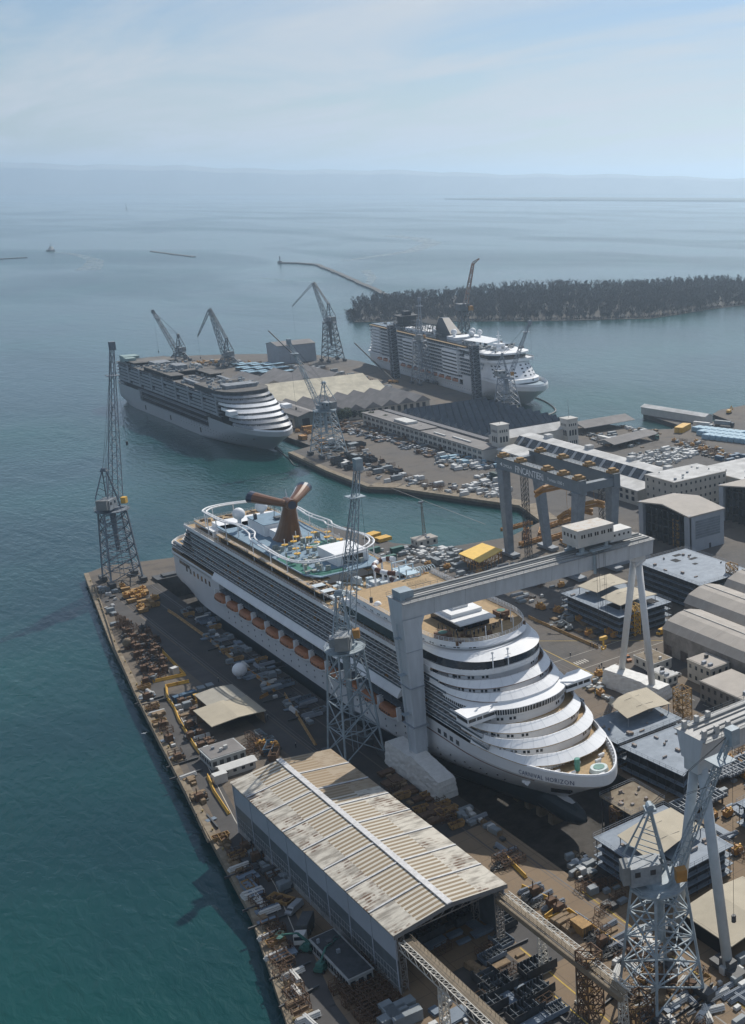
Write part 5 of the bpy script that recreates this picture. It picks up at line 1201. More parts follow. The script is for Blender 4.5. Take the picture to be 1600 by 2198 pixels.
# floating crane beyond the third ship
fc = thing('floating_crane', 'orange and grey crane rising behind the far white ship, close to the wood', 'floating crane', (545, 960, -3))
mb = MB(); mb.prism([(530, 940), (560, 940), (562, 985), (528, 985)], -4, .5); mb.build('pontoon', DARKST, fc)
mb = MB(); mb.lattice([(539, 954, .5), (551, 954, .5), (551, 966, .5), (539, 966, .5)], [(542, 957, 52), (548, 957, 52), (548, 963, 52), (542, 963, 52)], 7, .8, .5, 1); mb.build('tower', FARC, fc)
mb = MB(); mb.box(540, 550, 955, 965, 52, 58); mb.build('machinery_house', FARC, fc); mb = MB(); mb.box(548, 552, 953, 957, 52, 56); mb.build('operator_cab', ORANGE, fc)
mb = MB(); jib(mb, (546, 957, 56), (553, 950, 94), 2.2, 1.0, 10, .6, .35); mb.m = 0; jib(mb, (553, 950, 94), (557, 946, 98), 1.2, .4, 2, .5, .3); mb.build('jib', mat('faded_orange_crane', (.30, .13, .07), .6, col2=(.3, .28, .27), scale=.08, lo=.45, hi=.55), fc)
# two dark scaffold towers against the third ship
for x, y, z1 in ((470, 950, 45.5), (463.5, 803.5, 43)):
    t_ = thing('scaffold_tower', 'dark netted scaffold tower against the far white ship, ' + ('nearer its stern' if y > 900 else 'nearer its bow'), 'scaffold tower', (x, y, 0), 'dark towers beside the far ship')
    mb = MB(); mb.box(x - 2.6, x + 2.6, y - 2.6, y + 2.6, 0, z1); mb.build('netting', mat('dark_netting', (.025, .032, .042), .9, var=.5, scale=1.5), t_)
    mb = MB(); mb.lattice([(x - 2.8, y - 2.8, 0), (x + 2.8, y - 2.8, 0), (x + 2.8, y + 2.8, 0), (x - 2.8, y + 2.8, 0)], [(x - 2.8, y - 2.8, z1 + 1.2), (x + 2.8, y - 2.8, z1 + 1.2), (x + 2.8, y + 2.8, z1 + 1.2), (x - 2.8, y + 2.8, z1 + 1.2)], 18, .3, .2, 2); mb.build('frame', GREYST, t_)

# ---------------------------------------------------------------- the big rusty-roofed shed
sh = thing('shed', 'long open-ended shed with a rusty striped ridge roof in the foreground', 'shed', (102.9, 204, 0))
x0, x1, y0, y1, xr = 89.9, 116.0, 204., 292.6, 102.4; nb = 8
ORG_ROOF = (xr, y0, 0)
mb = MB(); N_ = 12
def rz(x): return 16.5 - 1.75 * abs(x - xr) / 13.3
xsn = [x0 - .5 + (x1 - x0 + 1.0) * i / N_ for i in range(N_ + 1)]
bays = [y0 - .6 + (y1 - y0 + 1.2) * k / nb for k in range(nb + 1)]
for k in range(nb):
    a, b_ = bays[k] + .12, bays[k + 1] - .12
    for i in range(N_):
        p, q = xsn[i], xsn[i + 1]; mb.face([(p, a, rz(p)), (q, a, rz(q)), (q, b_, rz(q)), (p, b_, rz(p))]); mb.face([(p, a, rz(p) - .3), (p, b_, rz(p) - .3), (q, b_, rz(q) - .3), (q, a, rz(q) - .3)])
rf = mb.build('roof', SHEDROOF, None, loc=ORG_ROOF); rf.parent = sh; rf.location = Vector(ORG_ROOF) - Vector((102.9, 204, 0)); ORG[rf.name] = (102.9, 204, 0)
mb = MB(); mb.box(xr - .65, xr + .65, y0 - .7, y1 + .7, 16.42, 16.72)
for b_ in bays[1:-1]:
    for i in range(N_): p, q = xsn[i], xsn[i + 1]; mb.face([(p, b_ - .22, rz(p) + .16), (q, b_ - .22, rz(q) + .16), (q, b_ + .22, rz(q) + .16), (p, b_ + .22, rz(p) + .16)]); mb.face([(p, b_ - .22, rz(p) - .2), (q, b_ - .22, rz(q) - .2), (q, b_ - .22, rz(q) + .16), (p, b_ - .22, rz(p) + .16)])
o_ = mb.build('ridge_caps', mat('pale_ridge_cap', (.55, .55, .55), .6, var=.2, scale=1), sh)
mb = MB()
for b_ in bays[1:-1]: 
    for i in range(N_): p, q = xsn[i], xsn[i + 1]; mb.face([(p, b_ - .52, rz(p) + .02), (q, b_ - .52, rz(q) + .02), (q, b_ - .23, rz(q) + .02), (p, b_ - .23, rz(p) + .02)])
mb.build('roof_gutters', DARKST, sh)
mb = MB(); mb.box(x0, x0 + .3, y0, y1, 8.2, 14.55); mb.box(x1 - .3, x1, y0, y1, 10, 14.55)
for k in range(nb + 1): y = y0 + (y1 - y0) * k / nb; mb.box(x0 - .14, x0 - .003, y - .18, y + .18, 0, 14.4)
mb.build('side_wall', mat('blue_grey_cladding', (.34, .37, .42), .55, var=.05, scale=.15), sh)
mb = MB(); mb.box(x0 + .04, x0 + .3, y0, y1, 1.6, 8.2); mb.box(x1 - .3, x1 - .04, y0 + 3, y1, 0, 10)  # right wall's front stretch added to keep sunlight off the shed floor
mb.build('lower_cladding', mat('dark_slate_cladding', (.10, .12, .135), .5, var=.15, scale=.4), sh)
mb = MB(); mb.box(x0 - .06, x0 + .34, y0 - .1, y1, 0, 1.6)
for k in range(60): y = y0 + 1 + k * 1.45; mb.box(x0 - .05, x0 + .03, y, y + .09, 1.6, 4.9)
for z in (3.2, 4.9): mb.box(x0 - .06, x0 + .028, y0, y1, z, z + .1)
mb.build('plinth_and_frames', mat('pale_frame_grey', (.30, .31, .31), .8, var=.3, scale=.5), sh)
mb = MB(); mb.box(x0 + .1, x1 - .1, y1 - .3, y1, 0, 14.3)
mb.build('back_wall', WALLM, sh)
mb = MB()
for k in range(nb + 1):
    y = y0 + .6 + (y1 - y0 - 1.2) * k / nb
    for x in (x0 + 1.3, x1 - 1.3): mb.lattice([(x - .7, y - .5, 0), (x + .7, y - .5, 0), (x + .7, y + .5, 0), (x - .7, y + .5, 0)], [(x - .7, y - .5, 13.6), (x + .7, y - .5, 13.6), (x + .7, y + .5, 13.6), (x - .7, y + .5, 13.6)], 9, .16, .1, 2)
    P = [(x0 + 1 + (x1 - x0 - 2) * i / 10) for i in range(11)]
    for i in range(10): mb.bar((P[i], y, 13.4), (P[i + 1], y, 13.4), .2); mb.bar((P[i], y, 13.4), (P[i + 1], y, rz(P[i + 1]) - .5), .14)
mb.build('portal_trusses', mat('truss_steel', (.24, .22, .20), .7), sh)
mb = MB()
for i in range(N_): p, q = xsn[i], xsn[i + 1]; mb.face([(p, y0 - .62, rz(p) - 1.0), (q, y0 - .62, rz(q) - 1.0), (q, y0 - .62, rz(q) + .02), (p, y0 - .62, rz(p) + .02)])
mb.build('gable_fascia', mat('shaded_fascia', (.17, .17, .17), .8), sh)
mb = MB()
for y in range(210, 285, 9): mb.box(x1 - .5, x1 - .34, y, y + 5, 9, 12.5)
mb.build('clerestory_glazing', mat('green_tinted_glazing', (.10, .24, .22), .3, var=.5, scale=1.5), sh)
# crane runways running out of the open end
for side, X, yend, lab in ((0, 90.8, 150, 'left white lattice crane runway leaving the open end of the big shed'), (1, 116.0, 158, 'right lattice crane runway with side walkway leaving the open end of the big shed')):
    t_ = thing('crane_runway', lab, 'crane runway', (X, 178, 0), 'crane runways')
    mb = MB(); z0, z1 = 11.2, 13.0
    for dx in (-.55, .55): mb.bar((X + dx, 203.2, z1), (X + dx, yend, z1), .16); mb.bar((X + dx, 203.2, z0), (X + dx, yend, z0), .16)
    n = int((203 - yend) / 1.6)
    for k in range(n):
        a = 203.2 - k * 1.6; b_ = a - 1.6
        for dx in (-.55, .55): mb.bar((X + dx, a, z0 if k % 2 else z1), (X + dx, b_, z1 if k % 2 else z0), .1)
        mb.bar((X - .55, a, z1), (X + .55, b_, z1), .1); mb.bar((X - .55, b_, z1), (X + .55, b_, z1), .1)
    mb.build('truss', mat('pale_truss', (.50, .48, .43), .7, var=.2), t_)
    mb = MB(); s = 1 if side == 0 else -1; mb.box(*sorted((X + s * .8, X + s * 1.9)), yend, 203.2, 12.7, 12.95); rail(mb, [(X + s * 1.95, 203, 12.9), (X + s * 1.95, yend, 12.9)], 1.1, .05, 1.5, 2); mb.box(*sorted((X + s * 2.0, X + s * 2.8)), yend, 203.2, 11.4, 12.6)
    mb.build('walkway', mat('walkway_brown', (.20, .16, .11), .8), t_)
    for y in ((186.5, 170, 156) if side == 0 else (189.5, 175.5, 161)):
        mb = MB(); mb.lattice([(X - .9, y - .7, 0), (X + .9, y - .7, 0), (X + .9, y + .7, 0), (X - .9, y + .7, 0)], [(X - .6, y - .6, 11.2), (X + .6, y - .6, 11.2), (X + .6, y + .6, 11.2), (X - .6, y + .6, 11.2)], 8, .18, .11, 2); mb.box(X - 1.2, X + 1.2, y - 1, y + 1, .01, .5); mb.build('lattice_post', mat('pale_truss', (.50, .48, .43)), t_)

# ---------------------------------------------------------------- buildings
def gable(label, name, cx, cy, lx, ly, h, hr, wm, rm, rz=0., over=.5, along='y', openend=None, cat='building', group=None, wins=None, corr=False):
    t_ = thing(name, label, cat, (cx, cy, 0), group); ca, sa = math.cos(rz), math.sin(rz)
    def P(x, y, z): return (cx + x * ca - y * sa, cy + x * sa + y * ca, z)
    a, b_ = lx / 2, ly / 2; mb = MB()
    S = [(-a, -b_), (a, -b_), (a, b_), (-a, b_)]
    for k in range(4):
        if openend is not None and k in openend: continue
        p, q = S[k], S[(k + 1) % 4]; mb.face([P(*p, 0), P(*q, 0), P(*q, h), P(*p, h)])
    G_ = ([(0, 2)] if along == 'y' else [(1, 3)])[0]
    for k in G_:
        p, q = S[k], S[(k + 1) % 4]; m_ = ((p[0] + q[0]) / 2, (p[1] + q[1]) / 2); mb.face([P(*p, h), P(*q, h), P(*m_, hr)])
    mb.build('wall', wm, t_)
    mb = MB(); a2, b2 = a + over, b_ + over; e = h - over * .25 + .05; d = .25
    if along == 'y': L_, R_, M1, M2 = [(-a2, -b2), (-a2, b2)], [(a2, -b2), (a2, b2)], (0, -b2), (0, b2)
    else: L_, R_, M1, M2 = [(b_ * 0 - a2, -b2), (a2, -b2)], [(-a2, b2), (a2, b2)], (-a2, 0), (a2, 0)
    for dz in (0, -d):
        f1 = [P(*L_[0], e + dz), P(*M1, hr + .1 + dz), P(*M2, hr + .1 + dz), P(*L_[1], e + dz)]; f2 = [P(*R_[0], e + dz), P(*R_[1], e + dz), P(*M2, hr + .1 + dz), P(*M1, hr + .1 + dz)]
        mb.face(f1); mb.face(f2)
    for A_, B_ in ((L_[0], L_[1]), (R_[0], R_[1])): mb.face([P(*A_, e - d), P(*B_, e - d), P(*B_, e), P(*A_, e)])
    for A_, M_ in ((L_[0], M1), (R_[0], M1), (L_[1], M2), (R_[1], M2)): mb.face([P(*A_, e - d), P(*M_, hr + .1 - d), P(*M_, hr + .1), P(*A_, e)])
    mb.build('roof', rm, t_)
    if openend is not None or wins:
        if wins:
            for face, n, z, w, h_ in wins:
                p, q = Vector(S[face]), Vector(S[(face + 1) % 4]); d_ = (q - p) / n; nrm = Vector((d_.y, -d_.x)).normalized()
                for k in range(n):
                    c = p + d_ * (k + .5) + nrm * .05; u = d_.normalized() * w / 2; mb = MB(); m1, m2 = c - u, c + u; i1, i2 = m1 - nrm * .2, m2 - nrm * .2
                    for A_, B_ in ((m1, m2),): mb.face([P(*A_, z), P(*B_, z), P(*B_, z + h_), P(*A_, z + h_)])
                    mb.face([P(*m1, z), P(*i1, z), P(*i1, z + h_), P(*m1, z + h_)]); mb.face([P(*m2, z), P(*i2, z), P(*i2, z + h_), P(*m2, z + h_)])
                    mb.build('window', GLASSD, t_)
    return t_
def flat(label, name, cx, cy, lx, ly, h, wm, rm, floors=2, nx=8, ny=5, ww=1.1, wh=1.4, cat='building', rz=0., group=None, parapet=.5, wall_faces=(0, 3)):
    t_ = thing(name, label, cat, (cx, cy, 0), group); ca, sa = math.cos(rz), math.sin(rz)
    def P(x, y, z): return (cx + x * ca - y * sa, cy + x * sa + y * ca, z)
    mb = MB(); mb.obox(cx, cy, 0, lx, ly, h, rz); mb.build('wall', wm, t_)
    mb = MB(); mb.obox(cx, cy, h + .002, lx + .5, ly + .5, .25, rz); mb.build('cornice', wm, t_)
    mb = MB(); mb.obox(cx, cy, h + .26, lx - .3, ly - .3, .12, rz); mb.build('roof', rm, t_)
    r9 = random.Random(int(cx + cy))
    for k in range(3 + int(lx * ly / 150)): px_, py_ = P(r9.uniform(-.4, .4) * lx, r9.uniform(-.4, .4) * ly, 0)[:2]; mb = MB(); s9 = r9.uniform(.5, 1.6); mb.obox(px_, py_, h + .38, s9, s9 * .8, r9.uniform(.4, 1.1), rz); mb.build('roof_vent', r9.choice((GREYST, CWHITE, DARKST)), t_)
    a, b_ = lx / 2, ly / 2; S = [(-a, -b_), (a, -b_), (a, b_), (-a, b_)]
    for face in wall_faces:
        n = nx if face in (0, 2) else ny; p, q = Vector(S[face]), Vector(S[(face + 1) % 4]); d_ = (q - p) / n; nrm = Vector((d_.y, -d_.x)).normalized()
        for f in range(floors):
            for k in range(n):
                c = p + d_ * (k + .5) + nrm * .06; u = d_.normalized() * ww / 2; z = h / floors * (f + .32); mb = MB(); c1, c2 = c - u, c + u; mb.face([P(*c1, z), P(*c2, z), P(*c2, z + wh), P(*c1, z + wh)])
                e1, e2 = c1 - nrm * .2, c2 - nrm * .2; mb.face([P(*c1, z), P(*c1, z + wh), P(*e1, z + wh), P(*e1, z)]); mb.face([P(*c2, z), P(*e2, z), P(*e2, z + wh), P(*c2, z + wh)]); mb.face([P(*c1, z + wh), P(*c2, z + wh), P(*e2, z + wh), P(*e1, z + wh)])
                mb.build('window', GLASSD, t_)
    return t_
# block assembly hangar (open left side), cladding panel on the right wall
def hangar(label, X0, X1, Y0, Y1, h, hr, panel=True, group=None):
    t_ = thing('hangar', label, 'hangar', ((X0 + X1) / 2, (Y0 + Y1) / 2, 0), group)
    mb = MB(); mb.box(X0, X1, Y0, Y0 + .8, 0, h - .05); mb.box(X1 - .8, X1, Y0 + .81, Y1, 0, h - .05); mb.box(X0, X1 - .81, Y1 - .8, Y1, 0, h - .05); mb.box(X0 - .6, X0 + .9, Y0, Y0 + 3.2, 0, h + .2); mb.box(X0 - .6, X0 + .9, Y1 - 3.2, Y1, 0, h + .2)
    mb.build('wall', WALLM, t_)
    mb = MB(); ym = (Y0 + Y1) / 2; 
    for a, b_, za, zb in ((Y0 - .5, ym, h, hr), (ym, Y1 + .5, hr, h)):
        f = [(X0 - 1, a, za), (X1 + .5, a, za), (X1 + .5, b_, zb), (X0 - 1, b_, zb)]; mb.face(f); mb.face([(x, y, z - .6) for x, y, z in f][::-1])
    mb.face([(X0 - 1, Y0 - .5, h - .6), (X0 - 1, Y0 - .5, h), (X0 - 1, ym, hr), (X0 - 1, ym, hr - .6)]); mb.face([(X0 - 1, ym, hr - .6), (X0 - 1, ym, hr), (X0 - 1, Y1 + .5, h), (X0 - 1, Y1 + .5, h - .6)]); mb.face([(X0 - 1, Y0 - .5, h - .6), (X1 + .5, Y0 - .5, h - .6), (X1 + .5, Y0 - .5, h), (X0 - 1, Y0 - .5, h)])
    mb.build('roof', ROOFT, t_)
    mb = MB(); mb.box(X0 + 3, X0 + 3.3, Y0 + 12, Y1 - 4, 0, h - 3)
    for k in range(8): mb.box(X0 + 1, X0 + 3.4, Y0 + 4 + k * (Y1 - Y0 - 8) / 7, Y0 + 4.5 + k * (Y1 - Y0 - 8) / 7, 0, h - 1)
    for z in range(4, int(h), 4): mb.box(X0 + 1, X0 + 3.5, Y0 + 3.3, Y1 - 3.3, z, z + .25)
    mb.build('inner_racks', BLKSIDE, t_)
    mb = MB()
    for k in range(7): z = h - 3 - k * 1.25; mb.box(X0 + 3.5, X1 - 2.5, Y0 - .12, Y0 - .003, z - 1.05, z)
    mb.build('louvres', mat('louvre_grey', (.16, .19, .22), .6), t_)
    mb = MB(); mb.box(X0 + (X1 - X0) * .55, X0 + (X1 - X0) * .55 + 1.2, Y0 - .1, Y0 - .003, 0, 2.4); mb.build('door', DARKST, t_)
    return t_
hangar('tall grey hangar with taupe ridge roof and open dark left side, behind the gantry end', 331, 352, 393, 430, 17.5, 20)
hangar('second tall assembly hangar cut by the right edge, behind the open-sided one', 378, 402, 385, 425, 18, 21)
flat('low grey annex with a flat taupe roof between gantry cabin and open hangar', 'annex', 303, 418, 22, 34, 9, WALLM, ROOFT, 1, 3, 3)
# cream four-storey office block and long sawtooth-glazed factory behind it
flat('cream multi-storey factory block with rows of windows, right of the long white-roofed factory', 'factory_block', 387, 462, 36, 24, 16, BUILD, ROOFG, 4, 11, 5)
flat('lower cream wing with a patchy white roof at the right edge', 'factory_wing', 425, 455, 38, 40, 13, BUILD, ROOFG, 3, 8, 6)
lf = thing('factory', 'long white-roofed factory with a dark glazed clerestory slope, running to the white villa towers', 'factory', (378, 535, 0))
mb = MB(); mb.box(364, 400, 474, 612, 0, 8.2); mb.box(378, 396, 476, 610, 8.2, 11.2); mb.build('wall', BUILD, lf)
mb = MB(); mb.face([(363.5, 473.5, 8.3), (376, 473.5, 9.6), (376, 612.5, 9.6), (363.5, 612.5, 8.3)]); mb.face([(380.5, 473.5, 14.2), (388, 473.5, 15), (388, 612.5, 15), (380.5, 612.5, 14.2)]); mb.face([(388, 473.5, 15), (400.5, 473.5, 10.5), (400.5, 612.5, 10.5), (388, 612.5, 15)]); mb.face([(363.5, 473.5, 8.3), (363.5, 612.5, 8.3), (363.5, 612.5, 7.9), (363.5, 473.5, 7.9)])
for y in (476, 508, 548, 590): mb.box(386, 390, y, y + 4, 14.6, 17)
mb.build('roof', ROOFG, lf)
mb = MB(); mb.face([(376, 473.5, 9.65), (380.5, 473.5, 14.15), (380.5, 612.5, 14.15), (376, 612.5, 9.65)]); g_ = mb.build('clerestory', GLASSD, lf)
mb = MB()
for k in range(15): y = 477 + k * 9.2; mb.face([(375.9, y, 9.75), (380.4, y, 14.25), (380.4, y + 2.6, 14.25), (375.9, y + 2.6, 9.75)])
mb.build('clerestory_ribs', mat('rib_grey', (.30, .32, .34), .7), g_)
mb = MB()
for k in range(26): y = 477 + k * 5.1; mb.box(363.9, 364.05, y, y + 2.4, 2, 4.2); mb.box(363.9, 364.05, y, y + 2.4, 5.4, 7.2)
mb.build('window_row', GLASSD, lf)
mb = MB(); mb.face([(364, 473.4, 0), (400, 473.4, 0), (400, 473.4, 10.5), (388, 473.4, 15), (380.5, 473.4, 14.2), (376, 473.4, 9.6), (364, 473.4, 8.2)]); mb.face([(364, 612.6, 0), (364, 612.6, 8.2), (376, 612.6, 9.6), (380.5, 612.6, 14.2), (388, 612.6, 15), (400, 612.6, 10.5), (400, 612.6, 0)]); mb.build('gable_wall', BUILD, lf)
vl = thing('villa', 'white villa-like hall with two square corner towers and arched windows', 'villa', (396, 626, 0))
mb = MB(); mb.box(372, 424, 619, 634, 0, 12); mb.build('hall', BUILDW, vl); mb = MB(); mb.face([(371.5, 618.4, 12), (424.5, 618.4, 12), (424.5, 626.5, 15.5), (371.5, 626.5, 15.5)]); mb.face([(371.5, 626.5, 15.5), (424.5, 626.5, 15.5), (424.5, 634.6, 12), (371.5, 634.6, 12)]); mb.face([(371.5, 618.4, 12), (371.5, 626.5, 15.5), (371.5, 634.6, 12)]); mb.build('roof', ROOFG, vl)
for X, Y, H in ((371, 619, 21.5), (421, 618, 18.5)):
    mb = MB(); mb.box(X - 4, X + 4, Y - 4, Y + 4, 0, H); mb.box(X - 4.4, X + 4.4, Y - 4.4, Y + 4.4, H, H + .5); mb.box(X - 4.2, X + 4.2, Y - 4.2, Y + 4.2, 6.6, 6.95); tw_ = mb.build('tower', BUILDW, vl)
    mb = MB()
    for z, hh, arch in ((H - 4.4, 1.6, 0), (H - 10.5, 3.0, 1), (2.5, 2.2, 0)):
        for k in range(4 if not arch else 3):
            n_ = 4 if not arch else 3; c = -3.1 + 6.2 * (k + .5) / n_; w_ = .42 if not arch else .7
            for ax in (0, 1):
                P = [(c - w_, z), (c + w_, z), (c + w_, z + hh)] + ([(c + w_ * math.cos(a), z + hh + w_ * math.sin(a)) for a in (.6, 1.2, 1.57, 1.95, 2.55)] if arch else []) + [(c - w_, z + hh)]
                mb.face([(X + p[0], Y - 4.08, p[1]) for p in P] if ax else [(X - 4.08, Y - p[0], p[1]) for p in P])
    mb.build('tower_windows', GLASSD, tw_)
for X, Y, H in ((371, 619, 22), (421, 618, 19)):
    mb = MB(); mb.tube((X, Y, H), (X, Y, H + 12), .12, 4)
    tag(mb.build('flagpole', DARKST), 'bare flagpole on the ' + ('left' if X < 400 else 'right') + ' white tower', 'flagpole', 'flagpoles')
# slate sawtooth workshop
sw = thing('workshop', 'large dark workshop under many rows of slate sawtooth rooflights, in front of the far ship', 'workshop', (412, 705, 0))
mb = MB(); X0, X1, Y0, Y1 = 381, 446, 648, 768; mb.box(X0, X1, Y0, Y1, 0, 6.4); mb.build('wall', BUILD, sw)
ns = 12; a_ = MB(); b2_ = MB(); dx = (Y1 - Y0) / ns; rr = random.Random(77); lt = MB()
for k in range(ns):
    ya = Y0 + k * dx; yb = ya + dx
    for q in range(13):
        xa = X0 + q * 5; xb = xa + 5; tgt = lt if rr.random() < .3 else a_
        tgt.face([(xa, ya + 1.4, 10.6), (xb, ya + 1.4, 10.6), (xb, yb, 6.5), (xa, yb, 6.5)][::1])
        b2_.face([(xa, ya, 6.5), (xb - .3, ya, 6.5), (xb - .3, ya + 1.4, 10.6), (xa, ya + 1.4, 10.6)])
    for x in (X0, X1): a_.face([(x, ya, 6.5), (x, ya + 1.4, 10.6), (x, yb, 6.5)])
a_.build('roof', ROOFD, sw); b2_.build('rooflights', mat('dark_rooflight', (.05, .065, .085), .25, var=.4), sw); lt.build('replaced_roof_panels', mat('greyer_roof_panel', (.24, .25, .26), .7), sw)
# two-storey office range along the workshop
of = thing('office_range', 'long two-storey office range with white window bays along the slate workshop', 'office', (363, 696, 0))
mb = MB(); mb.box(357.5, 369.5, 617, 778, 0, 7.6); mb.build('wall', BUILDW, of); mb = MB(); mb.box(356.8, 370.2, 616.5, 694, 7.7, 8.1); mb.box(356.8, 370.2, 695, 778.5, 8.3, 8.7); mb.build('roof', ROOFM, of)
for k in range(26):
    y = 619.5 + k * 6.1; w_ = MB()
    for z in (1.2, 4.7): w_.box(357.38, 357.52, y, y + 1.5, z, z + 1.9); w_.box(357.38, 357.52, y + 2.1, y + 3.6, z, z + 1.9)
    w_.build('window_pair', GLASSD, of)
mb = MB(); mb.box(362, 363, 640, 662, 8.2, 8.9); mb.box(360, 361, 668, 682, 8.2, 8.9); mb.box(359, 367, 716, 734, 8.8, 10.2); mb.build('rooftop_units', CWHITE, of)
mb = MB(); mb.box(372.5, 377, 640, 778, 0, 8.6); tag(mb.build('pipe_gallery', mat('pipe_gallery_grey', (.13, .13, .14), .8, var=.5, scale=1.5)), 'grey pipe gallery between office range and slate workshop', 'pipe gallery')
# weathered multi-gable factory on the pier
mg = thing('factory', 'broad weathered factory with many low grey gables and a windowed front wall, mid pier', 'factory', (365, 880, 0))
mb = MB(); mb.box(318, 421, 800, 992, 0, 6.6); mb.build('wall', BUILD, mg)
mb = MB(); mb2 = MB()
def saw(T_, xa, xb, ya, yb, n, z0, rise, alongY=True):
    for k in range(n):
        if alongY:
            p = xa + (xb - xa) * k / n; q = xa + (xb - xa) * (k + 1) / n; m_ = (p + q) / 2
            T_.face([(p, ya, z0), (m_, ya, z0 + rise), (m_, yb, z0 + rise), (p, yb, z0)]); T_.face([(m_, ya, z0 + rise), (q, ya, z0), (q, yb, z0), (m_, yb, z0 + rise)])
            for y in (ya, yb): T_.face([(p, y, z0), (q, y, z0), (m_, y, z0 + rise)])
        else:
            p = ya + (yb - ya) * k / n; q = ya + (yb - ya) * (k + 1) / n; m_ = (p + q) / 2
            T_.face([(xa, p, z0), (xb, p, z0), (xb, m_, z0 + rise), (xa, m_, z0 + rise)]); T_.face([(xa, m_, z0 + rise), (xb, m_, z0 + rise), (xb, q, z0), (xa, q, z0)])
            for x in (xa, xb): T_.face([(x, p, z0), (x, m_, z0 + rise), (x, q, z0)])
saw(mb, 317, 422, 799, 858, 8, 6.7, 4.2); mb.build('front_gables', ROOFM, mg); mb = MB(); saw(mb, 317, 422, 928, 993, 4, 7.2, 6.5); saw(mb2, 322, 418, 859, 893, 1, 7.0, 6.5, False); saw(mb2, 314, 422, 894, 927, 1, 7.3, 7.0, False)
mb.build('roof', ROOFM, mg); mb2.build('pale_roof', ROOFY, mg)
mb = MB()
for k in range(20): mb.box(320 + k * 5, 322.6 + k * 5, 799.85, 800.05, 1.5, 5.6)
for k in range(30): mb.box(317.85, 318.05, 803 + k * 6.2, 806 + k * 6.2, 1.5, 5.2)
mb.build('window_row', GLASSD, mg)
gable('grey ridge-roofed workshop with a green door end beside the unfinished ship bow', 'workshop', 327, 822, 17, 58, 9, 11.5, mat('grey_green_cladding', (.12, .15, .15), .7), ROOFM, openend=None)
mb = MB(); mb.box(321, 326, 792.7, 792.95, 0, 7); tag(mb.build('sliding_door', BLACKIN), 'dark open doorway of the grey-green workshop beside the unfinished ship', 'doorway')
gable('small grey ridge-roofed store at the seaward end of the pier', 'store', 447, 1112, 36, 26, 17, 19.5, WALLM, ROOFM, along='x')
# pier beyond: loads of pale blue roofed huts
k_ = 0
hut = None
for i in range(7):
    for j in range(3):
        x, y = at(512 + i * 14 + j * 10, 786 + j * 8 + (i % 2) * 2)
        if hut is None:
            hut = thing('site_hut', 'pale blue roofed site huts in rows behind the factory on the pier', 'site hut', (0, 0, 0), 'pale blue site huts'); mb = MB(); mb.box(-5.5, 5.5, -3, 3, 0, 2.7); mb.build('body', DARKST, hut); mb = MB(); mb.box(-5.7, 5.7, -3.2, 3.2, 2.71, 2.95); mb.build('roof', BLUESH, hut); h_ = hut
        else: h_ = copy_tree(hut)
        h_.location = (x, y, 0); h_.rotation_euler = (0, 0, rad(4))
# right-hand vaulted halls, offices
def vault(label, X0, X1, Y0, Y1, h, hr):
    t_ = thing('hall', label, 'hall', ((X0 + X1) / 2, (Y0 + Y1) / 2, 0), 'vaulted halls'); mb = MB(); mb.box(X0 + .3, X1 - .3, Y0, Y1 - .3, 0, h); prof = [(0, h), (.12, h + (hr - h) * .62), (.36, hr), (.5, hr + .25), (.64, hr), (.88, h + (hr - h) * .62), (1, h)]
    for y in (Y0, Y1 - .3): mb.face([(X0 + (X1 - X0) * p[0], y, p[1]) for p in prof])
    mb.build('wall', mat('stained_render', (.24, .22, .20), .9, var=.5, scale=.12), t_)
    mb = MB()
    for k in range(6): a, b_ = prof[k], prof[k + 1]; mb.face([(X0 + (X1 - X0) * a[0], Y0, a[1]), (X0 + (X1 - X0) * b_[0], Y0, b_[1]), (X0 + (X1 - X0) * b_[0], Y1, b_[1]), (X0 + (X1 - X0) * a[0], Y1, a[1])][::-1])
    mb.build('roof', ROOFT, t_)
    mb = MB()
    for k in range(1, 9): y = Y0 + (Y1 - Y0) * k / 9; [mb.face([(X0 + (X1 - X0) * prof[q][0], y - .06, prof[q][1] + .04), (X0 + (X1 - X0) * prof[q + 1][0], y - .06, prof[q + 1][1] + .04), (X0 + (X1 - X0) * prof[q + 1][0], y + .06, prof[q + 1][1] + .04), (X0 + (X1 - X0) * prof[q][0], y + .06, prof[q][1] + .04)]) for q in range(6)]
    mb.box((X0 + X1) / 2 - .2, (X0 + X1) / 2 + .2, Y0, Y1, hr + .2, hr + .5); mb.build('roof_seams', mat('roof_seam', (.45, .43, .4), .8), t_)
    mb = MB()
    for k in range(8): y = Y0 + 6 + k * 9; mb.box(X0 + .16, X0 + .31, y, y + 4, 0, 3.8)
    mb.build('doors', mat('mixed_doors', (.10, .08, .07), .8, var=.6, scale=.3), t_); return t_
vault('taupe vaulted hall with a stained wall, right of the white gantry legs', 247, 268, 236, 310, 9.4, 13.5)
vault('second taupe vaulted hall, behind and right of the nearest vault', 269, 290, 236, 324, 10, 14.5)
vault('third vaulted hall at the right edge, partly hidden behind two others', 291, 312, 236, 326, 10.5, 15)
flat('two-storey cream office with a taupe flat roof in front of the vaulted hall', 'office', 242.5, 279.5, 8.5, 12, 7.4, BUILD, ROOFT, 2, 3, 4)
flat('grey-brown two-storey office at the right edge, beside the cream one', 'office', 237.5, 258, 14, 24, 6.6, mat('grey_brown_render', (.2, .19, .175), .9, var=.15), ROOFT, 2, 4, 8)
flat('small flat white-roofed canteen hut near the parked cars', 'hut', 237, 303, 8, 11, 3.4, BUILDW, CONC, 1, 2, 3)
flat('low cream gatehouse with a roofed porch near the parked cars', 'hut', 232, 290.5, 4.5, 9, 2.9, BUILDW, ROOFG, 1, 2, 3)
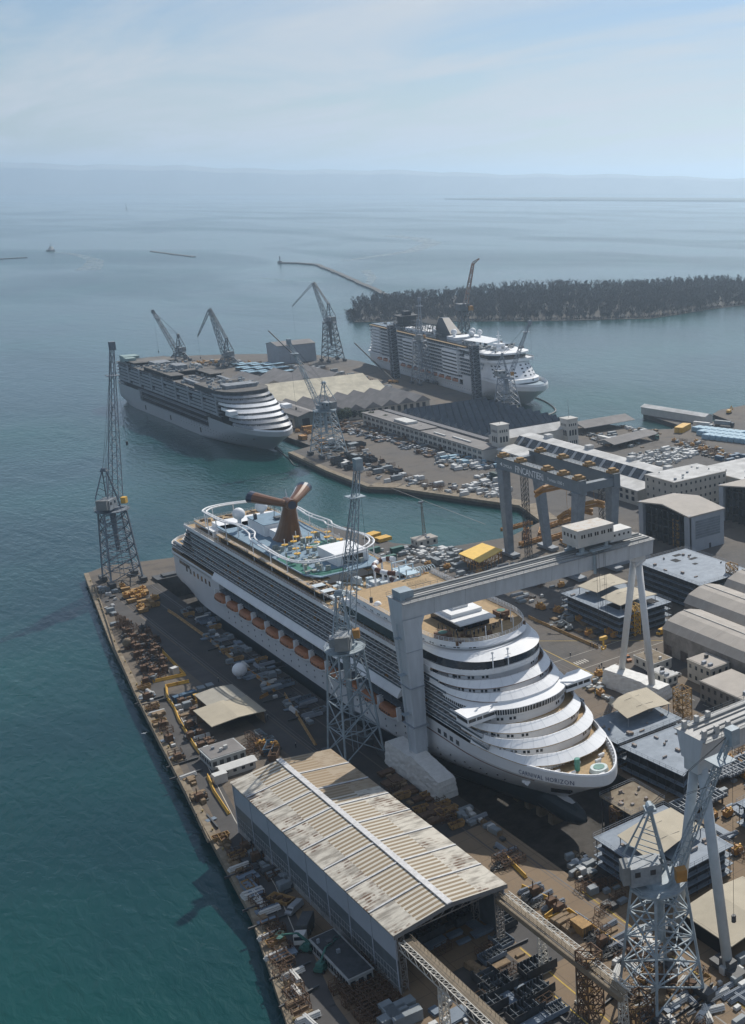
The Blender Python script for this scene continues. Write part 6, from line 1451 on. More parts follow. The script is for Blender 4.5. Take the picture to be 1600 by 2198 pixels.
# buildings on the left mole
gable('tan open-sided sheet shelter on the left mole, the higher of its two roofs', 'shelter', *at(497, 1553), 15.5, 15, 4.6, 5.0, TIMBER, SHEET, openend=(0, 3)); 
gable('tan sheet shelter roof adjoining behind the larger tan shelter', 'shelter', *at(478, 1520), 11, 12, 4.6, 5.0, TIMBER, mat('greyer_tan_sheet', (.34, .32, .27), .8, var=.1, scale=.3), openend=(0, 3))
flat('grey flat-roofed prefab office on the left mole', 'prefab_office', *at(480, 1630), 9.8, 9.6, 3.2, mat('pale_grey_panels', (.36, .38, .38), .7), ROOFM, 1, 5, 5)
gable('small cream hut with a white sheet roof next to the grey prefab', 'hut', *at(510, 1655), 9.4, 3.6, 2.5, 3.1, BUILDW, CWHITE, along='x', wins=[(0, 4, 1.0, .9, 1.0)])
mb = MB(); c = at(474, 1678); mb.box(c[0] - 1.7, c[0] + 1.7, c[1] - 1.2, c[1] + 1.2, 0, 2.6); mb.box(c[0] - 1.8, c[0] + 1.8, c[1] - 1.3, c[1] + 1.3, 2.6, 2.75); tag(mb.build('container', CWHITE, None, loc=(c[0], c[1], 0)), 'small white container at the corner of the big shed', 'container')
flat('long low dark-roofed cabin row against the big shed left wall', 'cabin_row', 85.2, 221.5, 5.4, 19, 3.0, mat('dull_white_panels', (.30, .31, .31), .8, var=.2), BLKSIDE, 1, 3, 13)
# right shore pier store
gable('long white store on the small pier in the right-hand water', 'pier_store', *at(1452, 898), 8, 62, 5.5, 7, BUILDW, ROOFG, rz=rad(8))
gable('grey twin-pitched open canopy behind the right white tower', 'canopy', *at(1290, 918), 42, 22, 4.5, 7, CGREY, ROOFM, along='x', openend=(0, 1, 2, 3))
gable('second low grey open canopy in the storage yard beyond the long factory', 'canopy', *at(1345, 952), 40, 16, 4, 6, CGREY, ROOFM, along='x', openend=(0, 1, 2, 3), rz=rad(10))
# ---------------------------------------------------------------- prototypes of yard things (built once at the origin, then copied)
Q = random.Random(33)
def P_pallet(m, lx=1.6, ly=1.3, h=1.5):
    t_ = thing('pallet', None, None); mb = MB(); mb.box(-lx / 2, lx / 2, -ly / 2, ly / 2, 0, .16); mb.build('base', TIMBER, t_)
    mb = MB(); a, b_ = lx / 2 - .03, ly / 2 - .03; A = [(-a, -b_), (a, -b_), (a, b_), (-a, b_)]; k = .9
    for i in range(4): p, q = A[i], A[(i + 1) % 4]; mb.face([(*p, .16), (*q, .16), (*q, h * .85), (*p, h * .85)]); mb.face([(*p, h * .85), (*q, h * .85), (q[0] * k, q[1] * k, h), (p[0] * k, p[1] * k, h)])
    mb.face([(p[0] * k, p[1] * k, h) for p in A]); mb.build('load', m, t_); return t_
def P_container(m, lx=6.1, h=2.6, ly=2.44):
    t_ = thing('container', None, None); mb = MB(); mb.box(-lx / 2, lx / 2, -ly / 2, ly / 2, .12, h)
    n = int(lx / .6)
    for k in range(n): x = -lx / 2 + .3 + k * (lx - .4) / n; mb.box(x, x + .22, -ly / 2 - .05, -ly / 2, .3, h - .2); mb.box(x, x + .22, ly / 2, ly / 2 + .05, .3, h - .2)
    mb.build('body', m, t_); mb = MB(); mb.box(-lx / 2 - .05, -lx / 2, -.04, .04, .3, h - .2)
    for y in (-.8, -.3, .3, .8): mb.box(-lx / 2 - .09, -lx / 2 - .01, y - .03, y + .03, .3, h - .2)
    mb.build('doors', DARKST, t_); return t_
def P_skip(m, lx=4.2, ly=1.9, h=1.5):
    t_ = thing('skip', None, None); mb = MB(); a, b_ = lx / 2, ly / 2; lo = [(-a * .8, -b_ * .9), (a * .8, -b_ * .9), (a * .8, b_ * .9), (-a * .8, b_ * .9)]; hi = [(-a, -b_), (a, -b_), (a, b_), (-a, b_)]
    for i in range(4): j = (i + 1) % 4; mb.face([(*lo[i], 0), (*lo[j], 0), (*hi[j], h), (*hi[i], h)]); mb.face([(*hi[j], h), (*hi[i], h), (hi[i][0] * .94, hi[i][1] * .9, h), (hi[j][0] * .94, hi[j][1] * .9, h)]); mb.face([(hi[i][0] * .94, hi[i][1] * .9, h), (lo[i][0] * .9, lo[i][1] * .85, .2), (lo[j][0] * .9, lo[j][1] * .85, .2), (hi[j][0] * .94, hi[j][1] * .9, h)])
    mb.face([(p[0] * .9, p[1] * .85, .2) for p in lo]); mb.build('bin', m, t_)
    mb = MB(); r_ = random.Random(3)
    for k in range(7): mb.obox(r_.uniform(-a * .6, a * .6), r_.uniform(-b_ * .5, b_ * .5), .2, r_.uniform(.4, 1.4), .4, r_.uniform(.5, 1.2), r_.uniform(0, 3))
    mb.build('scrap', RUST, t_); return t_
def P_pipes(m, L_=6, n=4, r=.17):
    mb = MB()
    for lay in range(3):
        for k in range(n - lay): mb.tube((-L_ / 2 + .2 * lay, (k - (n - lay - 1) / 2) * 2.1 * r, r + lay * r * 1.8 + .12), (L_ / 2 - .1 * k, (k - (n - lay - 1) / 2) * 2.1 * r, r + lay * r * 1.8 + .12), r, 7)
    for x in (-L_ / 3, L_ / 3): mb.box(x - .08, x + .08, -n * r * 1.1, n * r * 1.1, 0, .12)
    return mb.build('pipe_bundle', m)
def P_barrier(m, L_=3.9):
    mb = MB(); pr_ = [(-.4, 0), (.4, 0), (.4, .22), (.16, .45), (.1, 1.05), (-.1, 1.05), (-.16, .45), (-.4, .22)]
    for k in range(8): a, b_ = pr_[k], pr_[(k + 1) % 8]; mb.face([(-L_ / 2, a[0], a[1]), (-L_ / 2, b_[0], b_[1]), (L_ / 2, b_[0], b_[1]), (L_ / 2, a[0], a[1])])
    mb.face([(-L_ / 2, a[0], a[1]) for a in pr_]); mb.face([(L_ / 2, a[0], a[1]) for a in pr_][::-1]); return mb.build('barrier', m)
def P_machine(m, m2, seed):
    t_ = thing('machine', None, None); r_ = random.Random(seed); mb = MB(); mb.box(-1.7, 1.7, -1.1, 1.1, 0, .35); mb.build('skid_base', DARKST, t_)
    mb = MB(); mb.box(-1.4, .5, -.9, .9, .35, 1.6 + r_.random()); mb.tube((.6, 0, .9), (1.6, 0, .9), .55, 10); mb.tube((-.8, .2, 1.5), (-.8, .2, 3.2 + r_.random()), .16, 6); mb.box(-.4, .3, -.5, .5, 2, 2.5); mb.build('housing', m, t_)
    mb = MB(); mb.path([(.9, -.6, .4), (.9, -.6, 2.2), (0, -.6, 2.4), (-1.3, -.6, 2.0)], .12, 6); mb.tube((1.3, .5, .4), (1.3, .5, 2.1), .3, 8); mb.build('pipework', m2, t_); return t_
def P_section(m, lx=7.5, ly=4.2, h=2.6, seed=1):
    t_ = thing('ship_section', None, None); r_ = random.Random(seed); mb = MB(); a, b_ = lx / 2, ly / 2; mb.box(-a, a, -b_, b_, .4, .55); mb.box(-a, a, -b_, -b_ + .08, .55, h); mb.box(-a, a, b_ - .08, b_, .55, h); mb.box(-a, -a + .08, -b_, b_, .55, h * .8); mb.build('plating', m, t_)
    mb = MB()
    for k in range(9): x = -a + .5 + k * (lx - 1) / 8; mb.box(x - .06, x + .06, -b_ + .1, b_ - .1, .56, .56 + (h - .6) * (.75 if k % 2 else .4)); mb.box(x - .05, x + .05, b_ - .4, b_ - .1, .6, h)
    mb.box(-a + .1, a - .1, -.05, .05, .56, h * .7); mb.build('frames', mat('section_frames', (.10, .12, .14), .7, var=.3), t_)
    for x in (-a * .8, a * .8):
        for y in (-b_ * .7, b_ * .7): mb = MB(); mb.box(x - .25, x + .25, y - .25, y + .25, 0, .4); mb.build('support_block', TIMBER, t_)
    return t_
def P_beamlong(m, L_=9):
    mb = MB(); mb.box(-L_ / 2, L_ / 2, -.2, .2, .1, .14); mb.box(-L_ / 2, L_ / 2, -.03, .03, .14, .6); mb.box(-L_ / 2, L_ / 2, -.2, .2, .6, .64); return mb.build('steel_beam', m)
K_sec = (lambda: P_section(BLKSIDE), 'open dark ribbed ship section', 'ship section', 3)
K_sec2 = (lambda: P_section(BLKDECK, 5.5, 3.4, 1.6, 2), 'low blue-grey ribbed ship section', 'ship section', 3)
K_beam = (lambda: P_beamlong(DARKST), 'long dark steel bar', 'steel bar', 3)
def P_plates(m, n=3):
    mb = MB(); r_ = random.Random(n)
    for k in range(n): mb.obox(r_.uniform(-.2, .2), r_.uniform(-.2, .2), k * .3 + .02, 4.2 + r_.random(), 2.1, .26, r_.uniform(-.08, .08))
    return mb.build('plate_stack', m)
def P_coil(m, seed=1, n=14, R_=2.0):
    r_ = random.Random(seed); mb = MB()
    for k in range(n):
        cx, cy, z = r_.uniform(-1.4, 1.4), r_.uniform(-.8, .8), .12 + k * .06; ra, rb, ph = r_.uniform(.8, R_), r_.uniform(.5, 1.2), r_.uniform(0, 3)
        mb.path([(cx + ra * math.cos(a * .524 + ph), cy + rb * math.sin(a * .524 + ph * .5), z + .14 * math.sin(a * 1.3)) for a in range(12)], .085, 5, True)
    return mb.build('hose_pile', m)
def P_frame(m, lx=3.6, ly=1.6, h=1.9):
    mb = MB(); 
    for x in (-lx / 2, 0, lx / 2):
        for y in (-ly / 2, ly / 2): mb.bar((x, y, 0), (x, y, h), .12)
        for z in (.15, h * .55, h): mb.bar((x, -ly / 2, z), (x, ly / 2, z), .1)
    for y in (-ly / 2, ly / 2):
        for z in (.15, h * .55, h): mb.bar((-lx / 2, y, z), (lx / 2, y, z), .1)
    mb.bar((-lx / 2, -ly / 2, .1), (0, -ly / 2, h), .08); return mb.build('steel_frame', m)
def P_drum(m):
    mb = MB(); mb.tube((0, -.45, .8), (0, .45, .8), .45, 12)
    for y in (-.52, .45): mb.tube((0, y, .8), (0, y + .07, .8), .8, 14)
    return mb.build('cable_drum', m)
def P_car(m, lx=4.3, h=1.45, van=False):
    t_ = thing('van' if van else 'car', None, None); w_ = .88; mb = MB()
    pr_ = [(-lx / 2, .35), (-lx / 2, .85), (-lx / 2 + .25, .95), (-lx * .18, 1.0), (lx * .4, 1.02), (lx / 2, .9), (lx / 2, .35)] if not van else [(-lx / 2, .35), (-lx / 2, .95), (-lx / 2 + .5, 1.15), (-lx / 2 + 1.0, 1.2), (lx / 2, 1.2), (lx / 2, .35)]
    n = len(pr_)
    for k in range(n): a, b_ = pr_[k], pr_[(k + 1) % n]; mb.face([(a[0], -w_, a[1]), (a[0], w_, a[1]), (b_[0], w_, b_[1]), (b_[0], -w_, b_[1])])
    mb.face([(a[0], -w_, a[1]) for a in pr_]); mb.face([(a[0], w_, a[1]) for a in pr_][::-1])
    x0, x1, x2, x3 = (-lx * .2, -lx * .06, lx * .28, lx * .42) if not van else (-lx * .36, -lx * .24, lx * .48, lx * .495); zb_, zt_ = 1.0 if not van else 1.18, h; wt_ = .7 if not van else .82
    mb.box(x1, x2, -wt_, wt_, zt_ - .04, zt_); b_ = mb.build('body', m, t_)
    mb = MB(); A = [(x0, -w_ + .04, zb_), (x3, -w_ + .04, zb_), (x3, w_ - .04, zb_), (x0, w_ - .04, zb_)]; B = [(x1, -wt_, zt_ - .03), (x2, -wt_, zt_ - .03), (x2, wt_, zt_ - .03), (x1, wt_, zt_ - .03)]
    for i in range(4): j = (i + 1) % 4; mb.face([A[i], A[j], B[j], B[i]])
    mb.build('windows', GLASSD if not van else m, t_)
    if van: mb = MB(); mb.face([(x0 - .02, -.75, zb_ + .05), (x0 - .02, .75, zb_ + .05), (x1 - .02, .7, zt_ - .1), (x1 - .02, -.7, zt_ - .1)]); mb.build('windscreen', GLASSD, t_)
    for x in (-lx * .31, lx * .3):
        for y in (-w_ + .02, w_ - .22): mb = MB(); mb.tube((x, y, .34), (x, y + .2, .34), .34, 10); mb.build('wheel', TYRE, t_)
    return t_
def P_lorry(mc, mt, L_=12.):
    t_ = thing('lorry', None, None); mb = MB(); mb.box(-L_ / 2, -L_ / 2 + 2.1, -1.2, 1.2, .6, 3.1); cbn = mb.build('cab', mc, t_); mb = MB(); mb.box(-L_ / 2 - .03, -L_ / 2, -1.05, 1.05, 1.8, 2.7); mb.build('windscreen', GLASSD, cbn)
    mb = MB(); mb.box(-L_ / 2 + 2.5, L_ / 2, -1.25, 1.25, 1.1, 3.9); mb.build('trailer', mt, t_)
    for x in (-L_ / 2 + 1, L_ / 2 - 3.4, L_ / 2 - 2.2, L_ / 2 - 1):
        for y in (-1.2, .95): mb = MB(); mb.tube((x, y, .5), (x, y + .25, .5), .5, 10); mb.build('wheel', TYRE, t_)
    return t_
def P_person(m):
    sk = [(0, 0, .95), (0, 0, 1.15), (0, 0, 1.4), (0, 0, 1.52), (0, .02, 1.66), (.1, 0, .9), (.12, .08, .5), (.12, .02, .08), (.12, -.12, .04), (-.1, 0, .9), (-.12, -.12, .5), (-.12, -.2, .08), (-.12, -.32, .04), (.2, 0, 1.4), (.27, .05, 1.12), (.25, -.08, .86), (-.2, 0, 1.4), (-.27, -.05, 1.12), (-.25, -.16, .9)]
    ed = [(0, 1), (1, 2), (2, 3), (3, 4), (0, 5), (5, 6), (6, 7), (7, 8), (0, 9), (9, 10), (10, 11), (11, 12), (2, 13), (13, 14), (14, 15), (2, 16), (16, 17), (17, 18)]
    rd_ = [.15, .14, .16, .07, .115, .1, .075, .05, .045, .1, .075, .05, .045, .07, .05, .04, .07, .05, .04]
    me = bpy.data.meshes.new('person'); me.from_pydata(sk, ed, []); ob = bpy.data.objects.new('person', me); C.objects.link(ob); md = ob.modifiers.new('s', 'SKIN'); 
    for i, s in enumerate(me.skin_vertices[0].data): s.radius = (rd_[i], rd_[i]); s.use_root = i == 0
    md.use_smooth_shade = True; ob.modifiers.new('d', 'SUBSURF').levels = 1
    dg = bpy.context.evaluated_depsgraph_get(); m2 = bpy.data.meshes.new_from_object(ob.evaluated_get(dg)); bpy.data.objects.remove(ob)
    m2.name = 'person'; m2.materials.clear(); m2.materials.append(m); m2.materials.append(SKIN)
    for p in m2.polygons:
        if p.center.z > 1.55: p.material_index = 1
    ob = bpy.data.objects.new('person', m2); C.objects.link(ob); ORG[ob.name] = (0, 0, 0)
    mb = MB(); mb.ball((0, .02, 1.72), .14, 10, .8, zmin=-.1); mb.build('helmet', HELM, ob, smooth=True); return ob
def P_tower(m, h=14, w_=1.5, d_=2.6):
    t_ = thing('stair_tower', None, None); mb = MB(); c = [(-w_, -d_), (w_, -d_), (w_, d_), (-w_, d_)]; n = int(h / 2); mb.lattice([(*p, 0) for p in c], [(*p, h) for p in c], n, .3, .18, 1)
    for x in (-w_, w_): mb.bar((x, 0, 0), (x, 0, h), .14)
    mb.build('scaffold', m, t_); mb = MB()
    for k in range(n): z = k * 2; s = 1 if k % 2 else -1; f = [(-w_ * .8, -d_ * .8 * s, z + .1), (-.1, -d_ * .8 * s, z + .1), (-.1, d_ * .8 * s, z + 2.1), (-w_ * .8, d_ * .8 * s, z + 2.1)]; mb.face(f); mb.box(-w_, w_, *sorted((d_ * s, d_ * .8 * s)), z + 1.98, z + 2.1)
    mb.build('flights', mat('rusty_ochre', (.24, .15, .06), .85, var=.3), t_); return t_
def P_lift(m):
    t_ = thing('boom_lift', None, None); mb = MB(); mb.box(-1.5, 1.5, -1.1, 1.1, .4, 1.3); mb.box(-1, .4, -.9, .9, 1.3, 2.1); mb.build('chassis', m, t_)
    for x in (-1.1, 1.1):
        for y in (-1.2, .9): w = MB(); w.tube((x, y, .45), (x, y + .3, .45), .45, 10); w.build('wheel', TYRE, t_)
    mb = MB(); mb.bar((-.5, 0, 2.0), (2.2, 0, 4.2), .4); mb.bar((2.2, 0, 4.2), (6.0, 0, 3.3), .32); mb.box(5.9, 7.1, -.7, .7, 2.6, 2.7); mb.path([(5.9, -.7, 3.7), (7.1, -.7, 3.7), (7.1, .7, 3.7), (5.9, .7, 3.7)], .05, 4, True); mb.build('boom', m, t_); return t_

def put(proto_fn, spots, label, cat, group=None, z=0., vary=False):
    """build one, then copy for every further spot; spots = (x, y, rz[, z]); label str or list"""
    p = proto_fn(); out = []
    for k, s in enumerate(spots):
        o = p if k == 0 else copy_tree(p)
        o.location = (s[0], s[1], s[3] if len(s) > 3 else z); o.rotation_euler = (0, 0, s[2])
        tag(o, label[k] if isinstance(label, list) else label, cat, group); out.append(o)
        o.name = cat.replace(' ', '_')
        if vary: q_ = Q.uniform(.6, 1.25); o.scale = (Q.uniform(.7, 1.3) * q_, Q.uniform(.75, 1.2) * q_, Q.uniform(.5, 1.2) * q_)
    return out
TAKEN = []
def spots_in(poly, n, dmin, rot=0., jit=.15, world=False, seed=None, snap=True, hi=False):
    r_ = random.Random(seed if seed is not None else n * 7 + int(poly[0][0])); W_ = poly if world else [at(*p) for p in poly]; out = []
    xa, xb = min(p[0] for p in W_), max(p[0] for p in W_); ya, yb = min(p[1] for p in W_), max(p[1] for p in W_); tr = 0
    while len(out) < n and tr < n * 60:
        tr += 1; x, y = r_.uniform(xa, xb), r_.uniform(ya, yb); gx, gy = dmin * 1.45, dmin * 1.05; x = round(x / gx) * gx + r_.gauss(0, .12); y = round(y / gy) * gy + r_.gauss(0, .12)
        if not inside((x, y), W_) or not inside((x - 1.9, y), land) or not inside((x, y + 1.5), land): continue
        if any(abs(x - a) < dmin * .93 and abs(y - b_) < dmin * .93 for a, b_ in TAKEN[-700:]): continue
        TAKEN.append((x, y)); out.append((x, y, rot + r_.choice((0, 0, 0, math.pi / 2)) * (1 if snap else 0) + r_.gauss(0, jit)))
    return out
def mixed(poly, n, kinds, where, dmin=1.9, seed=1, world=False, jit=.06):
    """fill an area with several kinds; every kind has its own label and group naming the area"""
    S = spots_in(poly, n, dmin, seed=seed, world=world, jit=jit); r_ = random.Random(seed); B_ = {k: [] for k in range(len(kinds))}
    for s in S: B_[r_.choices(range(len(kinds)), [k[3] for k in kinds])[0]].append(s)
    for k, (fn, what, cat, wgt) in enumerate(kinds):
        if B_[k]: put(fn, B_[k], what + ' ' + where, cat, what + ' ' + where, vary=cat in ('pallet', 'package', 'crate', 'machinery', 'box', 'timber stack', 'plates', 'module', 'planks', 'coil'))
K_white = (lambda: P_pallet(WHITEP), 'white wrapped pallet', 'pallet', 4)
K_whiteL = (lambda: P_pallet(WHITEP, 3.6, 2.2, 2.2), 'large white wrapped package', 'package', 3)
K_grey = (lambda: P_pallet(CGREY, 2.6, 1.8, 1.6), 'grey equipment crate', 'crate', 3)
K_dark = (lambda: P_pallet(DARKST, 2.2, 1.6, 1.1), 'dark machinery crate', 'machinery', 3)
K_tim = (lambda: P_pallet(TIMBER, 3.0, 1.6, 1.1), 'timber stack', 'timber stack', 2)
K_pipe = (lambda: P_pipes(GREYST), 'grey pipe bundle', 'pipes', 2)
K_pipew = (lambda: P_pipes(CWHITE, 5, 4, .2), 'pale pipe bundle', 'pipes', 2)
K_rust = (lambda: P_frame(RUST), 'rusty steel frame', 'frame', 2)
K_plate = (lambda: P_plates(BLKDECK), 'blue-grey steel plate stack', 'plates', 2)
K_mach = (lambda: P_machine(RUST, DARKST, 2), 'rusty skid machine', 'machine', 2)
K_machy = (lambda: P_machine(ORANGE, YELLOW, 4), 'orange skid machine', 'machine', 2)
K_skip = (lambda: P_skip(CGREY), 'grey scrap skip', 'skip', 1)
K_skipo = (lambda: P_skip(BARR), 'ochre scrap skip', 'skip', 1)
K_drum = (lambda: P_drum(TIMBER), 'wooden cable drum', 'cable drum', 1)
K_cont = (lambda: P_container(CGREY), 'grey container', 'container', 1)
K_contb = (lambda: P_container(CBLUE), 'blue container', 'container', 1)
def wt(k, w_): return (k[0], k[1], k[2], w_)

# left mole
mixed([(212, 1262), (240, 1250), (262, 1300), (250, 1345), (228, 1310)], 16, [K_grey, K_white, K_skip, K_dark], 'on the tip of the left mole', seed=3)
mixed([(262, 1262), (318, 1262), (345, 1300), (300, 1318), (272, 1295)], 26, [wt(K_machy, 6), wt((lambda: P_container(BARR, 3.4, 1.5, 1.6), 'ochre steel ballast box', 'ballast box', 2), 6), K_skipo], 'beside the left mole crane', seed=5, dmin=1.8)
mixed([(252, 1335), (318, 1345), (352, 1400), (362, 1450), (318, 1472), (285, 1405)], 62, [wt(K_mach, 7), wt(K_rust, 5), K_dark, K_drum, (lambda: P_machine(DARKST, RUST, 9), 'dark skid machine', 'machine', 4)], 'in the rusty plant strip by the mole edge', seed=7, dmin=1.7)
mixed([(300, 1480), (318, 1476), (352, 1560), (420, 1690), (470, 1790), (452, 1790), (390, 1680), (340, 1580)], 80, [wt(K_tim, 5), wt(K_pipew, 2), wt(K_white, 1), wt(K_mach, 3), wt(K_plate, 2), K_skipo, wt(K_rust, 3), wt(K_beam, 2)], 'along the mole edge walkway', seed=8, dmin=1.3)
put(lambda: P_frame(RUST, 1.0, 1.0, 5.5), [(x, y, 0) for x, y in (at(255, 1345), at(262, 1350), at(270, 1352), at(278, 1360))], 'tall thin rusty pipe stand in the plant strip', 'pipe stand', 'tall pipe stands')
mixed([(392, 1312), (420, 1300), (560, 1408), (690, 1530), (660, 1570), (560, 1490), (470, 1400)], 100, [wt(K_grey, 3), wt(K_white, 1), wt(K_dark, 5), K_pipe, K_plate, wt(K_skip, 2), K_pipew, wt(K_skipo, 2), wt(K_beam, 2), wt(K_sec2, 1)], 'in the ship shadow beside the dock', seed=9, dmin=2.0)
mixed([(372, 1500), (468, 1476), (500, 1510), (430, 1545), (400, 1560)], 34, [K_dark, K_white, K_mach, K_grey, K_drum, K_tim], 'behind the tan shelter', seed=10, dmin=1.6)
mixed([(395, 1550), (425, 1560), (460, 1610), (440, 1630), (415, 1605)], 20, [K_dark, K_white, K_mach, K_pipew], 'left of the tan shelter', seed=12, dmin=1.5)
mixed([(520, 1590), (570, 1575), (600, 1600), (570, 1630), (548, 1620)], 14, [K_rust, K_machy, K_skip, K_drum], 'right of the tan shelter', seed=13)
put(lambda: P_container(CBLUE, 3.0, 2.2, 2.0), [(*at(384, 1506), .1), (*at(398, 1501), .1), (*at(411, 1497), .1)], 'small pale-topped blue box behind the yellow barriers on the mole', 'container', 'small blue boxes on the mole')
put(lambda: P_container(CGREY, 3.0, 2.6, 2.2), [(*at(434, 1490), 1.5), (*at(452, 1484), 1.5)], 'dark grey tank box beside the small blue boxes', 'container', 'dark boxes on the mole')
put(lambda: P_container(YELLOW, 2.0, 1.7, 1.8), [(*at(424, 1500), 0)], 'small yellow box beside the small blue boxes', 'container')
put(lambda: P_container(CWHITE, 2.3, 2.6, 1.9), [(*at(376, 1447), .3)], 'small white kiosk inside the yellow barrier corner on the mole', 'kiosk')
put(lambda: P_container(CGREY, 2.4, 2.3, 2.0), [(*at(330, 1462), .9)], 'round-shouldered dark tank near the mole edge', 'tank')
put(lambda: P_skip(CBLUE, 6.5, 2.6, 2.2), [(*at(580, 1612), 1.0)], 'long blue open bin near the corner of the big shed', 'skip')
put(lambda: P_skip(RUST, 6.2, 2.4, 2.2), [(*at(590, 1626), 1.0)], 'rusty open bin beside the long blue bin', 'skip')
t_ = thing('radome', 'white radome ball standing on the quay in the ship shadow', 'radome', (*at(517, 1454), 0)); c = at(517, 1454); mb = MB(); mb.ball((c[0], c[1], 2.9), 2.45, 20); mb.build('ball', WHITE, t_, smooth=True); mb = MB(); mb.tube((c[0], c[1], 0), (c[0], c[1], 1.2), 1.3, 10, .9); mb.build('stand', GREYST, t_)
t_ = thing('tank', 'pale round tank among the rusty plant on the left mole', 'tank', (*at(275, 1393), 0)); c = at(275, 1393); mb = MB(); mb.ball((c[0], c[1], 2.6), 1.6, 14); mb.build('vessel', CONC, t_, smooth=True); mb = MB(); mb.tube((c[0], c[1], 0), (c[0], c[1], 1.5), 1.2, 8, .9); mb.build('stand', RUST, t_)
def wall_line(pts, label, group, m=BARR, gap=4.0, world=False):
    W_ = [Vector(p if world else at(*p)) for p in pts]; S = []
    for k in range(len(W_) - 1):
        d = W_[k + 1] - W_[k]; n = max(1, round(d.length / gap)); a = math.atan2(d.y, d.x)
        for i in range(n): p = W_[k] + d * ((i + .5) / n); S.append((p.x, p.y, a))
    return put(lambda: P_barrier(m, gap * .97), S, label, 'barrier', group)
wall_line([(357, 1475), (360, 1500), (375, 1520), (384, 1545), (417, 1600), (430, 1618)], 'ochre barrier along the mole road, left of the tan shelter', 'ochre barriers left of the tan shelter', YELLOW)
wall_line([(357, 1475), (405, 1465)], 'ochre barrier at the far end of the small blue boxes', 'ochre barriers behind the blue boxes', YELLOW)
wall_line([(378, 1522), (470, 1495)], 'ochre barrier between blue boxes and tan shelter', 'ochre barriers in front of the blue boxes', YELLOW)
wall_line([(447, 1668), (460, 1700), (492, 1748)], 'yellow barrier bending round the far corner of the big shed', 'yellow barriers by the shed corner', YELLOW)
wall_line([(310, 1468), (325, 1466), (398, 1450)], 'yellow barrier of the kiosk corner on the mole', 'yellow barriers by the kiosk', YELLOW)
wall_line([(345, 1395), (398, 1450)], 'yellow barrier running from the rusty plant to the kiosk', 'yellow barriers by the plant', YELLOW)
wall_line([(362, 1312), (378, 1322), (448, 1372), (505, 1420)], 'orange barrier along the dock edge, far stretch', 'orange barriers along the dock, far stretch')
wall_line([(530, 1438), (592, 1482), (560, 1500)], 'orange barrier corner by the ground radome', 'orange barriers by the ground radome', ORANGE)
wall_line([(612, 1492), (678, 1600)], 'ochre barrier along the dock edge near the lattice crane', 'ochre barriers near the middle crane')
wall_line([(1135, 1326), (1284, 1392)], 'orange-brown barrier in the long row on the apron right of the ship', 'orange-brown barriers right of the ship', BARR, 3.0)
wall_line([(205, 1262), (228, 1330), (250, 1400), (290, 1490), (340, 1590), (400, 1705), (450, 1810)], 'low tan kerb block along the edge of the left mole', 'kerb blocks on the mole edge', CONC, 7.0)
# against the shed, in its shade
mixed([(512, 1830), (545, 1815), (590, 1860), (640, 1905), (610, 1925), (560, 1880)], 34, [wt(K_dark, 4), K_rust, K_grey, K_mach], 'in the shade of the big shed', seed=14, dmin=1.6)
put(lambda: P_car(CARS, 4.8, 1.9, True), [(*at(633, 1955), .55)], 'silver van parked in the shade of the big shed', 'van')
put(lambda: P_skip(BARR, 6.5, 2.6, 1.2), [(*at(604, 1935), 2.0)], 'ochre flat skip beside the silver van', 'skip')
put(lambda: P_lorry(CWHITE, DARKST, 8), [(*at(655, 2010), .9), ], 'dark-bodied lorry with a white cab in the shed shade', 'lorry')
put(lambda: P_lift(CGREEN), [(*at(662, 2040), 2.2)], 'green boom lift in the shed shade, behind the white-cab truck', 'boom lift')
put(lambda: P_lift(CGREEN), [(*at(692, 2082), .6)], 'dull green crawler crane beside the rusty racks', 'crawler crane')
mixed([(715, 2120), (775, 2065), (815, 2105), (868, 2165), (800, 2198), (760, 2180)], 48, [wt(K_rust, 8)], 'in the rack field beside the shed wall', seed=15, dmin=1.25, jit=.05)
mixed([(800, 2150), (850, 2140), (900, 2198), (820, 2198)], 14, [(lambda: P_frame(BARR, 3.4, 1.2, 1.6), 'ochre toothed rack', 'frame', 3), K_cont, K_white], 'below the near corner of the big shed', seed=16, dmin=1.5)
mixed([(1010, 2035), (1095, 2000), (1180, 2120), (1250, 2198), (1020, 2198)], 46, [wt(K_plate, 3), wt(K_sec, 5), wt(K_sec2, 4), K_beam, K_tim, K_rust], 'on the plate floor between the shed runways', seed=17, dmin=3.3)
mixed([(900, 2150), (1010, 2130), (1010, 2240), (930, 2240)], 12, [wt(K_plate, 4), K_white, K_pipe], 'under the left crane runway', seed=18, dmin=2.2)
mixed([(870, 1985), (1060, 1935), (1080, 1990), (920, 2070)], 24, [wt(K_dark, 2), K_plate, wt(K_sec, 4), K_rust], 'inside the dark mouth of the big shed', seed=19, dmin=3.4)
# strip right of the shed: hoses, ochre enclosures
put(lambda: P_coil(mat('black_hose', (.02, .025, .03), .5)), [(*at(x, y), a) for x, y, a in ((1075, 1860, .4), (1135, 1925, 1), (1150, 1945, .3), (1290, 2020, 0), (1310, 2030, 1), (1330, 2045, 2), (1345, 2060, .4), (1270, 2010, 1.2), (1300, 2052, .2))], 'tangled heap of black hoses in the ochre-fenced strip beside the rails', 'hoses', 'heaps of black hoses')
wall_line([(1085, 1840), (1130, 1885)], 'ochre barrier at the head of the hose strip', 'ochre barriers at the hose strip head', YELLOW)
wall_line([(1120, 1905), (1205, 1945), (1170, 1972)], 'yellow fence panel round the first hose bay', 'yellow panels of the first bay', YELLOW, 3)
wall_line([(1180, 1975), (1222, 1957), (1330, 2032)], 'yellow fence panel round the second bay with the ochre box', 'yellow panels of the second bay', YELLOW, 3)
